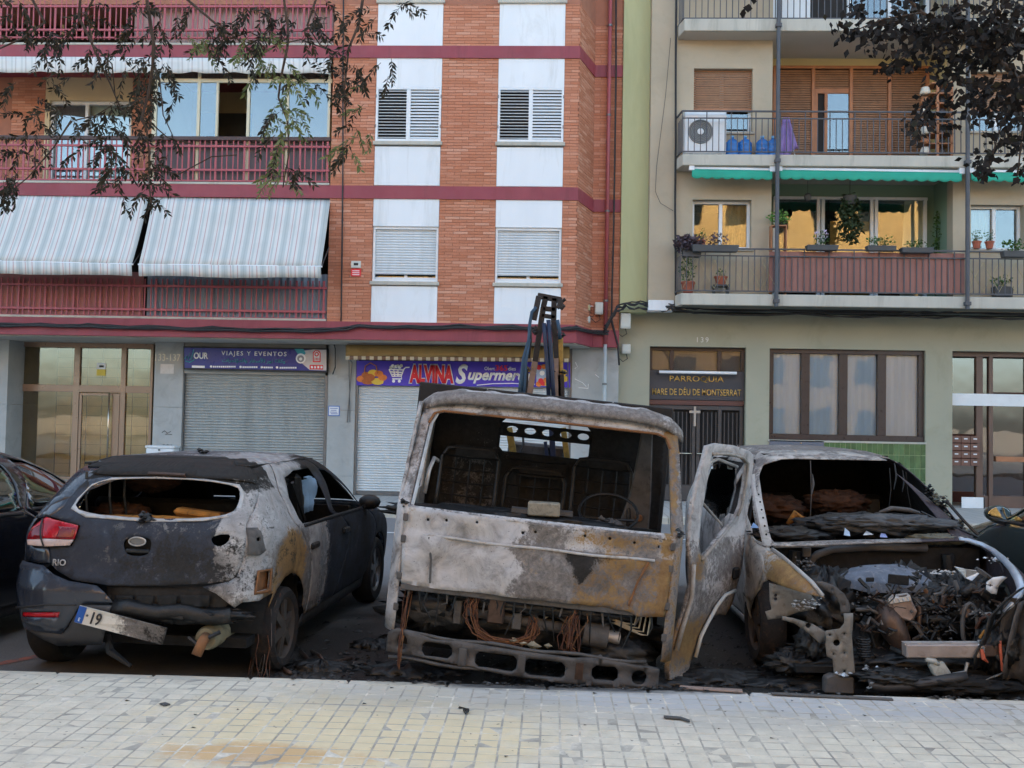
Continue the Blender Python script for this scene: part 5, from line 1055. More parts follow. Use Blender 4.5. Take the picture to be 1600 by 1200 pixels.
def burn_mat(name, paint, gloss=.25, rustc=None, ashc=None, coat=0.0):
    t = NT(name); p = t.pos(); at_ = t.n('ShaderNodeAttribute', attribute_name='burn'); s = t.n('ShaderNodeSeparateColor'); t.l(at_.outputs['Color'], s.inputs[0])
    n1 = t.noise(p, 5, 6, .7, .8); n2 = t.noise(p, 26, 6, .75, .4); n3 = t.noise(p, 2.2, 5, .65, .5)
    nz = t.math('ADD', t.math('MULTIPLY', t.math('SUBTRACT', n1, .5), 1.0), t.math('ADD', t.math('MULTIPLY', t.math('SUBTRACT', n2, .5), .8), t.math('MULTIPLY', t.math('SUBTRACT', t.noise(p, 75, 4, .7), .5), .45)))
    def msk(ch, lo=.41, hi=.59): return t.mr(t.math('ADD', ch, nz), lo, hi)
    bare = t.ramp(n2, [(.25, S(72, 69, 68)), (.5, S(118, 114, 112)), (.75, S(158, 154, 152))]); bare = t.mix(t.mr(n3, .45, .7, 0, .5), bare, S(100, 94, 88))
    pa = at_.outputs['Alpha']; pm_ = t.mr(t.math('ADD', pa, t.math('MULTIPLY', nz, .8)), .42, .6)
    k = t.mix(pm_, bare, t.mix(t.mr(n1, .4, .7, 0, .25), paint, tuple(x * .6 for x in paint)))
    ash = t.ramp(n1, [(.3, S(118, 117, 116)), (.52, ashc or S(160, 159, 159)), (.75, S(200, 200, 200))]); k = t.mix(msk(s.outputs[1]), k, ash)
    rust = t.ramp(t.math('ADD', t.math('MULTIPLY', n1, .6), t.math('MULTIPLY', n2, .4)), [(.28, S(82, 66, 50)), (.45, S(120, 92, 60)), (.6, rustc or S(150, 118, 74)), (.78, S(174, 152, 116))]); k = t.mix(msk(s.outputs[0]), k, rust)
    soot = t.ramp(n2, [(.3, S(14, 13, 13)), (.7, S(42, 40, 39))]); k = t.mix(msk(s.outputs[2], .46, .66), k, soot)
    pit = t.mr(t.noise(p, 90, 3, .6), .64, .72, 0, .7); k = t.mix(t.math('MULTIPLY', pit, t.math('SUBTRACT', 1.0, pm_)), k, S(52, 48, 45))
    gm = t.math('MULTIPLY', pm_, t.math('SUBTRACT', 1.0, msk(s.outputs[2], .12, .34)))
    t.col(k); t.rough(t.mr(gm, 0, 1, .74, gloss)); t.l(t.math('MULTIPLY', gm, coat), t.b.inputs['Coat Weight']); t.b.inputs['Specular IOR Level'].default_value = .4
    t.bump(t.math('ADD', n2, t.math('MULTIPLY', n1, .6)), .35, .006); return t.m
class Shell:
    """car body as a smooth hull: half width, near end and far end as functions of height; plan is a rounded rectangle"""
    def __init__(s, loc, rz, W, R, Fr, n=8, L=4.0):
        s.w, s.r, s.f, s.n, s.L = spl(W), spl(R), spl(Fr), n, L; s.W0 = max(p[1] for p in W); s.loc = Vector(loc); s.rz = rz
        s.M = Matrix.Translation(s.loc) @ Matrix.Rotation(rz, 4, 'Z'); s.Mi = s.M.inverted(); s.z0, s.z1 = W[0][0], W[-1][0]
    def pt(s, u, z, off=0.0):
        W0, L = s.W0, s.L; a = abs(u); sg = 1 if u >= 0 else -1
        if a <= W0: q = (u / W0, -1.0)
        elif a <= W0 + L: q = (sg, -1 + 2 * (a - W0) / L)
        else: q = (sg * (1 - (a - W0 - L) / W0), 1.0)
        k = (abs(q[0]) ** s.n + abs(q[1]) ** s.n) ** (1 / s.n); w, r, f = s.w(z) + off, s.r(z) - off, s.f(z) + off
        return Vector((w * q[0] / k, (r + f) / 2 + (f - r) / 2 * q[1] / k, z))
    def uv(s, p):
        z = p.z; w, r, f = s.w(z), s.r(z), s.f(z); a = p.x / w; b = (p.y - (r + f) / 2) / ((f - r) / 2); m = max(abs(a), abs(b), 1e-9); a, b = a / m, b / m
        if b <= -.99999: return (a * s.W0, z)
        if b >= .99999: return ((1 if a >= 0 else -1) * (s.W0 + s.L + (1 - abs(a)) * s.W0), z)
        return ((1 if a > 0 else -1) * (s.W0 + (b + 1) / 2 * s.L), z)
    def g(s, p):
        z = min(max(p.z, s.z0), s.z1); w, r, f = s.w(z), s.r(z), s.f(z); return (abs(p.x / w) ** s.n + abs((p.y - (r + f) / 2) / ((f - r) / 2)) ** s.n) ** (1 / s.n) - 1
    def hit(s, px, py):
        """where the sight line through a photo point meets the hull"""
        k = ray(px, py); o = s.Mi @ CAM; d = s.Mi.to_3x3() @ k; t = 3.0; prev = None
        while t < 14:
            p = o + d * t; v = s.g(p)
            if v <= 0 and s.z0 <= p.z <= s.z1 + .02: break
            t += .03
        else: return None
        a, b = t - .03, t
        for _ in range(18):
            m = (a + b) / 2
            if s.g(o + d * m) <= 0: b = m
            else: a = m
        p = o + d * b; p.z = min(max(p.z, s.z0), s.z1); return s.uv(p)
    def px(s, pts, ox=0, oy=0, k=1.0):
        q = [s.hit(ox + x / k, oy + y / k) for x, y in pts]; return [a for a in q if a]
    def side(s, pts, sg=1):
        q = []
        for y, z in pts:
            r, f = s.r(z), s.f(z); b = min(max((y - (r + f) / 2) / ((f - r) / 2), -1), 1); a = (max(1e-9, 1 - abs(b) ** s.n)) ** (1 / s.n); q.append(s.uv(Vector((sg * a * s.w(z), y, z))))
        return q
    def panel(s, name, outline, mat, parent, holes=(), h=.045, off=0.0, burn=None, dent=0.0, solid=.006, seed=0, smooth=True, label=None):
        if len(outline) < 3: print('EMPTY PANEL', name); return None
        V, Fc = tri2d(outline, list(holes), h); vs = []
        for u, z in V:
            p = s.pt(u, z, off)
            if dent:
                nrm = (s.pt(u, z, off + .02) - p).normalized(); p += nrm * dent * fbm(p + Vector((seed, 0, 0)), 4.0, 3)
            vs.append(tuple(p))
        me = bpy.data.meshes.new(name); me.from_pydata(vs, [], Fc); me.update()
        bm = bmesh.new(); bm.from_mesh(me); bmesh.ops.recalc_face_normals(bm, faces=bm.faces)
        c = sum((s.pt(u, z, .1) - s.pt(u, z, 0) for u, z in outline), Vector()); bm.normal_update()
        if sum((f.normal.dot(s.pt(*s.uv(f.calc_center_median()), .1) - s.pt(*s.uv(f.calc_center_median()), 0)) for f in list(bm.faces)[:12])) < 0: bmesh.ops.reverse_faces(bm, faces=bm.faces)
        bm.to_mesh(me); bm.free()
        if burn: burn_attr(me, burn)
        return obj(name, me, mat, parent, smooth=smooth, solid=solid, label=label)
    def roof(s, name, mat, parent, crown=.03, burn=None, n=40, rings=7, solid=.006, holes=None):
        vs = []; tot = 2 * (s.W0 + s.L + s.W0)
        per = [(-s.W0 - s.L - s.W0) + tot * i / (n * 4) for i in range(n * 4)]; m = len(per)
        for k in range(rings):
            rho = 1 - k / (rings - 1) * .98
            for u in per:
                e = s.pt(u, s.z1); c = Vector((0, (s.r(s.z1) + s.f(s.z1)) / 2, s.z1)); p = c + (e - c) * rho; p.z = s.z1 + crown * (1 - rho * rho); vs.append(tuple(p))
        fs = [(k * m + i, k * m + (i + 1) % m, (k + 1) * m + (i + 1) % m, (k + 1) * m + i) for k in range(rings - 1) for i in range(m)] + [tuple((rings - 1) * m + i for i in range(m))]
        me = bpy.data.meshes.new(name); me.from_pydata(vs, [], fs); me.update()
        bm = bmesh.new(); bm.from_mesh(me); bmesh.ops.recalc_face_normals(bm, faces=bm.faces)
        if sum(f.normal.z for f in bm.faces) < 0: bmesh.ops.reverse_faces(bm, faces=bm.faces)
        bm.to_mesh(me); bm.free()
        if burn: burn_attr(me, burn)
        return obj(name, me, mat, parent, smooth=True, solid=solid)
def arc(cy, cz, r, a0, a1, n=10): return [(cy + r * math.cos(RAD(a0 + (a1 - a0) * i / n)), cz + r * math.sin(RAD(a0 + (a1 - a0) * i / n))) for i in range(n + 1)]
m_tyre = pm('tyre_rubber', S(40, 40, 41), .2, 12, .8, world=False); m_rim = pm('grey_alloy_rim', S(120, 122, 126), .12, 9, .4, metal=.6, world=False); m_rimb = pm('burnt_steel_rim', S(74, 67, 62), .3, 9, .8, dirt=S(84, 56, 38), dirt_amt=.7, world=False); m_tyreb = pm('charred_tyre', S(34, 32, 32), .35, 14, .9, dirt=S(84, 60, 46), dirt_amt=.6, world=False)
def wheel(parent, c, sg, r=.30, w=.2, burnt=False, spokes=5, rim=.2, name='wheel'):
    """axle along local x; sg: which side is the outer face"""
    hw = w / 2; tp = [(rim, -hw * .85), (rim + .03, -hw), (r - .03, -hw), (r - .005, -hw * .72), (r, -hw * .3), (r, hw * .3), (r - .005, hw * .72), (r - .03, hw), (rim + .03, hw), (rim, hw * .85)]
    t = obj(name, MB().lathe(c, tp, 36, 'x'), m_tyreb if burnt else m_tyre, parent, smooth='auto')
    o = obj('rim', MB().lathe(c, [(rim, -hw * .85), (rim - .015, -hw * .5), (rim - .02, hw * .5), (rim, hw * .85)], 30, 'x'), m_rimb if burnt else m_rim, t, smooth=True)
    mb = MB(); fx = c[0] + sg * hw * .55
    for k in range(spokes):
        a = 2 * math.pi * k / spokes + .3
        for da in ((-.16, .16) if not burnt else (0,)):
            e = Vector((fx, c[1] + (rim - .012) * math.cos(a + da), c[2] + (rim - .012) * math.sin(a + da))); mb.bar((fx + sg * .01, c[1] + .05 * math.cos(a), c[2] + .05 * math.sin(a)), e, .035 if not burnt else .06, .02, up=(1, 0, 0))
    mb.lathe((fx, c[1], c[2]), [(0, sg * .02), (.05, sg * .018), (.06, -sg * .02)], 14, 'x'); obj('spokes', mb, m_rimb if burnt else m_rim, t)
    obj('brake_disc', MB().lathe((c[0] - sg * .01, c[1], c[2]), [(0, 0), (rim * .75, 0)], 20, 'x'), pm('dark_brake_steel', S(60, 56, 52), .2, 9, .6, metal=.4, world=False), t)
    return t
def lumps(c, rad, n, size, seed, flat=.6):
    """charred clods: many jagged little solids heaped together"""
    r_ = random.Random(seed); mb = MB()
    for i in range(n):
        p = Vector(c) + Vector((r_.gauss(0, .45) * rad[0], r_.gauss(0, .45) * rad[1], r_.gauss(0, .45) * rad[2])); s_ = size * r_.uniform(.35, 1.3); vs = []
        for a in range(6):
            d = [(1, 0, 0), (-1, 0, 0), (0, 1, 0), (0, -1, 0), (0, 0, 1), (0, 0, -1)][a]; k = s_ * r_.uniform(.5, 1.2); vs.append(p + Vector((d[0] * k + r_.uniform(-.2, .2) * s_, d[1] * k + r_.uniform(-.2, .2) * s_, d[2] * k * flat + r_.uniform(-.2, .2) * s_)))
        mb.add(vs, [(0, 2, 4), (2, 1, 4), (1, 3, 4), (3, 0, 4), (2, 0, 5), (1, 2, 5), (3, 1, 5), (0, 3, 5)])
    mb.stuff = True; return mb
def crust(c, rad, seed, amp=.22, nu=34, nv=18, flat=None, sc=3.2):
    """one charred, caked mass: a closed blob broken up by ridged noise at several sizes"""
    vs = []; c = Vector(c)
    for j in range(nv + 1):
        th = math.pi * j / nv
        for i in range(nu):
            a = 2 * math.pi * i / nu; d = Vector((math.sin(th) * math.cos(a), math.sin(th) * math.sin(a), math.cos(th))); q = d * sc + Vector((seed * 3.1, seed, 0))
            k = 1 + amp * (1 - 2 * abs(noise.noise(q))) + amp * .7 * (1 - 2 * abs(noise.noise(q * 2.7))) + amp * .5 * noise.noise(q * 6.5) - amp * .6
            vs.append(c + Vector((d.x * rad[0], d.y * rad[1], d.z * rad[2])) * k)
    return MB().add(vs, [(j * nu + i, j * nu + (i + 1) % nu, (j + 1) * nu + (i + 1) % nu, (j + 1) * nu + i) for j in range(nv) for i in range(nu)])
m_char = pm('charred_black', S(17, 17, 18), .6, 14, .5, bump=.9, bsc=45, dirt=S(58, 56, 55), dirt_amt=.55); m_sootin = pm('sooty_shaded_interior', S(15, 15, 16), .4, 6, .8, dirt=S(40, 38, 37), dirt_amt=.6)  # second one: soot, its black also toned to the shade inside the wrecks
m_foam = pm('scorched_orange_foam', S(164, 112, 48), .4, 9, .95, bump=.7, bsc=40, dirt=S(60, 36, 20), dirt_amt=.9); m_foamd = pm('dark_scorched_foam', S(66, 42, 27), .6, 9, .95, bump=.7, bsc=40, dirt=S(34, 22, 16), dirt_amt=.95)
m_copper = pm('bare_copper_wire', S(98, 62, 46), .4, 30, .65, metal=.3, dirt=S(46, 36, 32), dirt_amt=.8); m_alu = pm('fire_bleached_aluminium', S(178, 176, 174), .2, 9, .5, metal=.45, dirt=S(112, 104, 98), dirt_amt=.6); m_melt = pm('molten_aluminium_drip', S(206, 206, 206), .25, 30, .35, metal=.7, bump=.8, bsc=60); m_pink = pm('heat_tinted_steel', S(152, 132, 122), .18, 8, .6, metal=.2, dirt=S(96, 84, 78), dirt_amt=.6); m_rustp = pm('rusted_steel', S(124, 84, 52), .3, 12, .85, dirt=S(60, 44, 34), dirt_amt=.7, bump=.5); m_mgrey = pm('scorched_grey_steel', S(84, 82, 81), .3, 8, .75, dirt=S(44, 41, 40), dirt_amt=.8, bump=.4)
m_brownm = pm('brown_burnt_heatshield', S(86, 70, 62), .25, 16, .45, metal=.5, dirt=S(40, 34, 30), dirt_amt=.6)
def hump(x, c, w): return math.exp(-((x - c) / w) ** 2)
# ================================================================ burnt dark grey hatchback
RW = [(.2, .80), (.35, .835), (.6, .86), (.75, .865), (.9, .855), (1.0, .82), (1.1, .765), (1.25, .68), (1.36, .60), (1.41, .50)]
RR = [(.2, -.50), (.3, -.575), (.45, -.62), (.6, -.62), (.68, -.585), (.75, -.56), (.9, -.545), (1.02, -.50), (1.08, -.455), (1.2, -.36), (1.3, -.27), (1.36, -.19), (1.41, -.02)]
RF = [(.2, 3.2), (.4, 3.28), (.6, 3.26), (.72, 3.18), (.82, 2.95), (.92, 2.5), (.98, 2.1), (1.1, 1.98), (1.25, 1.74), (1.36, 1.46), (1.41, 1.2)]
rio = Shell((-2.60, 6.52, 0), RAD(-3.4), RW, RR, RF, 8, 4.0); ri = thing('burnt_hatchback', 'burnt dark grey hatchback with missing rear window and hanging number plate', 'car', (-2.60, 6.52, 0), rz=RAD(-3.4))
def rburn(p):
    x, y, z = p.x, p.y, p.z; right = max(0, min(1, (x - .45) / .35)); rust = ash = soot = 0.0; paint = 1.0
    if y < .1 and z > .62:                                   # tailgate
        k = max(0, min(1, (x + .62) / .5)); paint = 1.1 - .42 * k; soot = .42 + .25 * hump(x, .35, .4) * hump(z, .72, .15)
        ash = .42 * hump(z, 1.0, .07) * hump(x, .2, .7) + .75 * hump(x, .78, .16) * (1 if z > .95 else .35) + .5 * hump(x, -.72, .12) * hump(z, 1.06, .12); rust = .10 * hump(x, -.05, .25) * hump(z, .73, .14)
        if z > 1.22: soot += .25; ash *= .6
    rear = max(0, min(1, (.75 - y) / .5))
    if x > .55:
        paint = min(paint, .75 if y > .9 else (.75 - .9 * rear)); soot += .52 * max(0, min(1, (y - .7) / .3)) 
        ash += 1.0 * hump(y, .62, .24) * (1 if z > .4 else .6) + .75 * rear * max(0, min(1, (z - .85) / .15)) + .55 * hump(y, -.45, .2)
        rust += 1.05 * hump(y, .02, .28) * hump(z, .74, .24) * right + .55 * hump(y, -.33, .16) * hump(z, .5, .15)
    if z > 1.3: paint = .6; soot += .25; ash += .40 + .4 * hump(x, .45, .2) - .35 * max(0, min(1, (y - .6) / .5)); soot += .2 * max(0, min(1, (y - .5) / .5))
    if x < -.5 and z < .72: paint = 1.2; soot = 0; ash = 0
    return (rust, ash, soot, paint)
m_rio = burn_mat('scorched_dark_grey_car', S(44, 49, 60), .14, coat=.8)
C = lambda pts: rio.px(pts, 0, 680, 2.6667)
win_h = smoothpoly(C([(312, 302), (345, 250), (400, 198), (480, 182), (640, 178), (850, 186), (985, 210), (1002, 240), (992, 290), (965, 325), (850, 345), (640, 348), (480, 336), (395, 328)]), 1)
plate_h = smoothpoly(C([(515, 440), (545, 422), (610, 424), (635, 440), (625, 490), (595, 504), (535, 500), (518, 475)]), 1)
lamp_h = smoothpoly(C([(878, 424), (920, 412), (962, 412), (950, 448), (912, 466), (884, 452)]), 1)
tg = rio.panel('tailgate', C([(395, 158), (470, 150), (640, 146), (850, 148), (1035, 150), (1075, 175), (1078, 250), (1042, 332), (1024, 372), (1020, 480), (985, 588), (955, 608), (835, 620), (640, 627), (450, 625), (300, 603), (235, 565), (208, 535), (197, 462), (300, 462), (337, 376), (210, 338), (268, 296), (330, 215)]), m_rio, ri, [win_h, plate_h, lamp_h], .035, 0, rburn, .012, seed=3)
rio.panel('spoiler', C([(392, 156), (440, 124), (600, 106), (800, 104), (1038, 136), (1078, 172), (1060, 200), (960, 182), (700, 166), (480, 164)]), m_rio, tg, [], .04, .018, rburn, .006)
obj('brake_lamp_remnant', MB().tube([rio.pt(*u, .03) for u in C([(628, 158), (690, 160), (775, 165)])], .012, 6), m_brownm, tg)
# window edge: torn silver foil strip left by the glass
rio.panel('window_seal', C([(300, 305), (330, 262), (390, 202), (470, 176), (560, 174), (640, 172), (850, 180), (995, 204), (1018, 240), (1005, 300), (970, 336), (850, 356), (640, 360), (480, 350), (360, 340)]), m_alu, tg, [win_h], .03, .006, None, .008)
em = C([(575, 442)])[0]; pe = rio.pt(*em, .004); obj('maker_badge', MB().prism([pe + Vector((.055 * math.cos(a * .314), -.003, .026 * math.sin(a * .314))) for a in range(20)], (0, .01, 0)), m_steel, tg); obj('maker_badge_ring', MB().tube([pe + Vector((.055 * math.cos(a * .314), -.008, .026 * math.sin(a * .314))) for a in range(21)], .005, 5), m_alu, tg)
obj('handle_recess', MB().obox(pe + Vector((0, .05, -.03)), .2, .03, .16), m_sootin, tg); obj('handle', MB().obox(pe + Vector((0, .006, -.062)), .16, .03, .028), m_char, tg, bevel=.008)
def on_shell_text(sh, body, u, z, w_, mat, parent, name='lettering', off=.008, font=.02):
    me = text_mesh(body, 1.0, 0.0, bold=.03); xs = [v.co.x for v in me.vertices]; k = w_ / (max(xs) - min(xs)); c = sh.pt(u, z, off); tx = (sh.pt(u + .02, z, off) - sh.pt(u - .02, z, off)).normalized(); tz = (sh.pt(u, z + .01, off) - sh.pt(u, z - .01, off)).normalized()
    for v in me.vertices: v.co = c + tx * (v.co.x * k) + tz * (v.co.z * k)
    return obj(name, me, mat, parent, solid=.003)
bu = C([(251, 531)])[0]; on_shell_text(rio, 'RIO', bu[0], bu[1], .09, m_alu, tg)
# rear lamp (left), empty socket (right)
m_lred = pm('red_lamp_lens', S(168, 20, 34), .25, 18, .08); m_lcl = pm('clear_lamp_lens', S(196, 176, 172), .12, 14, .1); m_lrd = pm('dark_red_lamp_lens', S(112, 10, 22), .2, 18, .1)
lm = rio.panel('rear_lamp', smoothpoly(C([(128, 432), (150, 382), (208, 339), (336, 374), (328, 405), (318, 432), (200, 428)]), 0), m_lred, ri, [], .02, .018, None, 0, .012, label='red and clear rear lamp, unburnt')
rio.panel('lens_facet', C([(262, 378), (330, 384), (318, 428), (250, 426), (265, 390)]), m_lrd, lm, [], .02, .024, None); rio.panel('lens_facet', C([(150, 392), (200, 362), (195, 424), (140, 428)]), m_lrd, lm, [], .02, .023, None); rio.panel('clear_lens', C([(128, 434), (200, 430), (315, 434), (300, 458), (205, 462), (130, 456)]), m_lcl, lm, [], .02, .018, None, 0, .012); rio.panel('lamp_divider', C([(196, 345), (201, 345), (203, 460), (198, 460)]), m_black, lm, [], .02, .027, None)
# bumper: the left half still hangs on, the right half is gone
m_plast = pm('grey_bumper_plastic', S(62, 64, 68), .12, 5, .55); bp = rio.panel('rear_bumper', C([(98, 545), (112, 520), (195, 540), (240, 578), (300, 605), (412, 624), (440, 650), (478, 694), (350, 704), (290, 800), (268, 826), (120, 806), (62, 838), (48, 760), (55, 680), (78, 605)]), m_rio, ri, [smoothpoly(C([(108, 734), (262, 734), (256, 758), (106, 754)]), 0)], .04, .02, rburn, .003)
rio.panel('lower_valance', C([(60, 840), (118, 802), (270, 826), (292, 800), (350, 704), (470, 708), (450, 800), (430, 872), (250, 876), (90, 862)]), m_plast, bp, [], .04, .015, None, .004); rio.panel('reflector', C([(108, 736), (264, 735), (256, 757), (106, 754)]), m_lred, bp, [], .03, .014, None)
rio.panel('bumper_groove', C([(85, 712), (200, 700), (330, 702), (330, 708), (200, 707), (86, 720)]), m_black, bp, [], .03, .024, None)
# sooty body behind the missing bumper half
rio.panel('rear_panel', C([(420, 622), (640, 632), (840, 626), (960, 610), (1000, 640), (985, 720), (890, 740), (640, 760), (440, 740)]), m_rio, ri, [], .05, -.05, lambda p: (0, 0, 1, 0), .03)
for k, (a, b) in enumerate(((470, 545), (560, 635), (650, 735), (750, 880))): rio.panel('pressed_pad', C([(a, 672), (b, 672), (b - 6, 718), (a + 6, 718)]), m_sootin, ri, [], .04, -.03, None, .01)
p0, p1 = rio.pt(*C([(470, 712)])[0], .0), rio.pt(*C([(960, 745)])[0], .0); mb = MB()
for k in range(9): q = p0.lerp(p1, k / 8) + Vector((0, 0, -.02 - .01 * math.sin(k * 2.1)))
obj('melted_bumper_core', crust((p0 + p1) / 2 + Vector((-.08, .05, -.03)), (.44, .05, .05), 4, .5, 90, 16, sc=8), m_char, ri, smooth=True)
obj('crash_beam', MB().tube([p0.lerp(p1, k / 8) + Vector((0, .03, -.02 + .012 * math.sin(k * 1.7))) for k in range(9)], .055, 8), m_char, ri, smooth=True)
# number plate, hanging askew
pl = [rio.pt(*u, .05) for u in C([(360, 703), (338, 772), (682, 866), (700, 796)])]; a, b, c_, d_ = pl; npl = obj('number_plate', MB().prism([a, b, c_, d_], (0, .008, 0)), burn_mat('half_burnt_plate', S(214, 212, 204), .4, S(70, 58, 48)), ri, label='number plate hanging askew, its right half scorched brown')
_k = lambda p: max(0, min(1, ((p - a).dot((d_ - a).normalized()) / (d_ - a).length - .28) / .2))
burn_attr(npl.data, lambda p: (.25 * _k(p), 0, .62 * _k(p), 1.3 - 1.2 * _k(p)))
ux = (d_ - a).normalized(); uz = (a - b).normalized(); f_ = Vector((0, -.003, 0)); P = lambda s, t_: b.lerp(c_, s).lerp(a.lerp(d_, s), t_) + f_
m_eu = pm('plate_blue', S(28, 84, 166), .08, 9, .35); obj('country_band', MB().prism([P(0, .02), P(.085, .02), P(.085, .98), P(0, .98)], (0, .002, 0)), m_eu, npl); obj('rivet', MB().prism([P(.115, .55) + ux * .008 * math.cos(q) + uz * .008 * math.sin(q) for q in [i * .785 for i in range(8)]], (0, .002, 0)), m_gpot, npl)
for body, s_, hgt in (('19', .215, .72), ('E', .045, .2)):
    me = text_mesh(body, 1.0, 0.0, bold=.02); zs_ = [v.co.z for v in me.vertices]; k = hgt * (a - b).length / (max(zs_) - min(zs_)); c0_ = P(s_, .46 if body == '19' else .22) + f_
    for v in me.vertices: v.co = c0_ + ux * (v.co.x * k * .75) + uz * (v.co.z * k)
    obj('lettering', me, m_black if body == '19' else m_wht, npl, solid=.002)
rio.panel('corner_panel', C([(395, 158), (330, 215), (268, 296), (210, 338)]) + rio.side([(-.36, 1.0), (-.28, 1.15), (-.10, 1.37)], -1), m_rio, ri, [], .05, -.001, lambda p: (0, .1, .1, 1))
rio.panel('corner_panel', C([(200, 460), (210, 536), (150, 530), (112, 520)]) + rio.side([(-.40, .62), (-.42, .9)], -1) + C([(128, 432), (128, 458)]), m_rio, ri, [], .05, -.001, lambda p: (0, 0, .0, 1.2))
# right quarter, doors and wing; arches cut round the wheels
S_ = rio.side
qo = C([(1038, 140), (1120, 118), (1190, 118)]) + S_([(.30, 1.39), (.22, 1.31), (.12, 1.2), (.16, .95), (.30, .80), (.42, .60), (.44, .42), (.40, .30)] + [(y, z) for y, z in arc(0, .30, .35, 12, 150, 12)]) + C([(1140, 655), (1080, 690), (1010, 696), (978, 720), (900, 660), (845, 632), (955, 608), (985, 588), (1020, 480), (1024, 372), (1042, 332), (1078, 250), (1075, 175)])
sock = smoothpoly(C([(1066, 424), (1084, 424), (1084, 442), (1066, 442)]), 1); vent = C([(1078, 570), (1122, 562), (1118, 640), (1066, 652)])
qp = rio.panel('rear_quarter_panel', qo, m_rio, ri, [sock, vent], .035, 0, rburn, .02, seed=5, label='bare grey and rusty rear quarter panel round the right wheel')
rio.panel('lamp_socket', C([(1025, 385), (1140, 380), (1146, 430), (1120, 470), (1080, 500), (1030, 500)]), m_mgrey, qp, [sock], .03, .006, None, .03); rio.panel('vent_back', C([(1060, 555), (1132, 548), (1126, 655), (1055, 668)]), m_rustp, qp, [], .04, -.03, None, .02)
rio.panel('vent_rim', C([(1070, 562), (1132, 552), (1126, 652), (1058, 664)]), m_rustp, qp, [vent], .03, .012, None, .01)
def sidewin(sg, deep=.0): return [[(.28, .955), (.24, 1.14), (.36, 1.27), (.62, 1.31), (.98, 1.31), (1.06, .945)], [(1.16, .945), (1.09, 1.30), (1.36, 1.275), (1.62, 1.16), (1.90, .98), (1.93, .935)]]
for sg in (1, -1):
    bn = rburn if sg > 0 else (lambda p: (0, .1, .12, .95)); sd = lambda pts: S_(pts, sg)
    if sg < 0: rio.panel('rear_quarter_panel', sd([(-.45, 1.0), (-.40, 1.1), (-.15, 1.38), (.30, 1.39), (.22, 1.31), (.12, 1.2), (.16, .95), (.30, .80), (.42, .60), (.44, .42), (.40, .30)] + arc(0, .30, .35, 12, 175, 12) + [(-.45, .32), (-.5, .6)]), m_rio, ri, [], .06, 0, bn)
    w1, w2 = sidewin(sg)
    rd = rio.panel('rear_door', sd([(.17, .95), (.13, 1.2), (.23, 1.31), (.31, 1.385), (.7, 1.39), (1.05, 1.39), (1.10, .95), (1.12, .30), (.41, .30), (.45, .42), (.43, .60), (.31, .80)]), m_rio, ri, [sd(w1)], .045, .004, bn, .004)
    fd = rio.panel('front_door', sd([(1.13, .30), (1.11, .95), (1.06, 1.39), (1.3, 1.36), (1.6, 1.22), (1.95, .985), (2.02, .90), (2.05, .30)]), m_rio, ri, [sd(w2)], .045, .004, bn, .004)
    fw = rio.panel('front_wing', sd([(2.06, .30), (2.03, .90), (1.98, .975), (2.2, .93), (2.6, .86), (3.0, .76), (3.12, .6), (3.12, .35), (2.86, .32)] + arc(2.5, .30, .35, 8, 172, 12)), m_rio, ri, [], .05, 0, bn)
    rio.panel('sill', sd([(.35, .20), (.40, .295), (2.12, .295), (2.15, .20)]), m_plast, ri, [], .07, -.01, None)
    rio.panel('window_trim', sd([(.30, .93), (1.08, .925), (1.94, .915), (1.94, .938), (1.08, .95), (.30, .955)]), m_black, rd, [], .05, .009, None)
    for dd, yy, zz in ((rd, .48, .78), (fd, 1.3, .80)):
        c = rio.pt(*sd([(yy, zz)])[0], .012); obj('handle_socket' if dd is rd and sg > 0 else 'door_handle', MB().obox(c, .03, .16, .045), m_char, dd, bevel=.01)
    c = rio.pt(*sd([(1.88, .97)])[0], .09); mr_ = obj('wing_mirror', MB().lathe((0, 0, 0), [(0, -.075), (.06, -.07), (.085, -.02), (.08, .04), (.05, .085), (0, .095)], 12, 'y').mesh('wing_mirror'), m_char, ri, smooth=True); mr_.location = c; mr_.scale = (1.15, .8, .78); obj('mirror_arm', MB().bar(c, rio.pt(*sd([(1.9, .93)])[0], 0), .05, .03), m_char, ri)
    wheel(ri, (sg * .755, 0, .285 if sg > 0 else .30), sg, .275 if sg > 0 else .30, .17 if sg > 0 else .2, sg > 0, 6); wheel(ri, (sg * .755, 2.5, .30), sg, .30, .19, False, 5)
    for cy in (0, 2.5): obj('wheel_well', MB().lathe((sg * .5, cy, .32), [(.01, 0), (.36, 0), (.36, sg * .30)], 18, 'x', RAD(0), RAD(180)), m_sootin, ri)
rf = rio.roof('roof', m_rio, ri, .028, rburn); TU = rio.W0 + rio.L + rio.W0
rio.panel('roof_rail', [(-rio.W0 * .9, 1.352), (rio.W0 * .9, 1.352), (rio.W0 * .9, 1.4099), (-rio.W0 * .9, 1.4099)], m_rio, rf, [], .05, 0, rburn)
for sg in (1, -1): rio.panel('roof_rail', [(sg * rio.W0 * .9, 1.375), (sg * (TU - .02), 1.375), (sg * (TU - .02), 1.4099), (sg * rio.W0 * .9, 1.4099)], m_rio, rf, [], .05, -.001, rburn)
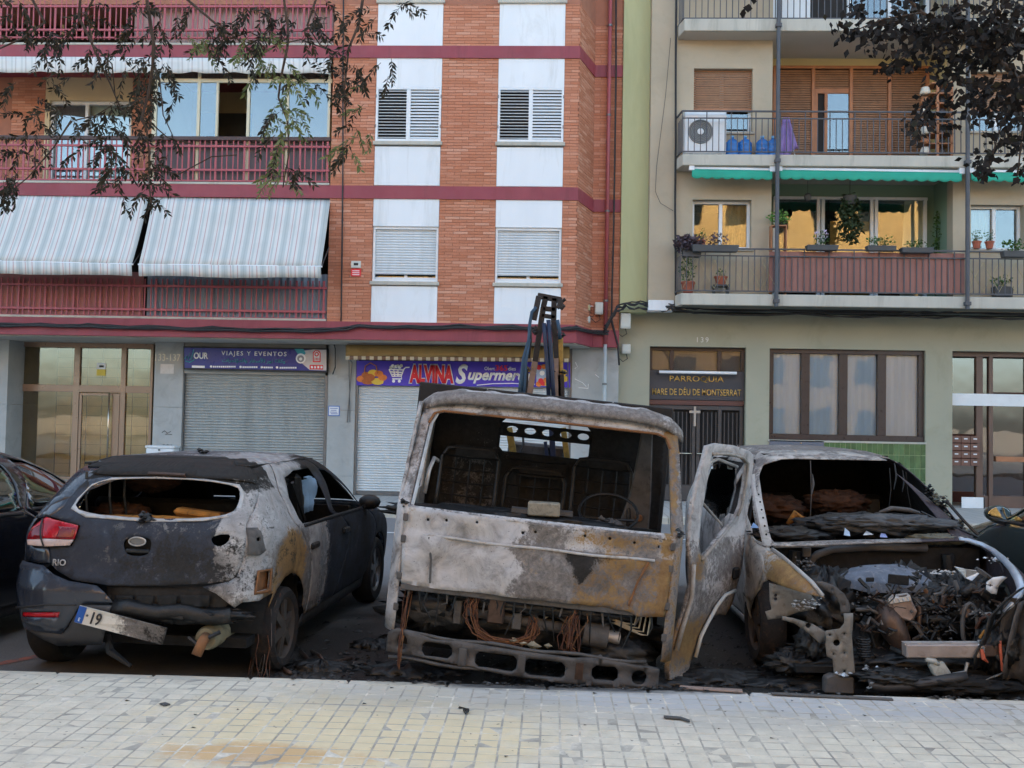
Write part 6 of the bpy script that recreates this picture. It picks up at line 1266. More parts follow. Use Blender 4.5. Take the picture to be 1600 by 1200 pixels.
# front end
FW = rio.W0 + rio.L
rio.panel('bonnet', [(FW + .1, .80), (FW + rio.W0, .80), (FW + 2 * rio.W0 - .1, .80), (FW + 2 * rio.W0 - .1, .97), (FW + rio.W0, .97), (FW + .1, .97)] if False else [(FW + .08, .79), (FW + .86, .79), (FW + .86, .965), (FW + .08, .965)], m_rio, ri, [], .05, 0, lambda p: (0, .1, .2, .9)); rio.panel('bonnet', [(-FW - .86, .79), (-FW - .08, .79), (-FW - .08, .965), (-FW - .86, .965)], m_rio, ri, [], .05, 0, lambda p: (0, .1, .2, .9))
for sg in (1, -1): rio.panel('front_bumper', [(sg * (FW - .15), .22), (sg * (FW + .86), .22), (sg * (FW + .86), .785), (sg * (FW - .15), .72)], m_rio, ri, [], .06, 0, lambda p: (0, .1, .1, 1))
for sg in (1, -1): rio.panel('windscreen', [(sg * (FW + .02), .985), (sg * (FW + .86), .985), (sg * (FW + .86), 1.39), (sg * (FW + .12), 1.39)], m_sootin, ri, [], .08, -.004, None)  # unseen screen made opaque black to keep daylight out of the cabin
# inside: charred shell, seats eaten down to foam
inn = obj('floor_pan', MB().box(-.72, .72, -.42, 2.6, .24, .30), m_sootin, ri); obj('boot_floor', MB().box(-.62, .62, -.40, .15, .5, .56), m_sootin, ri); obj('bulkhead', MB().box(-.7, .7, 1.98, 2.05, .3, .93), m_sootin, ri)
def seat(x, y, wdt, mat, nm='seat_remnant', lean=.18, zt=1.12):
    mb = MB().prism([Vector((x - wdt / 2, y, .55)), Vector((x + wdt / 2, y, .55)), Vector((x + wdt / 2 - .02, y - lean, zt)), Vector((x - wdt / 2 + .02, y - lean, zt))], (0, -.10, 0)).box(x - wdt / 2, x + wdt / 2, y, y + .5, .4, .55); return obj(nm, mb, mat, ri, bevel=.03)
seat(0, .32, 1.3, m_char, lean=.12); seat(-.36, 1.1, .56, m_char, zt=1.27); seat(.36, 1.1, .56, m_char, zt=1.27)  # seat backs raised to stop light showing through the rear opening
for sg in (-1,): [rio.panel('blackout_glass', S_(w_, sg), m_sootin, ri, [], .08, -.006, None) for w_ in sidewin(sg)]  # black panes added on the unseen side to darken the cabin
obj('blackout_headliner', MB().box(-.58, .58, -.1, 1.3, 1.36, 1.375), m_char, ri)  # dark liner added to keep the cabin black
obj('foam_lump', crust((.0, -.24, .985), (.62, .09, .045), 21, .3, 60), m_foam, ri, smooth=True); obj('foam_lump', crust((-.38, .0, 1.02), (.17, .08, .06), 22, .45, sc=6), m_foamd, ri, smooth=True); obj('foam_lump', crust((-.2, .1, 1.24), (.16, .08, .06), 23, .4), m_foamd, ri, smooth=True)
obj('foam_slab', MB().obox(Matrix.Translation((.28, -.16, 1.05)) @ Matrix.Rotation(.1, 4, 'Y'), .34, .12, .05), m_foam, ri, bevel=.02); obj('speaker_ring', MB().lathe((.56, -.16, 1.04), [(.06, 0), (.12, .0), (.13, .02)], 16), m_rustp, ri)
for k, (xx, zz) in enumerate(((-.46, .95), (-.35, .95), (-.3, .98))): obj('hanging_strip', MB().tube([(xx, -.28 + k * .1, 1.32), (xx + .01, -.3 + k * .1, 1.15), (xx + .02, -.27 + k * .1, zz)], .010, 5), m_char, ri)
obj('rear_wiper', lumps(rio.pt(*C([(612, 335)])[0], .02), (.05, .02, .04), 14, .035, 9), m_char, ri); obj('aerial_stub', lumps(rio.pt(*C([(640, 160)])[0], 0) + Vector((.08, .55, .13)), (.04, .04, .03), 10, .025, 2), m_char, ri)
m_wcl = pm('pale_blue_cloth', S(170, 196, 220), .12, 8, .9)
for (y, x, w_, z0, z1) in ((.55, .42, .3, .93, 1.12), (.75, .40, .2, .93, 1.2), (1.45, .50, .34, .92, 1.22)):
    n = 8; mb = MB().add([(x + .03 * math.sin(i * 2.2 + j), y + w_ * (i / n - .5), z0 + (z1 - z0) * j / 4 * (1 - .25 * abs(i / n - .5))) for j in range(5) for i in range(n + 1)], [(j * (n + 1) + i, j * (n + 1) + i + 1, (j + 1) * (n + 1) + i + 1, (j + 1) * (n + 1) + i) for j in range(4) for i in range(n)]); obj('deflated_airbag', mb, m_wcl, ri, smooth=True, solid=.004)
obj('door_strut', MB().tube([(.74, .33, 1.24), (.77, .55, .95)], .014, 5), m_char, ri); obj('roof_tangle', crust((.5, .55, 1.22), (.08, .2, .05), 31, .5), m_char, ri, smooth=True)
# silencer and the wires of the burnt tyre
ex = rio.pt(*C([(855, 850)])[0], 0); obj('silencer', MB().lathe((ex.x, ex.y, ex.z), [(0, -.0), (.065, .0), (.075, .03), (.075, .45), (0, .46)], 18, 'y'), pm('ochre_stained_steel', S(132, 124, 100), .3, 8, .7, metal=.2, dirt=S(48, 42, 36), dirt_amt=.8), ri, smooth='auto'); obj('tail_pipe', MB().tube([(ex.x + .01, ex.y - .01, ex.z + .02), (ex.x + .01, ex.y - .06, ex.z), (ex.x - .01, ex.y - .10, ex.z - .075)], .032, 10), m_rustp, ri, smooth=True); obj('silencer_strap', MB().tube([(ex.x - .1, ex.y - .012, ex.z + .01), (ex.x - .03, ex.y - .03, ex.z - .03), (ex.x + .04, ex.y - .03, ex.z + .02), (ex.x + .1, ex.y - .01, ex.z + .05)], .014, 6), m_char, ri)
obj('underbody_tank', MB().box(-.55, .5, -.3, .6, .2, .34), m_sootin, ri, bevel=.04); obj('rear_axle', MB().tube([(-.7, 0, .28), (.7, 0, .28)], .045, 10), m_char, ri)
q = rio.pt(*C([(430, 860)])[0], 0); obj('hanging_strip', MB().tube([q + Vector((0, .05, .03)), q + Vector((.05, .0, -.06)), q + Vector((.2, -.02, -.14))], [.02, .028, .012], 6), m_char, ri)
r_ = random.Random(5)
for k in range(9):
    a = r_.uniform(-.25, 1.2); y0 = -.27 * math.cos(a); z0 = .285 + .275 * math.sin(a) if a > 0 else .285; x = .75 + r_.uniform(-.07, .1); P_ = [Vector((x, y0 - .01, z0))]
    for j in range(4): P_.append(P_[-1] + Vector((r_.uniform(-.03, .03), -r_.uniform(0, .035), -(z0 - .01) / 4)))
    obj('tyre_wire', MB().tube(P_, .0028, 4), m_copper if k % 2 else m_brownm, ri)
# ================================================================ burnt crane lorry, cab facing the camera, leaning to its burnt-out side
TO = Vector((-.16, 6.2, 0)); TA = .088
tk = thing('burnt_lorry', 'burnt-out flatbed crane lorry with empty windscreen, bare bumper beam and one open door', 'truck', TO, rz=(0, TA, 0))
TM = Matrix.Translation(TO) @ Matrix.Rotation(TA, 4, 'Y'); TMi = TM.inverted()
def tpl(px, py, p0, n):                                   # sight line meets a plane given in lorry coordinates
    return TMi @ atp(px, py, TM @ Vector(p0), TM.to_3x3() @ Vector(n))
def tY(px, py, y): return tpl(px, py, (0, y, 0), (0, 1, 0))
def sheet2(name, outline, fn, mat, parent, holes=(), h=.04, burn=None, dent=0.0, solid=.006, seed=0, label=None):
    V, Fc = tri2d(outline, list(holes), h); vs = []
    for a, b in V:
        p = Vector(fn(a, b))
        if dent: p += Vector((0, dent * fbm(p + Vector((seed, 0, 0)), 3.5, 4), 0))
        vs.append(tuple(p))
    me = bpy.data.meshes.new(name); me.from_pydata(vs, [], Fc); me.update()
    bm = bmesh.new(); bm.from_mesh(me); bmesh.ops.recalc_face_normals(bm, faces=bm.faces); bm.to_mesh(me); bm.free()
    if burn: burn_attr(me, burn)
    return obj(name, me, mat, parent, smooth=True, solid=solid, label=label)
m_trk = burn_mat('scorched_white_lorry', S(196, 198, 194), .5, S(142, 116, 76), S(176, 175, 176))
def tburn(p):
    x, y, z = p.x, p.y, p.z; rust = ash = soot = 0.0
    if y < .35 and z < 1.12:
        k = max(0, min(1, (x + .19 + .05 * math.sin(z * 23)) / .09)); low = z < .9
        ash = .85 * (1 - k) + (.30 if not low else .12) * k; rust = k * ((.26 if x < .25 else .52) if low else .12 + .25 * hump(x, .5, .3)) + .2 * hump(z, 1.0, .05) * k; ash += .25 * k * (.5 + .5 * math.sin(x * 9 + z * 5))
        if low and k: soot = .95 * max(0, 1 - abs(x - .30) / max(.02, .30 * (z - .68) / .2)) if z > .68 else 0
        soot += .45 * hump(z, 1.04, .025) * (.4 + .6 * k)
        if abs(x) > .8: rust += .25; ash += .2
    else: ash = .55; rust = .35 * hump(abs(x), .93, .08) * (1.6 if x > 0 else .8); soot = .12 + .2 * hump(x, 0, .6) * hump(z, 1.8, .1)
    return (rust, ash, soot, 0.0)
fy = lambda x, z: (x, .05 * (x / .9) ** 2 + .03 * (1.06 - z) * 0 + (.0 if z > .9 else -.014) + .02 * max(0, .62 - z), z)
holes_ = [[(hx + .010 * math.cos(a * .785), hz + .010 * math.sin(a * .785)) for a in range(8)] for hx, hz in ((-.72, 1.0), (-.60, 1.01), (-.10, .985), (-.02, 1.0), (.62, 1.0), (.78, .99), (-.40, 1.02), (.30, 1.01), (.46, 1.01))]
fp = sheet2('front_panel', [(-.85, .575), (-.62, .565), (-.3, .575), (0, .572), (.3, .575), (.62, .565), (.68, .54), (.86, .55), (.87, .80), (.885, 1.065), (.4, 1.06), (0, 1.058), (-.4, 1.062), (-.885, 1.068), (-.87, .82)], fy, m_trk, tk, holes_, .028, tburn, .036, seed=2, label='scorched front panel, pale grey on the left and rusty ochre on the right')
m_crs = pm('crease_highlight', S(176, 174, 172), .2, 10, .6, dirt=S(120, 104, 80), dirt_amt=.7)  # pale colour paints a highlight along the panel crease
obj('panel_crease', MB().tube([(-.74 + k * .1, .05 * ((-.74 + k * .1) / .9) ** 2 - .012, .898 + .004 * math.sin(k)) for k in range(16)], .010, 6), m_crs, fp, smooth=True)
obj('panel_fold', MB().tube([(.62, .0, .60), (.66, .0, .75), (.72, .01, .89)], .008, 6), m_rustp, fp); obj('panel_fold', MB().tube([(-.66, .0, .60), (-.67, .0, .75), (-.70, .01, .89)], .008, 6), m_mgrey, fp)
obj('lower_flange', MB().box(-.85, .66, .02, .045, .535, .572), m_mgrey, fp, bevel=.004)
# corner posts
for sg in (-1, 1):
    n = 8; vs = []; zz = [.26, .4, .55, .7, .85, 1.0, 1.09]
    for z in zz:
        for i in range(n + 1):
            a = math.pi / 2 * i / n; vs.append((sg * (.865 + .085 * math.sin(a)), .05 + .16 * (1 - math.cos(a)) + .004 * math.sin(z * 40 + i), z))
    o = obj('corner_post', MB().add(vs, [(j * (n + 1) + i, j * (n + 1) + i + 1, (j + 1) * (n + 1) + i + 1, (j + 1) * (n + 1) + i) for j in range(len(zz) - 1) for i in range(n)]), m_trk, tk, smooth=True, solid=.006); burn_attr(o.data, lambda p: (.15 if p.x < 0 else .5, .7 if p.x < 0 else .5, .1, 0))
    for z in (.42, .62, .86, 1.0): obj('bracket_tab', MB().obox(Matrix.Translation((sg * .868, .03, z)) @ Matrix.Rotation(.2 * sg, 4, 'Z'), .035, .012, .05), m_mgrey, o, bevel=.006)
    obj('broken_edge', lumps((sg * .9, .06, 1.09), (.02, .03, .03), 10, .022, 3 + sg), m_char, o)
# windscreen frame: sill, posts, header
wz0, wz1 = 1.065, 1.715; WY = lambda z: .03 + (z - wz0) * .56
outer = [(-.95, 1.05), (-.925, 1.3), (-.90, 1.6), (-.88, 1.72), (-.83, 1.775), (-.7, 1.785), (0, 1.79), (.7, 1.785), (.83, 1.775), (.88, 1.72), (.90, 1.6), (.925, 1.3), (.95, 1.05)]
inner = [(-.865, 1.075), (-.86, 1.12), (-.83, 1.62), (-.80, 1.69), (-.74, 1.71), (0, 1.715), (.74, 1.71), (.80, 1.69), (.83, 1.62), (.86, 1.12), (.865, 1.075)]
wf = sheet2('windscreen_frame', outer, lambda x, z: (x, WY(z) + .10 * abs(x / .95) ** 6 + .02 * (x / .9) ** 2, z), m_trk, tk, [inner], .03, lambda p: (.12 + .42 * (p.x > .8 and p.x < .9) + .3 * hump(p.z, 1.71, .02), .55 if p.x < .8 else .4, .2, 0), .012, .02)
obj('seal_groove', MB().tube([(x, WY(z) + .10 * abs(x / .95) ** 6 - .006, z) for x, z in inner[2:-2]], .009, 5), m_rustp, wf); obj('seal_groove', MB().tube([(x * .975, WY(z) + .10 * abs(x / .95) ** 6 + .01, z) for x, z in inner[:4]], .012, 5), m_alu, wf)
# roof with pressed ribs
pf = [(.385, 1.775), (.37, 1.80), (.385, 1.835), (.43, 1.862), (.50, 1.875), (.62, 1.882), (.9, 1.885), (1.2, 1.88), (1.40, 1.87), (1.42, 1.80)]; n = 72; vs = []
for (y, z) in pf:
    for i in range(n + 1):
        x = -.93 + 1.86 * i / n; e = abs(x / .93); rib = .009 * max(0, math.cos(x * 2 * math.pi / .215)) ** .5 if y > .55 and e < .93 else 0; vs.append((x, y + .14 * e ** 7 * (1 - (y - .4)), z + (rib if math.cos(x * 2 * math.pi / .215) > 0 else 0) - .11 * e ** 9 - .012 * e ** 2))
o = obj('cab_roof', MB().add(vs, [(j * (n + 1) + i, j * (n + 1) + i + 1, (j + 1) * (n + 1) + i + 1, (j + 1) * (n + 1) + i) for j in range(len(pf) - 1) for i in range(n)]), m_trk, tk, smooth=True, solid=.008); burn_attr(o.data, lambda p: (.08 + .22 * (abs(p.x) > .85), .12 + .5 * (p.z > 1.868) + .3 * (abs(p.x) > .75), .32 * hump(p.z, 1.83, .04), 0))
# left (closed) side, back wall with window
sd = sheet2('side_panel', [(.16, .30), (.16, 1.09), (.40, 1.76), (1.40, 1.78), (1.40, .5), (1.30, .5), (1.2, .68), (1.0, .78), (.75, .76), (.55, .62), (.48, .30)], lambda y, z: (-.95 + .05 * max(0, z - 1.05), y, z), m_trk, tk, [[(.30, 1.12), (.48, 1.68), (1.15, 1.70), (1.18, 1.12)]], .06, lambda p: (.25, .6, .15, 0), .0, .02)
obj('side_rail', MB().tube([(.86, .55, 1.73), (.88, .9, 1.75), (.88, 1.36, 1.76)], .025, 6), m_mgrey, tk)
rwin = smoothpoly([(-.37, 1.455), (.315, 1.455), (.315, 1.69), (-.37, 1.69)], 0); rw = smoothpoly(densify([(-.38, 1.445), (.325, 1.445), (.325, 1.70), (-.38, 1.70)], .12), 1)
bw_ = sheet2('back_wall', [(-.92, .35), (.92, .35), (.92, 1.80), (-.92, 1.80)], lambda x, z: (x, 1.38 + (.014 * math.sin(x * 38) if z < 1.4 else 0), z), m_trk, tk, [rw], .035, lambda p: (.15 * hump(p.z, 1.0, .3), .0, .86 + .2 * hump(p.z, 1.7, .25) - .22 * hump(p.x, -.55, .3), 0), .01)
def oval(cx, cz, a, b, n=12): return [(cx + a * math.cos(2 * math.pi * i / n), cz + b * math.sin(2 * math.pi * i / n)) for i in range(n)]
sheet2('perforated_bar', [(-.385, 1.565), (.33, 1.565), (.33, 1.672), (-.385, 1.672)], lambda x, z: (x, 1.365, z), m_sootin, bw_, [oval(cx, 1.622, .045, .026) for cx in (-.29, -.15, -.01, .13, .27)], .03)
fl = obj('cab_floor', MB().box(-.9, .9, .3, 1.37, .50, .53), m_sootin, tk); obj('engine_tunnel', MB().box(-.35, .25, .45, 1.36, .531, .80), m_sootin, tk, bevel=.05)
def seat_frame(x0, x1, z0, z1, y):
    o = obj('seat_frame', MB().tube([(x0, y - .1, z0), (x0, y, z0 + .15), (x0, y + .05, z1 - .08), (x0 + .04, y + .06, z1 - .01), (x0 + .1, y + .06, z1), (x1 - .1, y + .06, z1), (x1 - .04, y + .06, z1 - .01), (x1, y + .05, z1 - .08), (x1, y, z0 + .15), (x1, y - .1, z0)], .016, 6), m_char, tk, smooth=True)
    for k in range(4): obj('spring_wire', MB().tube([(x0, y + .03, z0 + .1 + k * .1), ((x0 + x1) / 2, y + .05, z0 + .09 + k * .1), (x1, y + .03, z0 + .1 + k * .1)], .006, 4), m_char, o)
    for k in range(3): obj('spring_wire', MB().tube([(x0 + (x1 - x0) * (k + 1) / 4, y + .03, z0), (x0 + (x1 - x0) * (k + 1) / 4, y + .06, z1)], .006, 4), m_char, o)
    obj('seat_base', MB().box(x0, x1, y - .45, y, z0 - .2, z0 - .02), m_char, o, bevel=.03); obj('headrest_plate', MB().box(x0 + .1, x1 - .02, y + .05, y + .07, z1 - .06, z1 + .02), m_sootin, o)
seat_frame(-.80, -.36, .98, 1.44, 1.15); seat_frame(.22, .66, 1.0, 1.46, 1.15); seat_frame(-.3, .16, 1.0, 1.33, 1.22)
mb = MB()
obj('dash_remnant', crust((-.1, .45, 1.0), (.8, .14, .07), 6, .35, 80, 16, sc=5), m_char, tk, smooth=True); obj('instrument_box', MB().obox(Matrix.Translation((.02, .42, 1.115)) @ Matrix.Rotation(-.05, 4, 'Y'), .22, .14, .09), pm('ash_crusted_metal', S(150, 144, 128), .25, 20, .9, dirt=S(84, 76, 66), dirt_amt=.8), tk, bevel=.008); obj('instrument_tray', MB().obox((-.12, .42, 1.09), .16, .12, .03), m_mgrey, tk); obj('instrument_tray', MB().obox((.16, .44, 1.10), .12, .1, .03), m_mgrey, tk)
sc_ = Vector((.47, .55, 1.13)); e1 = Vector((1, 0, .02)); e2 = Vector((0, .80, .52)).normalized()
sw = obj('steering_wheel', MB().tube([sc_ + e1 * .205 * math.cos(a * math.pi / 16) + e2 * .205 * math.sin(a * math.pi / 16) for a in range(33)], .011, 7), m_char, tk, smooth=True); obj('steering_hub', lumps(sc_ + Vector((0, -.05, -.07)), (.09, .05, .03), 24, .04, 8), m_mgrey, sw)
for a in (200, 250, 290, 340): obj('spoke', MB().tube([sc_ + Vector((0, -.02, -.05)), sc_ + e1 * .205 * math.cos(RAD(a)) + e2 * .205 * math.sin(RAD(a))], .009, 5), m_char, sw)
obj('steering_column', MB().tube([sc_ + Vector((0, -.02, -.06)), (.45, .3, .62)], .03, 7), m_char, tk)
# door post seen through the windscreen, right
o = obj('door_post', MB().prism([Vector((.70, 1.12, 1.74)), Vector((.78, 1.12, 1.74)), Vector((.82, 1.12, 1.2)), Vector((.83, 1.12, .6)), Vector((.60, 1.12, .6)), Vector((.60, 1.12, 1.0)), Vector((.66, 1.12, 1.25))], (0, .05, 0)), m_mgrey, tk, bevel=.01); obj('post_bolt', MB().lathe((.74, 1.11, 1.06), [(0, -.01), (.025, -.008), (.03, .005)], 12, 'y'), m_rustp, o)
obj('grab_bar', MB().tube([(-.80, .33, 1.14), (-.79, .38, 1.3), (-.77, .43, 1.38), (-.75, .5, 1.36)], .015, 6), m_alu, tk, smooth=True); obj('grab_bar', MB().tube([(-.86, .36, 1.38), (-.845, .42, 1.55), (-.835, .45, 1.66)], .012, 6), m_alu, tk)
# bumper beam with its row of openings
def rr(x0, x1, z0, z1, c=.025): return [(x0 + c, z0), (x1 - c, z0), (x1, z0 + c), (x1, z1 - c), (x1 - c, z1), (x0 + c, z1), (x0, z1 - c), (x0, z0 + c)]
bo = [(-.90, .25), (-.84, .285), (-.7, .27), (-.6, .245), (-.42, .255), (-.1, .24), (.3, .235), (.42, .25), (.62, .24), (.86, .215), (.86, .10), (.62, .085), (.3, .07), (-.1, .08), (-.42, .105), (-.7, .125), (-.9, .13)]
bb = sheet2('bumper_beam', bo, lambda x, z: (x, -.02 + .04 * (x / .9) ** 2 + .012 * hump(z, .165, .03), z), m_mgrey, tk, [rr(-.67, -.47, .135, .225), rr(-.32, -.05, .105, .205), rr(.0, .26, .095, .20), rr(.43, .60, .115, .205), oval(.735, .155, .05, .048), oval(-.80, .2, .035, .05)], .03, None, .012, .035)
for z, yy in ((.262, .0), (.095, .0)): obj('beam_flange', MB().tube([(-.88 + k * .11, yy - .005 + .04 * ((-.88 + k * .11) / .9) ** 2, z - .012 * (k / 15) + .008 * math.sin(k * 1.3)) for k in range(16)], .013, 5), m_mgrey, bb, smooth=True)
for x in (-.40, -.02, .35): obj('rust_streak', MB().obox((x, -.022, .16), .05, .006, .11), m_brownm if x > .2 else m_mgrey, bb, bevel=.003)
# what hangs behind the beam: shafts, motor, harness turned to bare copper
obj('cavity_backing', MB().box(-.88, .88, .55, .58, .06, .56), m_sootin, tk); obj('cross_tube', MB().tube([(-.42, .14, .43), (.36, .16, .37)], .038, 12), m_mgrey, tk, smooth=True); obj('wiper_motor', MB().tube([(.36, .16, .37), (.52, .16, .36)], .085, 14), m_mgrey, tk, smooth='auto'); obj('motor_cap', MB().tube([(.52, .16, .36), (.60, .16, .355)], .042, 12), m_alu, tk, smooth='auto')  # first box: dark backing sheet added as the shade of the cavity
obj('horn', MB().tube([(-.78, .18, .42), (-.55, .18, .42)], [.06, .085], 12), m_char, tk, smooth='auto'); obj('bracket', MB().obox((-.47, .10, .45), .05, .02, .22), m_mgrey, tk, bevel=.005); obj('relay_box', MB().obox((-.22, .10, .46), .11, .08, .17), m_brownm, tk, bevel=.01); obj('bracket', MB().obox((-.08, .1, .46), .06, .02, .22), m_mgrey, tk, bevel=.005); obj('brace_plate', MB().prism([Vector((.12, .12, .54)), Vector((.40, .12, .53)), Vector((.34, .12, .45)), Vector((.26, .12, .41)), Vector((.16, .12, .46))], (0, .01, 0)), m_mgrey, tk)
obj('under_rail', MB().box(-.86, .86, .2, .3, .52, .57), m_mgrey, tk, bevel=.01); obj('cross_member', MB().box(-.8, .8, .25, .37, .24, .31), m_sootin, tk, bevel=.01); obj('torn_strap', MB().prism([Vector((.0, .1, .55)), Vector((.06, .1, .55)), Vector((.05, .11, .45)), Vector((.10, .1, .36)), Vector((.06, .1, .36)), Vector((.0, .1, .44))], (0, .008, 0)), m_mgrey, tk)
def harness(pts, n, spread, seed, r=.0045):
    r_ = random.Random(seed); o = None
    for k in range(n):
        off = Vector((r_.gauss(0, spread), r_.gauss(0, spread * .6), r_.gauss(0, spread))); P_ = []
        for i, p in enumerate(pts): P_.append(Vector(p) + off * (1 + .6 * math.sin(i * 1.4 + k)) + Vector((r_.gauss(0, .008), r_.gauss(0, .006), r_.gauss(0, .008))))
        q = obj('copper_harness' if o is None else 'strand', MB().tube(P_, r, 4), m_copper if k % 3 else m_rustp, tk if o is None else o); o = o or q
harness([(-.36, .1, .56), (-.37, .06, .48), (-.36, .05, .40), (-.33, .04, .32), (-.22, .03, .275), (-.08, .04, .27), (.02, .05, .31), (.04, .07, .38), (.03, .09, .43)], 20, .016, 1, .003)
harness([(.30, .1, .55), (.29, .06, .46), (.27, .04, .38), (.27, .03, .30), (.30, .04, .27)], 26, .024, 2, .003); harness([(-.79, .1, .55), (-.80, .06, .45), (-.80, .03, .3), (-.80, -.02, .18), (-.79, -.04, .06)], 7, .012, 3, .003)
for k in range(4): x = .36 + k * .05; obj('brake_line', MB().tube([(x - .12, .1, .545 - k * .012), (.62 + k * .035, .09, .47 - k * .02), (.68 + k * .03, .09, .47 - k * .02), (.69 + k * .03, .09, .545)], .006, 5), pm('bare_line_pipe', S(176, 164, 140), .15, 20, .5, metal=.4), tk)
for k in range(3): obj('brake_line', MB().tube([(.1 + k * .06, .11, .44 + k * .02), (.2 + k * .05, .11, .52), (.26 + k * .03, .11, .47)], .006, 5), MATS['bare_line_pipe'], tk)
obj('charred_mass', crust((-.62, .2, .36), (.2, .08, .1), 13, .5, sc=5), m_char, tk, smooth=True); obj('charred_mass', crust((.05, .12, .50), (.5, .05, .04), 14, .5, 60, sc=7), m_char, tk, smooth=True)
for k in range(26):
    x = -.8 + k * .063; obj('hanging_shred', MB().tube([(x, .07, .55), (x + .02 * math.sin(k * 2.3), .06, .50 - .03 * (k % 3)), (x + .04 * math.sin(k), .07, .46 - .05 * (k % 4))], [.009, .006, .003], 5), m_char if k % 4 else m_mgrey, tk)
obj('valve_block', lumps((.04, .04, .275), (.12, .03, .018), 14, .03, 5), MATS['bare_line_pipe'], tk); obj('charred_mass', crust((.0, .36, .33), (.8, .14, .16), 11, .35, 80, 20, sc=5), m_char, tk, smooth=True); obj('charred_mass', crust((.62, .22, .24), (.2, .1, .1), 12, .4), m_char, tk, smooth=True)
# open door
m_dull = pm('dull_bleached_steel', S(150, 147, 142), .2, 14, .7, dirt=S(104, 88, 68), dirt_amt=.7)
dp0 = Vector((.90, .08, 0)); dd = Vector((.53, .848, 0)); dn = Vector((.848, -.53, 0))
def DP(pts): return [((tpl(x, y, dp0, dn) - dp0).dot(dd), (tpl(x, y, dp0, dn)).z) for x, y in pts]
do = DP([(1106, 697), (1100, 720), (1092, 747), (1078, 813), (1073, 850), (1070, 909), (1062, 960), (1052, 1005), (1045, 1038), (1045, 1062), (1060, 1063), (1073, 1057), (1081, 1029), (1088, 995), (1096, 976), (1107, 965), (1119, 958), (1130, 960), (1138, 944), (1143, 915), (1150, 884), (1158, 847), (1168, 797), (1177, 730), (1178, 712), (1172, 705), (1147, 696), (1122, 693)])
dh = DP([(1113, 709), (1137, 709), (1160, 715), (1168, 724), (1164, 760), (1158, 790), (1150, 806), (1120, 838), (1088, 871), (1087, 850), (1097, 797), (1107, 742)])
df = lambda s_, z: dp0 + dd * s_ + Vector((0, 0, z)) + dn * (.05 * hump(z, .75, .3) * min(1, max(0, s_ / .2)))
dr_ = sheet2('open_door', do, df, m_trk, tk, [dh], .03, lambda p: (.45 * hump(p.z, .35, .22) + .5 * hump(p.x, 1.08, .08) * hump(p.z, .85, .12) + .2, .45 + .45 * (p.z > 1.05), .06, 0), .016, .03, label='open cab door with bare window frame and cut-out for the wheel')
for q in (DP([(1113, 709), (1137, 709), (1160, 715), (1168, 724), (1164, 760), (1158, 790), (1150, 806)]), DP([(1150, 808), (1120, 840), (1087, 873)])): obj('window_channel', MB().tube([df(*a) + dn * .006 for a in q], .012, 6), m_dull, dr_, smooth=True)
q = DP([(1104, 747), (1112, 725), (1128, 718), (1158, 730)]); obj('quarter_frame', MB().tube([df(*a) - dn * .03 for a in q], .012, 6), m_alu, dr_, smooth=True); q = DP([(1099, 783), (1130, 821)]); obj('divider_bar', MB().tube([df(*a) - dn * .02 for a in q], .008, 6), m_alu, dr_)
pn = DP([(1103, 790), (1108, 760), (1118, 728), (1140, 722), (1158, 732), (1156, 770), (1147, 800), (1128, 818)]); sheet2('smoked_glass', pn, lambda s_, z: df(s_, z) - dn * .035, glass_mat('smoked_door_glass', (.16, .17, .18), .08, .12), dr_, [], .05, None, 0, .004)
q = df(*DP([(1137, 893)])[0]) + dn * .012; obj('handle_recess', MB().obox(Matrix.Translation(q) @ Matrix.Rotation(-.56, 4, 'Z'), .03, .10, .09), m_sootin, dr_, bevel=.02); q = [df(*a) + dn * .02 for a in DP([(1108, 962), (1118, 940), (1132, 920), (1140, 912)])]; obj('arch_lip', MB().tube([df(*a) + dn * .02 for a in DP([(1082, 1026), (1089, 993), (1097, 973), (1109, 945), (1120, 928), (1136, 920)])], .014, 6), m_trk, dr_, smooth=True); burn_attr(dr_.children[-1].data, lambda p: (.3, .3, .1, 0))
for s_ in (.06,): obj('edge_bead', MB().tube([df(*a) + dn * .02 for a in DP([(1072, 880), (1068, 930), (1060, 975), (1052, 1015)])], .016, 6), m_dull, dr_, smooth=True)
# bed, headboard, chassis
hb = obj('headboard', MB().box(-1.12, -.55, 1.78, 1.82, .62, 1.93).box(.5, 1.0, 1.78, 1.82, .62, 1.93).box(-.55, .5, 1.78, 1.82, 1.78, 1.93).box(-.55, .5, 1.78, 1.82, .62, 1.2), pm('soot_black_board', S(40, 37, 36), .3, 5, .8), tk, bevel=.01); obj('bed_deck', MB().box(-1.08, .98, 1.83, 4.2, .62, .70), m_rustp, tk); obj('chassis_rail', MB().box(-.45, -.35, .4, 4.3, .36, .54), m_sootin, tk); obj('chassis_rail', MB().box(.35, .45, .4, 4.3, .36, .54), m_sootin, tk)
for x in (-1.1, .97): obj('drop_side', MB().box(x, x + .03, 1.84, 4.2, .70, 1.05), m_mgrey, tk)
for sg in (-1, 1): wheel(tk, (sg * .74, .92, .24), sg, .24, .17, True, 8, .17); wheel(tk, (sg * .74, 3.3, .27), sg, .27, .3, True, 8, .19)
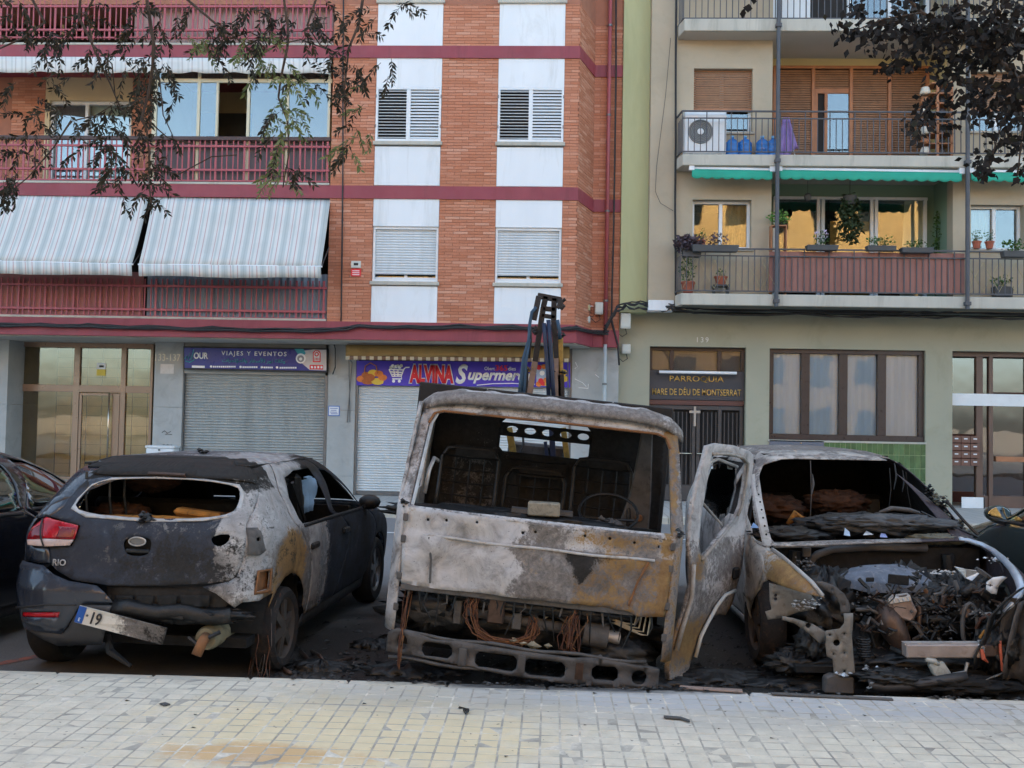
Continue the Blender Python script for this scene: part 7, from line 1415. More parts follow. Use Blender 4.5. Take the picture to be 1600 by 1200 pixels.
# crane behind the cab
cy = 2.45; K = lambda pts, y=cy: [tY(a, b, y) for a, b in pts]; m_blue = pm('dark_blue_hose', S(30, 44, 72), .25, 12, .5); m_teal2 = pm('blue_teal_hose', S(48, 76, 100), .25, 12, .6); m_ylw = pm('crane_yellow', S(160, 128, 60), .25, 14, .6, dirt=S(80, 62, 40), dirt_amt=.7)
cr = obj('crane', MB().obox((-.1, cy, 1.1), .5, .35, .8), m_mgrey, tk, bevel=.02); m_drk = pm('fire_blackened_steel', S(48, 44, 44), .3, 9, .7, dirt=S(92, 72, 58), dirt_amt=.5)
def beam(name, pts, w_, mat, y=cy, d=.06): 
    P_ = K(pts, y); mb = MB()
    for a, b in zip(P_, P_[1:]): mb.bar(a, b, w_, d, up=(0, 1, 0))
    return obj(name, mb, mat, cr, bevel=.004)
beam('leg', [(823, 640), (836, 565)], .055, m_pink); beam('leg', [(836, 565), (849, 480), (853, 463)], .05, m_drk); beam('leg', [(873, 640), (870, 560)], .055, m_pink); beam('leg', [(870, 560), (865, 500), (866, 466)], .05, m_drk)
beam('head_bar', [(840, 462), (877, 469)], .05, m_drk); beam('head_bar', [(848, 482), (868, 484)], .04, m_drk); beam('head_bar', [(846, 493), (868, 496)], .035, m_drk); beam('head_cheek', [(842, 463), (838, 482), (834, 500)], .05, m_drk, cy - .06); beam('head_cheek', [(876, 468), (874, 482)], .05, m_drk, cy - .06); obj('head_knuckle', lumps(K([(875, 473)])[0], (.04, .04, .06), 12, .035, 3), m_drk, cr); obj('head_knuckle', lumps(K([(836, 515)])[0], (.03, .04, .05), 12, .03, 4), m_drk, cr)
def hose(pts, r, mat, y=cy - .1):
    P_ = K(pts, y); obj('hose', MB().tube(P_, r, 7), mat, cr, smooth=True)
hose([(858, 640), (856, 580), (852, 530), (850, 505)], .020, m_blue); hose([(866, 640), (863, 590), (860, 540), (857, 500)], .020, m_blue); hose([(808, 640), (813, 600), (818, 560), (826, 532), (828, 505), (831, 488), (838, 480)], .015, m_teal2); hose([(816, 640), (820, 600), (822, 565), (828, 530)], .013, m_teal2); hose([(812, 640), (817, 585), (823, 545)], .010, m_teal2); hose([(871, 500), (874, 515), (875, 530)], .016, m_teal2); hose([(829, 510), (830, 530), (827, 560)], .009, m_drk)
beam('cylinder', [(876, 528), (876, 585)], .045, m_ylw); obj('cylinder_cap', lumps(K([(875, 523)])[0], (.04, .03, .03), 10, .03, 6), m_drk, cr); beam('cylinder', [(876, 585), (878, 640)], .06, m_drk); obj('cylinder_cap', lumps(K([(877, 582)])[0], (.05, .03, .03), 12, .03, 7), m_drk, cr); beam('cylinder', [(822, 575), (819, 640)], .05, m_drk); obj('charred_fitting', lumps(K([(823, 575)])[0], (.05, .03, .05), 20, .025, 9), m_ylw, cr)
beam('lower_strut', [(795, 668), (803, 715)], .06, m_ylw, cy - .2); beam('lower_strut', [(862, 668), (864, 716)], .05, m_blue, cy - .2); beam('lower_strut', [(880, 668), (886, 716)], .05, m_ylw, cy - .2); beam('lower_strut', [(852, 690), (855, 716)], .03, m_blue, cy - .2); obj('bent_lever', MB().tube(K([(810, 712), (818, 695), (817, 680), (808, 672)], cy - .3), .012, 6), m_drk, cr)
# ================================================================ burnt people carrier, bonnet and front end burnt away
MW = [(.18, .80), (.4, .86), (.7, .88), (.88, .865), (1.0, .83), (1.2, .74), (1.36, .645), (1.46, .55), (1.50, .45)]
MR = [(.18, .12), (.4, .02), (.6, .02), (.7, .06), (.78, .22), (.85, .60), (.92, .92), (.98, 1.02), (1.1, 1.18), (1.25, 1.40), (1.38, 1.62), (1.46, 1.86), (1.50, 2.12)]
MF = [(.18, 4.1), (.5, 4.25), (.95, 4.22), (1.2, 4.1), (1.4, 3.85), (1.50, 3.4)]
mv = Shell((2.36, 6.24, 0), RAD(1.5), MW, MR, MF, 8, 4.0); mp = thing('burnt_people_carrier', 'burnt people carrier with bare engine bay and hollow black windscreen', 'car', (2.36, 6.24, 0), rz=RAD(1.5))
m_mpv = burn_mat('scorched_plum_car', S(66, 58, 64), .4, S(150, 122, 78), S(176, 172, 166)); D = lambda pts: mv.px(pts, 1060, 660, 2.6667)
MVi = mv.Mi
def mY(px, py, y, k=True):                                     # photo point on the cross-plane y of the car
    M_ = mv.M; return MVi @ atp(px, py, M_ @ Vector((0, y, 0)), M_.to_3x3() @ Vector((0, 1, 0)))
def mc(x, y, yy): return mY(1060 + x / 2.6667, 660 + y / 2.6667, yy)
# left wing (pale, buckled), left door side
lw = mv.panel('left_wing', D([(284, 452), (330, 505), (395, 528), (440, 560), (500, 612), (560, 665), (612, 730), (500, 702), (430, 678), (375, 655), (350, 668), (325, 712), (308, 745), (290, 735), (270, 716)]) + mv.side([(1.02, .62), (1.12, .72), (1.12, .92)], -1), m_mpv, mp, [], .03, .0, lambda p: (.42 * hump(p.y, .25, .3) + .28, .55 + .3 * hump(p.y, .7, .25), 0, 0), .014, label='pale scorched left wing ending in a torn point')
for z in (.93,): pass
sdl = lambda pts: mv.side(pts, -1); sdr = lambda pts: mv.side(pts, 1)
lb_ = lambda p: (.2, .62, .1, 0)
mv.panel('left_front_door', sdl([(1.13, .25), (1.13, .93), (1.35, 1.02), (1.75, 1.38), (2.1, 1.455), (2.15, .93), (2.15, .25)]), m_mpv, mp, [sdl([(1.45, .99), (1.85, 1.36), (2.08, 1.38), (2.1, .97)])], .06, 0, lb_); mv.panel('left_rear_door', sdl([(2.16, .25), (2.16, .93), (2.11, 1.455), (3.2, 1.455), (3.3, .9), (3.2, .6), (2.95, .25)]), m_mpv, mp, [sdl([(2.2, .97), (2.18, 1.38), (3.05, 1.38), (3.15, .97)])], .06, 0, lb_)
mv.panel('left_rear_quarter', sdl([(3.31, .9), (3.21, 1.455), (3.7, 1.44), (4.0, 1.2), (4.1, .9), (4.1, .4), (3.85, .3)] + arc(3.5, .3, .35, 5, 160, 8)), m_mpv, mp, [], .07, 0, lb_)
mv.panel('left_sill', sdl([(1.1, .18), (1.1, .25), (3.1, .25), (3.1, .18)]), m_mpv, mp, [], .07, .01, lb_)
mv.panel('left_front_edge', mv.side([(1.02, .28), (1.03, .62), (1.12, .72), (1.125, .25)], -1), m_mpv, mp, [], .04, .002, lambda p: (.1, .7, .05, 0))
# right side: wing still dark plum, pillar and doors
rb = lambda p: (.02, .12 + .3 * (p.z > 1.42), .3, .85)
rwg = mv.panel('right_wing', D([(1165, 484), (1240, 505), (1310, 545), (1375, 605), (1405, 660), (1410, 720)]) + sdr([(.30, .62), (.42, .66)] + [(y, z) for y, z in arc(.86, .30, .37, 150, 20, 9)] + [(1.24, .3), (1.24, .92), (1.1, .965)]), m_mpv, mp, [], .045, .004, rb, .006, label='right wing, still dark plum, with a bleached inner edge')
P_ = [mv.pt(*u, .014) for u in D([(1160, 486), (1200, 492), (1250, 508), (1300, 535), (1345, 572), (1380, 610), (1405, 650), (1418, 690), (1405, 722), (1380, 756), (1346, 788)])]; w_ = [.014, .018, .02, .022, .024, .026, .028, .028, .024, .018, .010]
obj('bonnet_edge_strip', MB().tube(P_, w_, 8), pm('bleached_blue_steel', S(170, 184, 200), .15, 12, .4, metal=.5), rwg, smooth=True); obj('melt_drips', lumps((P_[3] + P_[4]) / 2 + Vector((-.03, 0, -.03)), (.1, .04, .03), 22, .016, 3), m_melt, rwg)
mv.panel('right_front_door', sdr([(1.25, .25), (1.25, .93), (1.12, .97), (1.35, 1.13), (1.75, 1.40), (2.1, 1.455), (2.15, .93), (2.15, .25)]), m_mpv, mp, [sdr([(1.52, .99), (1.85, 1.36), (2.08, 1.38), (2.1, .97)])], .06, 0, rb); mv.panel('right_rear_door', sdr([(2.16, .25), (2.16, .93), (2.11, 1.455), (3.2, 1.455), (3.3, .9), (3.2, .6), (2.95, .25)]), m_mpv, mp, [sdr([(2.2, .97), (2.18, 1.38), (3.05, 1.38), (3.15, .97)])], .06, 0, rb); mv.panel('right_rear_quarter', sdr([(3.31, .9), (3.21, 1.455), (3.7, 1.44), (4.0, 1.2), (4.1, .9), (4.1, .4), (3.85, .3)] + arc(3.5, .3, .35, 5, 160, 8)), m_mpv, mp, [], .07, 0, rb)
# roof, header, right pillar round the empty windscreen
wsh = D([(338, 212), (352, 178), (430, 152), (600, 141), (800, 141), (925, 168), (1000, 215), (1085, 300), (1165, 385), (1235, 462), (1240, 480), (1150, 482)]) + D([(800, 488), (400, 498)])
wso = D([(312, 205), (312, 150), (345, 118), (500, 109), (700, 109), (900, 133), (985, 170), (1090, 245), (1195, 345), (1290, 450), (1330, 490), (1240, 496), (1150, 492)]) + D([(800, 502), (390, 512)])
fr2 = mv.panel('windscreen_frame', wso, m_mpv, mp, [wsh], .03, .002, lambda p: (.08, .45 - .5 * max(0, min(1, (p.x - .1) / .5)) * (p.z < 1.45) + .25 * (p.z > 1.43), .22, .35 + .6 * (p.x > .35)), .008)
mv.roof('roof', m_mpv, mp, .03, lambda p: (.08, .38 if p.x < 0 else .2, .3, .3))
TU2 = mv.W0 * 2 + mv.L
for sg in (1, -1): mv.panel('roof_rail', [(sg * mv.W0 * .80, 1.462), (sg * mv.W0, 1.452), (sg * (TU2 - .02), 1.452), (sg * (TU2 - .02), 1.4999), (sg * mv.W0 * .80, 1.4999)], m_mpv, mp, [], .05, -.001, lambda p: (.1, .45, .2, .3))
mv.panel('roof_front', [(-mv.W0 * .82, 1.44), (mv.W0 * .82, 1.44), (mv.W0 * .82, 1.4999), (-mv.W0 * .82, 1.4999)], m_mpv, mp, [], .05, -.002, lambda p: (.1, .5, .15, .2))
# bare left pillar
pa = [mv.pt(*u, .0) for u in D([(316, 215), (330, 320), (352, 430), (372, 512)])]; obj('left_pillar', MB().add(sum([[p + Vector((-.035, 0, 0)), p + Vector((-.025, -.02, 0)), p + Vector((.03, -.02, 0)), p + Vector((.04, .01, 0))] for p in pa], []), [(j * 4 + i, j * 4 + i + 1, j * 4 + i + 5, j * 4 + i + 4) for j in range(3) for i in range(3)]), m_alu, mp, solid=.006); 
for k in range(7): q = pa[0].lerp(pa[3], .2 + k * .11); obj('pillar_hole', MB().lathe(q + Vector((.0, -.022, 0)), [(0, 0), (.008, 0)], 8, 'y'), m_char, mp)
obj('quarter_light_frame', MB().tube([mv.pt(*u, 0) for u in D([(286, 455), (320, 495), (375, 520)])], .012, 6), m_alu, mp)
# cowl bar, dashboard mound, charred cabin
cb = [mc(395, 512, .90), mc(600, 506, .88), mc(800, 500, .88), mc(1010, 492, .90)]; o = obj('cowl_bar', MB().tube(cb, [.022, .026, .024, .016], 6), m_alu, mp); a = cb[0]
obj('scuttle', MB().box(-.80, .80, .92, 1.0, .60, .84), m_sootin, mp); obj('scuttle_curve', MB().tube([mc(545, 590, .85), mc(580, 550, .86), mc(640, 528, .87), (.0, .88, .84), (.4, .88, .84)], .03, 6), m_mgrey, mp, smooth=True); obj('bonnet_hinge', MB().obox(mc(535, 540, .80), .06, .02, .07), m_mgrey, mp, bevel=.006)
obj('dashboard_remnant', crust((.10, 1.12, .965), (.50, .17, .085), 41, .3, 70, 18, sc=5), m_char, mp, smooth=True); obj('dashboard_remnant', crust((-.52, 1.06, .90), (.26, .15, .05), 42, .35, 40), m_char, mp, smooth=True); obj('dashboard_crust', crust((.18, 1.05, 1.0), (.40, .10, .05), 43, .4, 60, sc=5), m_gpot, mp, smooth=True); obj('dashboard_crust', crust((.52, .98, .895), (.2, .07, .035), 47, .4, 40), pm('olive_grey_slag', S(112, 112, 100), .3, 20, .8, dirt=S(60, 60, 56), dirt_amt=.7), mp, smooth=True)
obj('instrument_hood', MB().tube([mc(840, 375, 1.15), mc(890, 358, 1.18), mc(960, 365, 1.2), mc(1060, 395, 1.2)], [.012, .02, .02, .008], 6), m_mgrey, mp, smooth=True); obj('dash_block', MB().obox(Matrix.Translation((.08, 1.14, .95)) @ Matrix.Rotation(.06, 4, 'Y'), .86, .26, .12), m_char, mp, bevel=.04)
for k, (x, y, m_) in enumerate(((690, 470, m_wcl), (840, 478, pm('lilac_shard', S(140, 156, 206), .2, 20, .4)), (300, 440, pm('blue_shard', S(110, 150, 200), .2, 20, .4)), (770, 470, m_melt), (1155, 490, m_melt))):
    q = mc(x, y, .9 if x > 400 else 1.0); obj('glass_shard', MB().prism([q, q + Vector((.045 + .01 * k, 0, -.006 + .004 * k)), q + Vector((.05, .03, .022)), q + Vector((.02 + .006 * k, .04, .05 - .007 * k))], (0, .004, 0)), m_, mp)
for nm, bx in (('floor_pan', (-.78, .78, 1.0, 4.0, .18, .24)), ('bulkhead', (-.80, .80, 1.0, 1.04, .24, .80)), ('cabin_back', (-.75, .75, 2.9, 2.96, .24, 1.40)), ('headliner', (-.52, .52, 1.95, 3.4, 1.455, 1.47))): obj(nm, MB().box(*bx), m_sootin, mp)
for sg in (-1, 1): obj('door_lining', MB().box(sg * .78 - .015, sg * .78 + .015, 1.2, 3.4, .24, .95), m_sootin, mp); obj('blackened_side_glass', MB().add([(sg * .80, 1.2, .95), (sg * .80, 3.3, .95), (sg * .60, 3.2, 1.42), (sg * .60, 1.9, 1.42)], [(0, 1, 2, 3)]), m_sootin, mp)
def mseat(x, y, mat): obj('seat_remnant', MB().prism([Vector((x - .25, y, .5)), Vector((x + .25, y, .5)), Vector((x + .22, y + .12, 1.12)), Vector((x - .22, y + .12, 1.12))], (0, .1, 0)).box(x - .25, x + .25, y - .45, y, .38, .52), mat, mp, bevel=.04)
mseat(-.38, 2.15, m_char); mseat(.38, 2.15, m_char)
obj('foam_lump', crust((-.46, 2.05, 1.0), (.26, .12, .09), 51, .45, sc=6), m_foamd, mp, smooth=True); obj('foam_lump', crust((.12, 2.05, 1.06), (.22, .12, .085), 52, .45, sc=6), m_foamd, mp, smooth=True); obj('foam_fold', MB().tube([mc(455, 425, 1.7), mc(490, 380, 1.7), mc(510, 400, 1.7), mc(520, 430, 1.7)], [.02, .035, .03, .02], 6), m_foam, mp, smooth=True)
for k, (x, y0, y1) in enumerate(((550, 160, 430), (558, 215, 300), (880, 190, 360), (935, 200, 290), (948, 205, 370), (900, 170, 280))): obj('hanging_strand', MB().tube([mc(x, y0, 1.75), mc(x + 4 + k, (y0 + y1) / 2, 1.72), mc(x - 2 + (25 if k == 4 else 0), y1, 1.7)], [.004, .010 if k % 2 else .004, .003], 5), m_mgrey if k < 2 else m_char, mp)
for k, (x, y) in enumerate(((1045, 290), (1075, 320), (1100, 360), (1120, 395), (1150, 420), (1180, 440), (1105, 330))): obj('torn_trim', lumps(mc(x, y, 1.25), (.035, .03, .05), 26, .022, 60 + k), pm('grey_green_slag', S(104, 108, 100), .35, 24, .7) if k % 2 else m_char, mp)
obj('wiper_arm', MB().tube([mc(1010, 372, 1.08), mc(1110, 420, 1.06), mc(1250, 478, 1.04)], .009, 5), m_char, mp); obj('wiper_arm', MB().tube([mc(1120, 330, 1.2), mc(1190, 410, 1.1), mc(1250, 470, 1.05)], .012, 5), m_char, mp)
# --- engine bay ---
obj('bay_floor', MB().box(-.75, .75, .12, 1.0, .12, .16), m_sootin, mp); obj('engine_block', crust((.10, .64, .48), (.36, .24, .22), 71, .35, 60, 28, sc=5), m_char, mp, smooth=True); obj('gearbox', crust((.52, .62, .46), (.27, .22, .2), 72, .4, 50, 24, sc=4), m_char, mp, smooth=True); obj('burnt_mass', crust((-.40, .66, .42), (.22, .22, .24), 73, .4, 44, 24, sc=4), m_char, mp, smooth=True); obj('burnt_mass', crust((.1, .36, .17), (.72, .2, .07), 74, .4, 90, 16, sc=6), m_char, mp, smooth=True)
for k, (a, b, y, rx, rz_) in enumerate(((790, 930, .42, .1, .13), (1120, 700, .55, .16, .06), (1060, 850, .45, .14, .08), (1250, 790, .4, .12, .08), (1330, 940, .1, .1, .13), (900, 1060, .02, .2, .04), (1150, 1090, .0, .3, .045), (480, 1000, .3, .16, .06), (560, 930, .3, .09, .1))): obj('burnt_mass', crust(mc(a, b, y), (rx, .09, rz_), 200 + k, .5, 44, 20, sc=6), m_char if k % 3 else m_sootin, mp, smooth=True)
obj('burnt_grit', lumps((.15, .45, .42), (.5, .15, .2), 520, .02, 75, .8), m_char, mp); obj('burnt_grit', lumps((.15, .36, .55), (.5, .15, .13), 160, .014, 76, .8), m_mgrey, mp)
# intake dome, bluish ash over it
vs = []; n = 22
for j in range(8):
    for i in range(n):
        a = math.pi * 2 * i / n; rr_ = [0.001, .25, .5, .7, .85, .95, 1.0, 1.02][j]; vs.append((-.0 + .34 * rr_ * math.cos(a) * (1 + .06 * math.sin(3 * a)), .60 + .22 * rr_ * math.sin(a), .755 - .10 * rr_ ** 2.2 + .012 * fbm((math.cos(a) * rr_ * 3, math.sin(a) * rr_ * 3, j), 1.5) - (.05 if j == 7 else 0)))
obj('intake_cover', MB().add(vs, [(j * n + i, j * n + (i + 1) % n, (j + 1) * n + (i + 1) % n, (j + 1) * n + i) for j in range(7) for i in range(n)]), pm('blue_grey_ash', S(96, 106, 120), .3, 12, .9, dirt=S(150, 154, 160), dirt_amt=.6, bump=.6), mp, smooth=True)
# catalytic converter with its heat shield
q0, q1, q2 = mc(870, 790, .30), mc(905, 880, .26), mc(935, 930, .25); obj('catalyst', MB().tube([mc(855, 770, .34), q0, mc(885, 840, .28), q1, q2, mc(950, 1000, .27)], [.055, .085, .09, .085, .06, .045], 16), m_brownm, mp, smooth=True)
hs = [mc(868, 735, .22), mc(968, 722, .22), mc(1000, 790, .20), mc(985, 825, .22), mc(965, 835, .24), mc(905, 815, .22)]; sh_ = obj('heat_shield', MB().prism(hs, (0, .07, 0)), m_pink, mp, bevel=.02); obj('shield_top', MB().prism([mc(866, 733, .21), mc(968, 720, .21), mc(975, 745, .20), mc(880, 760, .20)], (0, .05, .01)), m_alu, sh_, bevel=.006)
for k in range(5): obj('shield_louvre', MB().bar(mc(878 + k * 19, 738 - k * 2, .205), mc(884 + k * 19, 752 - k * 2, .198), .012, .006), m_melt, sh_)
obj('exhaust_pipe', MB().tube([mc(985, 730, .35), mc(1005, 780, .32), mc(1000, 850, .3), mc(1020, 900, .3)], .018, 7), m_brownm, mp, smooth=True)
# front cross beam (aluminium) and brackets
bm0, bm1, bm2 = mc(940, 948, .02), mc(1255, 948, .02), mc(1400, 948, .06); o = obj('crash_beam', MB().bar(bm0, bm1, .09, .085), pm('scorched_pale_aluminium', S(158, 146, 140), .2, 10, .55, metal=.3, dirt=S(96, 82, 76), dirt_amt=.6), mp, bevel=.008); obj('beam_stub', MB().bar(bm1 + Vector((.002, .01, 0)), bm2, .08, .075), m_brownm, o, bevel=.008); obj('beam_top', MB().bar(bm0 + Vector((0, .02, .043)), bm1 + Vector((0, .02, .043)), .05, .006), m_alu, o); obj('beam_break', lumps(bm1 + Vector((0, -.03, 0)), (.015, .02, .05), 14, .018, 5), m_melt, o)
fw_ = obj('fog_lamp', MB().prism([mc(1045, 1010, -.02), mc(1105, 995, -.02), mc(1145, 1055, -.02), mc(1080, 1082, -.02)], (0, .05, 0)), pm('milky_lamp_plastic', S(176, 180, 176), .15, 14, .3, dirt=S(110, 108, 98), dirt_amt=.6), mp, bevel=.008); obj('lamp_stem', MB().tube([mc(1030, 985, -.01), mc(1065, 995, -.01), mc(1085, 1010, -.01)], [.018, .022, .014], 7), MATS['milky_lamp_plastic'], fw_, smooth=True); obj('lamp_bracket', MB().tube([mc(1145, 1050, 0), mc(1195, 1040, .0), mc(1205, 1000, .0)], .012, 6), m_alu, fw_)
# left headlamp bracket: bent, perforated sheet
br = [(618, 868), (680, 858), (690, 800), (680, 770), (672, 740), (655, 715), (600, 690), (570, 668), (590, 662), (650, 685), (700, 720), (715, 760), (725, 800), (722, 930), (735, 1050), (650, 1062), (640, 980), (618, 960)]
# three bent sheets
def plate(name, pts, y, mat, holes=(), h=.03, dent=.012):
    P2 = [(mc(a, b, y).x, mc(a, b, y).z) for a, b in pts]; H2 = [[(mc(a, b, y).x + r * math.cos(t_ * .785), mc(a, b, y).z + r * math.sin(t_ * .785)) for t_ in range(8)] for a, b, r in holes]; return sheet2(name, P2, lambda x, z: (x, y, z), mat, mp, H2, h, None, dent, .008, seed=len(pts))
m_bsh = pm('pale_scorched_sheet', S(122, 119, 113), .25, 10, .65, metal=.2, dirt=S(78, 66, 54), dirt_amt=.8)
pl_ = plate('lamp_bracket', [(612, 868), (672, 858), (690, 835), (688, 795), (727, 795), (722, 900), (728, 985), (735, 1055), (648, 1062), (640, 985), (618, 975), (612, 920)], .05, m_bsh, [(658, 917, .022), (630, 885, .007), (690, 880, .007), (645, 965, .007), (690, 960, .007), (690, 1035, .01)]); plate('lamp_bracket', [(565, 664), (600, 662), (650, 680), (690, 712), (712, 755), (716, 795), (676, 795), (672, 755), (650, 720), (600, 692)], .09, m_mgrey, [(640, 695, .006), (690, 760, .006)])
plate('inner_wing', [(378, 668), (470, 690), (540, 705), (580, 750), (560, 780), (500, 790), (430, 815), (372, 822), (362, 788), (388, 780), (380, 740)], .32, m_bsh, [(405, 720, .012), (405, 735, .012)]); plate('inner_wing', [(430, 805), (480, 815), (560, 840), (610, 870), (612, 905), (585, 918), (545, 880), (480, 835), (430, 822)], .18, m_bsh, [(540, 845, .018)]); obj('melt_crust', lumps(mc(520, 755, .28), (.12, .05, .05), 40, .016, 81), m_alu, mp); obj('melt_crust', lumps(mc(520, 585, .6), (.10, .12, .05), 40, .014, 82), m_mgrey, mp); obj('wing_seam', MB().tube([mv.pt(*u, .012) for u in D([(395, 528), (440, 560), (500, 612), (560, 665), (605, 722)])], .014, 6), m_alu, lw, smooth=True)
for k, (a, b, dx) in enumerate(((612, 1045, 0),)): obj('bracket_foot', MB().prism([mc(612, 1065, .03), mc(640, 1052, .03), mc(735, 1062, .03), mc(735, 1135, .03), mc(610, 1130, .03)], (0, .07, 0)), m_mgrey, mp, bevel=.01)
obj('melt_patch', lumps(mc(690, 1052, .02), (.05, .02, .012), 18, .016, 84), m_melt, mp)
# right bank of junk
obj('silver_shard', MB().prism([mc(1150, 600, .55), mc(1200, 612, .5), mc(1265, 620, .5), mc(1225, 662, .48), mc(1195, 650, .5)], (0, .02, 0)), m_melt, mp, bevel=.004); obj('melt_crust', lumps(mc(1080, 625, .5), (.13, .06, .02), 26, .016, 85), m_alu, mp); plate('lamp_pod', [(1282, 665), (1310, 645), (1350, 640), (1368, 645), (1350, 660), (1330, 680), (1322, 715), (1300, 712), (1280, 695)], .28, m_wframe, [(1298, 678, .008)])
for k, pts in enumerate(([(1025, 695), (1060, 740), (1100, 770), (1140, 776)], [(1150, 660), (1165, 700), (1175, 770), (1185, 800)], [(1000, 830), (1080, 820), (1150, 850), (1200, 910)], [(1180, 720), (1220, 690), (1280, 720), (1310, 760)], [(760, 830), (800, 870), (820, 930), (810, 1000)], [(740, 780), (800, 780), (840, 800)], [(1210, 790), (1280, 800), (1340, 790)], [(1240, 860), (1260, 820), (1300, 800)], [(760, 900), (770, 960), (760, 1010)])): obj('burnt_pipe', MB().tube([mc(a, b, .42 - .03 * k) for a, b in pts], .016 if k < 2 else (.035 if k in (2, 3) else .012), 7), (m_rustp, m_mgrey, m_char, m_char, m_char, m_mgrey, m_alu, m_copper, m_char)[k], mp, smooth=True)
o = mc(1215, 850, .22); obj('fan_ring', MB().tube([o + Vector((.05 * math.cos(a * .4), 0, .15 * math.sin(a * .4))) for a in range(17)], .014, 6), m_mgrey, mp); 
for k in range(8): c = mc(768 + (k % 2) * 4, 900 + k * 10, .15); obj('coil_turn', MB().tube([c + Vector((.04 * math.cos(a * .7), .04 * math.sin(a * .7), .0)) for a in range(10)], .007, 5), m_char, mp)
r_ = random.Random(77)
for k in range(120):
    c = mc(r_.uniform(740, 1340), r_.uniform(640, 1040), r_.uniform(.12, .5)); P_ = [c]
    for j in range(5): P_.append(P_[-1] + Vector((r_.uniform(-.06, .06), r_.uniform(-.03, .03), r_.uniform(-.06, .04))))
    obj('loose_wire', MB().tube(P_, r_.choice((.003, .005, .009, .013)), 4), r_.choice((m_char, m_char, m_char, m_brownm, m_mgrey)), mp)
for k in range(10):
    c = mc(r_.uniform(740, 1300), r_.uniform(600, 1000), r_.uniform(.2, .6)); obj('charred_bracket', MB().obox(Matrix.Translation(c) @ Matrix.Rotation(r_.uniform(-1, 1), 4, 'Y') @ Matrix.Rotation(r_.uniform(-1, 1), 4, 'Z'), r_.uniform(.03, .14), r_.uniform(.01, .05), r_.uniform(.02, .07)), r_.choice((m_char, m_char, m_brownm, m_char, m_sootin)), mp, bevel=.005)
obj('melted_bits', lumps(mc(860, 1030, .08), (.12, .05, .03), 16, .02, 91), m_melt, mp); obj('orange_lead', MB().tube([mc(1255, 900, 0), mc(1275, 870, .0), mc(1300, 862, .02)], .009, 6), m_foam, mp); obj('orange_lead', MB().tube([mc(1262, 945, -.03), mc(1272, 985, -.04), mc(1290, 1000, -.03)], [.012, .014, .004], 6), pm('red_orange_plastic', S(186, 92, 66), .15, 12, .5), mp); obj('orange_lead', MB().tube([mc(1340, 910, .0), mc(1342, 960, -.01), mc(1350, 1035, .0)], .009, 6), MATS['red_orange_plastic'], mp)
# folded front skin on the right, draped wing liner
for k, (pts, m_) in enumerate((([(1440, 740), (1395, 780), (1350, 830), (1305, 880)], m_char), ([(1440, 760), (1420, 820), (1400, 900), (1380, 1000), (1370, 1080)], m_mgrey), ([(1440, 700), (1380, 745), (1310, 820), (1290, 900), (1250, 980), (1245, 1040)], m_char), ([(1235, 1130), (1275, 1095), (1320, 1075), (1350, 1065)], m_bsh))):
    q = [mc(a, b, .0 - .02 * k) for a, b in pts]; obj('draped_strip', MB().add(sum([[p + Vector((-.03, 0, .01)), p + Vector((.035, .05, .02))] for p in q], []), [(i * 2, i * 2 + 1, i * 2 + 3, i * 2 + 2) for i in range(len(q) - 1)]), m_, mp, smooth=True, solid=.006)
vs = []
for j in range(9):
    for i in range(7): u, v = i / 6, j / 8; p = mc(1360 + 110 * u - 40 * v * (1 - u), 730 + 340 * v, .04 - .04 * math.sin(u * 7 + v * 4)); vs.append(p + Vector((0, .03 * math.sin(u * 11 + v * 2), 0)))
obj('draped_liner', MB().add(vs, [(j * 7 + i, j * 7 + i + 1, (j + 1) * 7 + i + 1, (j + 1) * 7 + i) for j in range(8) for i in range(6)]), pm('grey_brown_crust', S(62, 58, 55), .45, 8, .8, dirt=S(24, 23, 23), dirt_amt=.95, bump=.5), mp, smooth=True, solid=.006)
q = [mc(a, b, -.06) for a, b in ((790, 1092), (860, 1105), (960, 1100), (1040, 1085), (1130, 1070), (1200, 1060))]; obj('bumper_skin', MB().add(sum([[p + Vector((0, 0, .035)), p + Vector((0, -.03, 0)), p + Vector((0, 0, -.04))] for p in q], []), [(i * 3 + k, i * 3 + k + 1, i * 3 + k + 4, i * 3 + k + 3) for i in range(5) for k in range(2)]), pm('charcoal_plastic_skin', S(58, 57, 58), .25, 10, .55), mp, smooth=True, solid=.01); obj('melt_patch', lumps(mc(800, 1100, -.08), (.02, .01, .02), 8, .018, 92), m_melt, mp)
obj('sump_shadow_plate', MB().box(-.78, .78, .16, .95, .03, .05), m_sootin, mp)  # dark plate added as painted shade below the engine bay
wheel(mp, (-.77, .86, .29), -1, .29, .18, True, 5, .2); wheel(mp, (.77, .86, .29), 1, .29, .18, True, 5, .2); wheel(mp, (-.77, 3.5, .30), -1, .30, .19, False); wheel(mp, (.77, 3.5, .30), 1, .30, .19, False)
for sg in (-1, 1): obj('spring_strut', MB().tube([(sg * .6, .86, .35), (sg * .55, .88, .8)], .045, 10), m_char, mp)
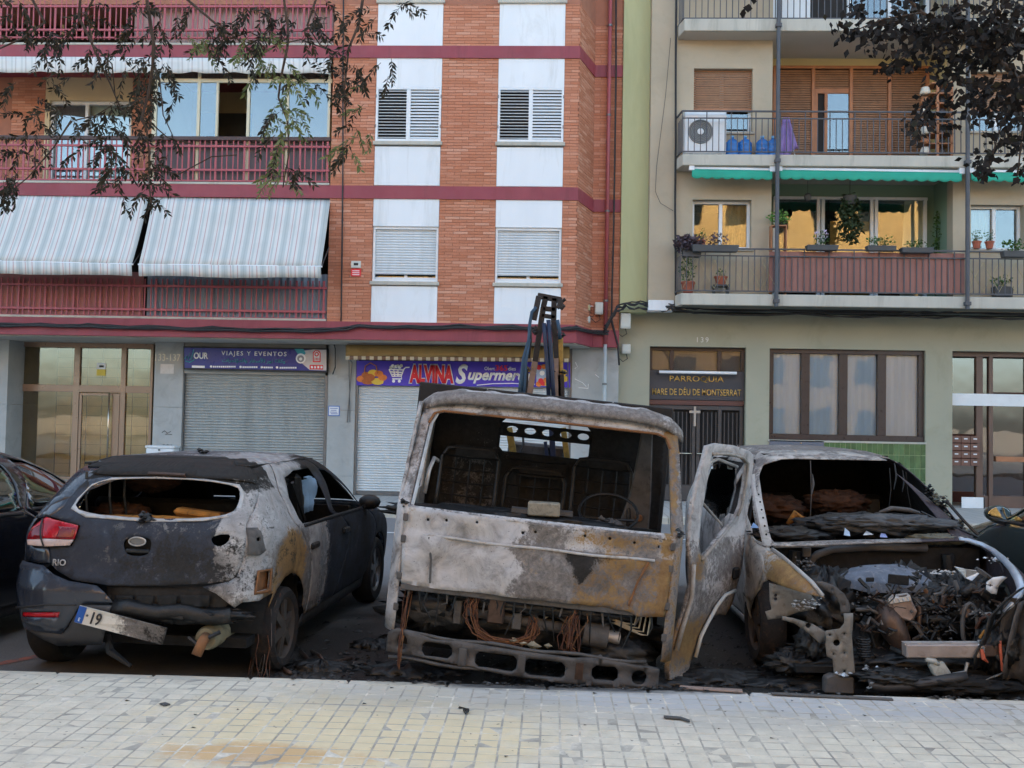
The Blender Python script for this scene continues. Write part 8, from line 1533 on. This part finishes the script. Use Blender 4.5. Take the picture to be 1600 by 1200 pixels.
# ================================================================ neighbouring parked cars
def plain_car(loc, rz, lab, nm, paint, glass, W, R, Fr, sides=(1, -1), L=4.2):
    sh = Shell(loc, rz, W, R, Fr, 8, L); t = thing(nm, lab, 'car', loc, rz=rz); mt = NT(nm + '_paint'); mt.col(paint).rough(.18); mt.b.inputs['Coat Weight'].default_value = .6; mt = mt.m; TT = sh.W0 * 2 + L; r0, f0 = R[0][1], Fr[0][1]
    for sg in sides:
        sd = lambda p: sh.side(p, sg)
        w1 = [(.42, .98), (.55, 1.26), (.95, 1.345), (1.18, 1.36), (1.24, .965)]; w2 = [(1.36, .96), (1.30, 1.355), (1.55, 1.32), (1.85, 1.20), (2.22, .965), (2.24, .945)]
        rq = sh.panel('rear_quarter', sd([(-.60, .30), (-.55, .7), (-.42, 1.0), (-.2, 1.2), (.1, 1.395), (.52, 1.395), (.45, 1.2), (.36, .98), (.45, .6), (.40, .3)] + arc(0, .3, .36, 5, 175, 10)), mt, t, [], .06, 0)
        for nm2, pts, w_ in (('rear_door', [(.37, .98), (.46, 1.2), (.53, 1.395), (1.25, 1.395), (1.30, .95), (1.30, .27), (.42, .27), (.46, .6)], w1), ('front_door', [(1.31, .27), (1.31, .95), (1.26, 1.395), (1.5, 1.385), (1.85, 1.245), (2.3, .98), (2.34, .9), (2.34, .27)], w2)):
            d_ = sh.panel(nm2, sd(pts), mt, t, [sd(w_)], .05, .003); sh.panel('side_glass', sd(w_), glass, d_, [], .06, -.006, None, 0, .004); sh.panel('window_seal', sd([(a, b) for a, b in ((w_[0][0], .95), (w_[-1][0], .93), (w_[-1][0], .955), (w_[0][0], .978))]), m_black, d_, [], .06, .006)
            yy = pts[0][0] + .12 if nm2 == 'front_door' else .55; c = sh.pt(*sd([(yy, .84)])[0], .014); obj('door_handle', MB().obox(c, .03, .17, .035), m_black, d_, bevel=.01); obj('lock', MB().lathe(sh.pt(*sd([(yy + .02, .78)])[0], .004), [(0, sg * .008), (.012, sg * .008), (.014, 0)], 8, 'x'), m_steel, d_)
        sh.panel('front_wing', sd([(2.35, .3), (2.35, .9), (2.31, .975), (2.7, .9), (3.1, .8), (3.3, .62), (3.3, .35), (3.0, .3)] + arc(2.6, .3, .36, 5, 175, 10)), mt, t, [], .06, 0); sh.panel('sill', sd([(.36, .18), (.36, .265), (2.26, .265), (2.26, .18)]), m_plast, t, [], .08, -.012)
        c = sh.pt(*sd([(2.18, 1.0)])[0], .10); o = obj('wing_mirror', MB().lathe((0, 0, 0), [(0, -.05), (.088, -.05), (.095, -.03), (.085, .04), (.05, .09), (0, .10)], 16, 'y').mesh('wing_mirror'), mt, t, smooth='auto'); o.location = c; o.scale = (1.15, .8, .78); g_ = obj('mirror_glass', MB().lathe((0, -.052, 0), [(0, -.002), (.078, -.002), (.08, .0)], 16, 'y'), m_mir, o); obj('mirror_arm', MB().bar(c + Vector((0, 0, -.06)), sh.pt(*sd([(2.16, .93)])[0], 0), .06, .03), m_black, t)
        for cy_ in (0, 2.6): wheel(t, (sg * .77, cy_, .31), sg, .31, .2, False); obj('wheel_well', MB().lathe((sg * .5, cy_, .32), [(.01, 0), (.36, 0), (.36, sg * .30)], 18, 'x', 0, math.pi), m_black, t)
    sh.roof('roof', mt, t, .03)
    for sg in (1, -1): sh.panel('roof_rail', [(0, 1.36), (sg * sh.W0 * .9, 1.37), (sg * sh.W0, 1.392), (sg * (TT - .02), 1.392), (sg * (TT - .02), 1.4299), (0, 1.4299)], mt, t, [], .06, -.001); sh.panel('rear_screen', [(0, 1.02), (sg * .72, 1.02), (sg * .74, 1.355), (0, 1.355)], glass, t, [], .08, -.002, None, 0, .004); sh.panel('boot_lid', [(0, .62), (sg * .80, .62), (sg * .80, 1.015), (0, 1.015)], mt, t, [], .07, 0); sh.panel('rear_bumper', [(0, .22), (sg * (sh.W0 + .05), .22), (sg * (sh.W0 + .05), .615), (0, .615)], mt, t, [], .07, .012)
    for sg in (1, -1): fw__ = sh.W0 + L; sh.panel('windscreen', [(sg * (fw__ + .05), .99), (sg * (fw__ + sh.W0), .99), (sg * (fw__ + sh.W0), 1.40), (sg * (fw__ + .12), 1.40)], glass, t, [], .08, -.002, None, 0, .004); sh.panel('bonnet', [(sg * (fw__ + .03), .80), (sg * (fw__ + sh.W0), .80), (sg * (fw__ + sh.W0), .985), (sg * (fw__ + .03), .985)], mt, t, [], .06, 0); sh.panel('front_bumper', [(sg * (fw__ - .1), .22), (sg * (fw__ + sh.W0), .22), (sg * (fw__ + sh.W0), .795), (sg * (fw__ - .1), .74)], mt, t, [], .06, 0)
    obj('floor_pan', MB().box(-.7, .7, -.4, 3.0, .2, .25), m_black, t); 
    for sx in (-.36, .36):
        for sy in (.55, 1.45): obj('seat', MB().prism([Vector((sx - .24, sy, .5)), Vector((sx + .24, sy, .5)), Vector((sx + .2, sy - .15, 1.15)), Vector((sx - .2, sy - .15, 1.15))], (0, -.1, 0)).box(sx - .24, sx + .24, sy, sy + .48, .35, .5), m_black, t, bevel=.05)
    obj('dashboard', MB().box(-.7, .7, 2.05, 2.5, .6, .95), m_black, t, bevel=.05); return t
m_mir = NT('mirror_glass_face'); m_mir.col((.55, .62, .6)).rough(.03).metal(1.0); m_mir = m_mir.m
PW = [(.18, .80), (.4, .85), (.7, .87), (.9, .86), (1.0, .83), (1.15, .75), (1.28, .67), (1.38, .59), (1.43, .48)]; PR = [(.18, -.62), (.4, -.78), (.65, -.78), (.8, -.74), (1.0, -.62), (1.2, -.32), (1.36, .0), (1.43, .25)]; PF = [(.18, 3.3), (.5, 3.42), (.7, 3.34), (.82, 3.05), (.92, 2.65), (.99, 2.38), (1.15, 2.1), (1.28, 1.82), (1.38, 1.52), (1.43, 1.2)]
tint = glass_mat('tinted_car_glass', (.46, .58, .56), .01, .16)
plain_car((-4.92, 5.95, 0), RAD(-4.5), 'dark navy parked car at the left edge, cut by the frame', 'parked_car', S(22, 23, 29), tint, PW, PR, PF); plain_car((4.72, 6.05, 0), RAD(2), 'dark green parked car at the right edge, mostly hidden, mirror showing', 'parked_car', S(52, 66, 64), tint, PW, PR, PF)
# ================================================================ ash, shards and loose pieces on the ground
r_ = random.Random(99)
def scatter(n, size, zone, seed, flat=.5):
    q = random.Random(seed); mb = MB()
    for i in range(n):
        while True:
            x, y = q.uniform(zone[0], zone[1]), q.uniform(zone[2], zone[3])
            if q.random() < (.25 + .75 * hump(y, 6.1, .9)) * (.3 + .7 * max(hump(x, .0, 1.2), hump(x, 2.2, 1.2))) and (noise.noise(Vector((x * 2.3, y * 2.3, seed))) > -.25): break
        z = .002 if y > KERB else PZ + .008; s_ = size * q.uniform(.3, 1.4) * (1.8 if q.random() < .06 else 1); vs = []
        for d in ((1, 0, 0), (-.6, .8, 0), (-.5, -.9, 0), (.1, .1, flat)): vs.append((x + (d[0] + q.uniform(-.5, .5)) * s_, y + (d[1] + q.uniform(-.5, .5)) * s_, z + d[2] * s_ * q.uniform(.4, 1.4) + (0 if d[2] else q.uniform(0, .3) * s_)))
        mb.add(vs, [(0, 1, 3), (1, 2, 3), (2, 0, 3), (0, 2, 1)])
    mb.stuff = True; return mb
def stuff_tag(o, lab, cat): o['label'] = lab; o['category'] = cat; o['kind'] = 'stuff'
stuff_tag(obj('ash_debris', scatter(5200, .018, (-1.9, 3.6, 5.80, 8.6), 1), m_char), 'black ash and charred crumbs strewn round the burnt vehicles', 'debris')
stuff_tag(obj('grey_debris', scatter(1100, .013, (-1.6, 3.5, 5.80, 8.0), 2), m_gpot), 'grey crumbs of slag lying in the ash', 'debris')
stuff_tag(obj('glass_crumbs', scatter(220, .010, (-1.4, 3.4, 5.78, 7.4), 3, .2), m_melt), 'bright crumbs of glass and molten metal in the ash', 'debris')
stuff_tag(obj('pavement_litter', scatter(70, .010, (-3.0, 2.8, 4.5, 5.7), 4, .15), m_char), 'small black flakes blown over the pavement tiles', 'debris')
for k, (px, py, rx, ry) in enumerate(((640, 1050, .30, .13), (1010, 1066, .28, .1), (1120, 1060, .3, .14), (1260, 1072, .35, .1), (1390, 1080, .4, .1), (500, 1045, .2, .08), (585, 1010, .16, .1))):
    p = gz(px, py); o = obj('ash_heap', crust((p.x, p.y, -.01), (rx, ry, .055), 130 + k, .4, 60, 12, sc=6), m_char, None, smooth=True); tag(o, ('low heap of black ash in front of the lorry bumper', 'ash heap under the right end of lorry bumper', 'ash heap between the open door and the bent bracket', 'ash heap below the pale bent bracket', 'ash heap under the aluminium crash beam', 'ash heap beside the shredded rear tyre', 'ash heap between hatchback and lorry')[k], 'ash')
def piece(name, lab, cat, mb, mat, **k): o = obj(name, mb, mat, None, **k); return tag(o, lab, cat)
G = lambda px, py, z=.0: gz(px, py, z)
piece('burnt_hose', 'brown bent hose lying in a curve beside the shredded tyre', 'hose', MB().tube([G(470, 1024) + Vector((0, 0, .03)), G(482, 1036) + Vector((0, 0, .016)), G(505, 1041) + Vector((0, 0, .016)), G(530, 1038) + Vector((0, 0, .018)), G(549, 1033) + Vector((0, 0, .02))], [.014, .018, .018, .016, .012], 7), m_brownm, smooth=True)
piece('burnt_hose', 'short brown hose stub pointing at the lorry, above the curved one', 'hose', MB().tube([G(487, 1022) + Vector((0, 0, .02)), G(499, 1033) + Vector((0, 0, .04)), G(506, 1038) + Vector((0, 0, .02))], .013, 7), m_brownm, smooth=True)
piece('burnt_hose', 'brown hose running under the hatchback rear wheel to the kerb', 'hose', MB().tube([G(415, 1042) + Vector((0, 0, .02)), G(430, 1041) + Vector((0, 0, .03)), G(447, 1052) + Vector((0, 0, .016)), G(455, 1056) + Vector((0, 0, .016))], .014, 7), m_brownm, smooth=True)
piece('metal_strip', 'long flat brown metal strip lying along the kerb before people carrier', 'strip', MB().bar(G(1062, 1077, .12) + Vector((0, 0, .012)), G(1160, 1083, .12) + Vector((0, 0, .012)), .05, .012), m_pink, bevel=.003); piece('metal_strip', 'thin grey metal strip in front of the lorry bumper', 'strip', MB().tube([G(888, 1070) + Vector((0, 0, .1)), G(930, 1066) + Vector((0, 0, .12)), G(990, 1070) + Vector((0, 0, .1))], .008, 5), m_pink); piece('metal_strip', 'long pale strip along the kerb below the crash beam', 'strip', MB().bar(G(1205, 1087, .12) + Vector((0, 0, .012)), G(1395, 1096, .12) + Vector((0, 0, .012)), .035, .012), m_mgrey, bevel=.003)
piece('molten_lump', 'silvery lump of molten aluminium left of the bent bracket', 'metal', crust(G(1245, 1068) + Vector((0, 0, .03)), (.14, .05, .028), 9, .4, 40, 12, sc=5), m_melt, smooth=True); piece('molten_lump', 'small silvery flake at the kerb below bumper skin', 'metal', MB().prism([G(1430, 1086) + Vector((0, 0, .05)), G(1440, 1084) + Vector((0, 0, .06)), G(1452, 1090) + Vector((0, 0, .04))], (0, .02, .01)), m_melt)
piece('plastic_shard', 'dark curved plastic shard lying alone on the pavement tiles', 'shard', MB().add(sum([[G(x, y, PZ) + Vector((0, 0, .012)), G(x, y + 5, PZ) + Vector((0, 0, .02))] for x, y in ((1037, 1121), (1050, 1122), (1064, 1123), (1078, 1128))], []), [(0, 1, 3, 2), (2, 3, 5, 4), (4, 5, 7, 6)]), m_gpot, solid=.006)
piece('plastic_shard', 'small black shard on the pavement before the lorry', 'shard', MB().prism([G(723, 1113, PZ) + Vector((0, 0, .01)), G(732, 1114, PZ) + Vector((0, 0, .01)), G(733, 1118, PZ) + Vector((0, 0, .02)), G(727, 1119, PZ) + Vector((0, 0, .01))], (0, .01, .012)), m_char); piece('plastic_shard', 'flat grey flake on the tiles behind the hatchback', 'shard', MB().prism([G(249, 1103, PZ) + Vector((0, 0, .009)), G(258, 1101, PZ) + Vector((0, 0, .009)), G(266, 1104, PZ) + Vector((0, 0, .009)), G(256, 1106, PZ) + Vector((0, 0, .009))], (0, 0, .006)), m_gpot)
# ================================================================ street trees, scorched by the fire; trunks stand outside the frame
m_bark = pm('grey_brown_bark', S(70, 58, 50), .3, 10, .9, bump=.6, bsc=30)
def leaf_mat(name, a, b):
    t = NT(name); n = t.noise(t.pos(), 9, 3); t.col(t.mix(t.mr(n, .35, .65), a, b)).rough(.7); t.b.inputs['Specular IOR Level'].default_value = .25; return t.m
m_lb = leaf_mat('scorched_leaf', S(28, 28, 23), S(54, 53, 40)); m_lg = leaf_mat('surviving_leaf', S(84, 102, 62), S(116, 126, 82)); m_ld = leaf_mat('charred_leaf', S(17, 16, 16), S(36, 32, 30))
def leaflet(mb, p, u, s_, q, wd=.19, curl=.3):
    v = Vector((q.uniform(-1, 1), q.uniform(-1, 1), q.uniform(-.5, .5))); w_ = u.cross(v); w_ = w_.normalized() * wd if w_.length > 1e-4 else Vector((wd, 0, 0)); n_ = u.cross(w_).normalized() * curl * q.uniform(-1, 1)
    mb.add([p, p + (u * .4 + w_ + n_ * .5) * s_, p + (u * 1.0 + n_) * s_, p + (u * .45 - w_ + n_ * .5) * s_], [(0, 1, 2, 3)])
def pinnate(mb, tw, p, q, ln=.16, s_=.044, n=8, dn=1.0):
    d = Vector((q.uniform(-1, 1), q.uniform(-.6, .6), q.uniform(-.9, .2) * dn)).normalized(); P_ = [p]
    for i in range(n):
        d = (d + Vector((0, 0, -.10 * dn))).normalized(); p = p + d * ln / n; P_.append(p)
        for sg in (-1, 1):
            sd_ = d.cross(Vector((0, 1, .2))); sd_ = sd_.normalized() * sg if sd_.length > .01 else Vector((sg, 0, 0)); leaflet(mb, p, (sd_ * .8 + d * .7 + Vector((q.uniform(-.4, .4), q.uniform(-.5, .5), -.55))).normalized(), s_ * q.uniform(.6, 1.2), q)
    tw.tube(P_[::3] + [P_[-1]], .0018, 3, False)
def tree(lab, base, limbs, clusters, extra, mats, seed, style):
    q = random.Random(seed); t = thing('street_tree', lab, 'tree', base); b = Vector(base); top = b + Vector((0, 0, 3.3))
    obj('trunk', MB().tube([b + Vector((.02 * math.sin(k * 1.3), .02 * math.cos(k), 3.3 * k / 7)) for k in range(8)], [.19, .16, .15, .14, .135, .13, .125, .12], 12), m_bark, t, smooth=True)
    for (pts, r0, Y) in limbs:
        P_ = [at(x, y, Y + .05 * math.sin(i * 2)) for i, (x, y) in enumerate(pts)]; s_ = P_[0]
        if r0 > .011: P_ = [top, top.lerp(s_, .35) + Vector((0, 0, .75)), top.lerp(s_, .7) + Vector((0, 0, .7))] + P_
        n = len(P_); obj('limb', MB().tube(P_, [max(.0035, r0 * (1.6 if i < 3 and r0 > .011 else 1) * (1 - .8 * i / n)) for i in range(n)], 6), m_bark, t, smooth=True)
    packs = [MB() for _ in mats]; tw = MB()
    for (x, y, n, g, sp) in clusters:
        for i in range(n + (1 if style == 'pinnate' else 0)):
            Y = q.uniform(5.2, 6.0); p = at(x + q.gauss(0, sp), y + q.gauss(0, sp * .8), Y)
            if style == 'pinnate': pinnate(packs[1 if q.random() < g else 0], tw, p, q)
            else:
                for k in range(8): leaflet(packs[0 if q.random() > g else 1], p + Vector((q.gauss(0, .034), q.gauss(0, .034), q.gauss(0, .034))), Vector((q.uniform(-1, 1), q.uniform(-.6, .6), q.uniform(-1.2, .2))).normalized(), q.uniform(.030, .062), q, .36, .6)
    for i in range(extra):                                   # the rest of the crown, above the frame
        p = top + Vector((q.gauss(0, 1.0) + (1.6 if b.x < 0 else -1.3), q.gauss(0, .8), 1.7 + abs(q.gauss(0, .7))))
        if style == 'pinnate': pinnate(packs[0], tw, p, q, .2, .07, 8)
        else:
            for k in range(5): leaflet(packs[0], p + Vector((q.gauss(0, .06), q.gauss(0, .06), q.gauss(0, .06))), Vector((q.uniform(-1, 1), q.uniform(-1, 1), q.uniform(-1.2, .2))).normalized(), q.uniform(.06, .10), q, .42, .5)
    for mbk, m_, nm in zip(packs, mats, ('crown', 'green_leaves')): mbk.stuff = True; obj(nm, mbk, m_, t)
    if tw.v: tw.stuff = True; obj('twigs', tw, m_bark, t)
LB = [([(128, -25), (123, 27), (142, 64), (159, 105), (172, 130), (192, 178)], .014, 5.6), ([(226, -25), (236, 44), (240, 67), (239, 101), (233, 142), (221, 186), (229, 202), (233, 236), (233, 287), (236, 317)], .016, 5.5), ([(270, -20), (337, 37), (372, 62), (400, 85)], .009, 5.6), ([(440, -25), (450, 40), (449, 74), (439, 121), (435, 152), (449, 190), (452, 236), (442, 293)], .013, 5.6), ([(111, 189), (84, 230), (44, 277), (8, 306)], .006, 5.5), ([(570, -20), (560, 40), (545, 75), (538, 140), (541, 200)], .010, 5.7), ([(40, -20), (70, 35), (35, 60), (-10, 80)], .010, 5.5), ([(155, -20), (135, 20), (145, 70), (175, 100), (180, 150)], .008, 5.7), ([(233, 190), (262, 215), (300, 225)], .005, 5.5), ([(500, -20), (480, 40), (500, 70), (540, 90)], .008, 5.7), ([(241, 100), (250, 130), (255, 180), (270, 212)], .005, 5.5), ([(118, 188), (150, 180), (175, 165)], .004, 5.5), ([(233, 265), (280, 272), (330, 245), (370, 242)], .004, 5.6), ([(360, 60), (390, 50), (430, 70), (470, 62), (520, 80)], .005, 5.6)]
cl = [(x, y, n, 0, 13) for x, y, n in ((30, 18, 4), (60, 50, 3), (14, 60, 3), (75, 72, 3), (100, 60, 3), (140, 22, 3), (150, 78, 3), (200, 20, 4), (215, 62, 3), (180, 92, 3), (232, 100, 3), (245, 45, 4), (252, 90, 4), (300, 18, 3), (330, 48, 4), (352, 40, 4), (380, 20, 4), (400, 55, 4), (430, 30, 4), (470, 30, 4), (500, 18, 4), (520, 40, 4), (500, 132, 3), (516, 142, 2), (60, 188, 3), (92, 178, 3), (66, 170, 2), (28, 230, 3), (55, 226, 3), (8, 275, 3), (30, 282, 2), (10, 300, 2), (150, 208, 3), (172, 188, 4), (180, 168, 3), (150, 240, 4), (164, 255, 3), (205, 262, 3), (232, 248, 4), (250, 222, 3), (235, 140, 4), (222, 152, 4), (243, 118, 3), (240, 300, 2), (206, 312, 2), (100, 120, 2), (35, 118, 2), (580, 12, 2), (625, 8, 2), (565, 110, 3), (590, 105, 3), (540, 120, 3), (555, 60, 2), (170, 225, 3), (200, 195, 3))]
cl += [(x, y, n, .75, 12) for x, y, n in ((400, 82, 3), (425, 98, 4), (455, 118, 4), (410, 66, 3), (440, 168, 3), (447, 198, 4), (425, 175, 3), (440, 232, 3), (442, 262, 3), (440, 286, 2), (318, 80, 3), (555, 165, 2), (560, 205, 3), (545, 232, 3), (330, 70, 2))]
tree('tree with scorched hanging pinnate leaves reaching in at upper left', (-4.3, 4.9, PZ), LB, cl, 110, (m_lb, m_lg), 5, 'pinnate')
RB = [([(1640, 150), (1592, 118), (1540, 84), (1490, 50), (1440, 20), (1400, -20)], .032, 5.6), ([(1545, 88), (1510, 60), (1500, 20), (1490, -20)], .016, 5.6), ([(1592, 118), (1575, 170), (1560, 210), (1545, 262)], .007, 5.5), ([(1490, 50), (1440, 60), (1410, 90), (1385, 110)], .007, 5.6), ([(1440, 20), (1380, 30), (1330, 50)], .006, 5.5), ([(1610, 130), (1590, 80), (1560, 40), (1550, -10)], .012, 5.7), ([(1540, 84), (1500, 110), (1470, 140), (1440, 180), (1425, 200)], .006, 5.6), ([(1620, 140), (1598, 200), (1590, 275)], .008, 5.5)]
cr_ = [(x, y, n, .04, sp) for x, y, n, sp in ((1335, 20, 5, 8), (1330, 45, 4, 8), (1362, 40, 6, 10), (1362, 65, 4, 8), (1400, 60, 8, 12), (1410, 25, 10, 14), (1440, 40, 12, 14), (1470, 20, 14, 16), (1500, 35, 16, 16), (1530, 60, 16, 16), (1560, 30, 16, 18), (1590, 60, 16, 16), (1585, 20, 14, 16), (1560, 90, 14, 14), (1520, 95, 12, 14), (1490, 80, 10, 14), (1450, 75, 8, 12), (1415, 95, 5, 9), (1390, 108, 4, 7), (1500, 130, 8, 12), (1470, 120, 7, 12), (1540, 140, 8, 12), (1575, 140, 10, 12), (1600, 130, 10, 12), (1455, 165, 4, 9), (1440, 185, 4, 8), (1425, 203, 3, 6), (1545, 170, 6, 10), (1580, 180, 8, 10), (1560, 215, 6, 8), (1538, 245, 5, 7), (1533, 268, 4, 5), (1592, 220, 6, 8), (1598, 270, 5, 7), (1600, 170, 8, 9), (1512, 170, 3, 9), (1490, 195, 3, 7))]
tree('tree with charred black leaves on a stout branch reaching in at upper right', (4.5, 5.0, PZ), RB, cr_, 420, (m_ld, m_lb), 6, 'broad')
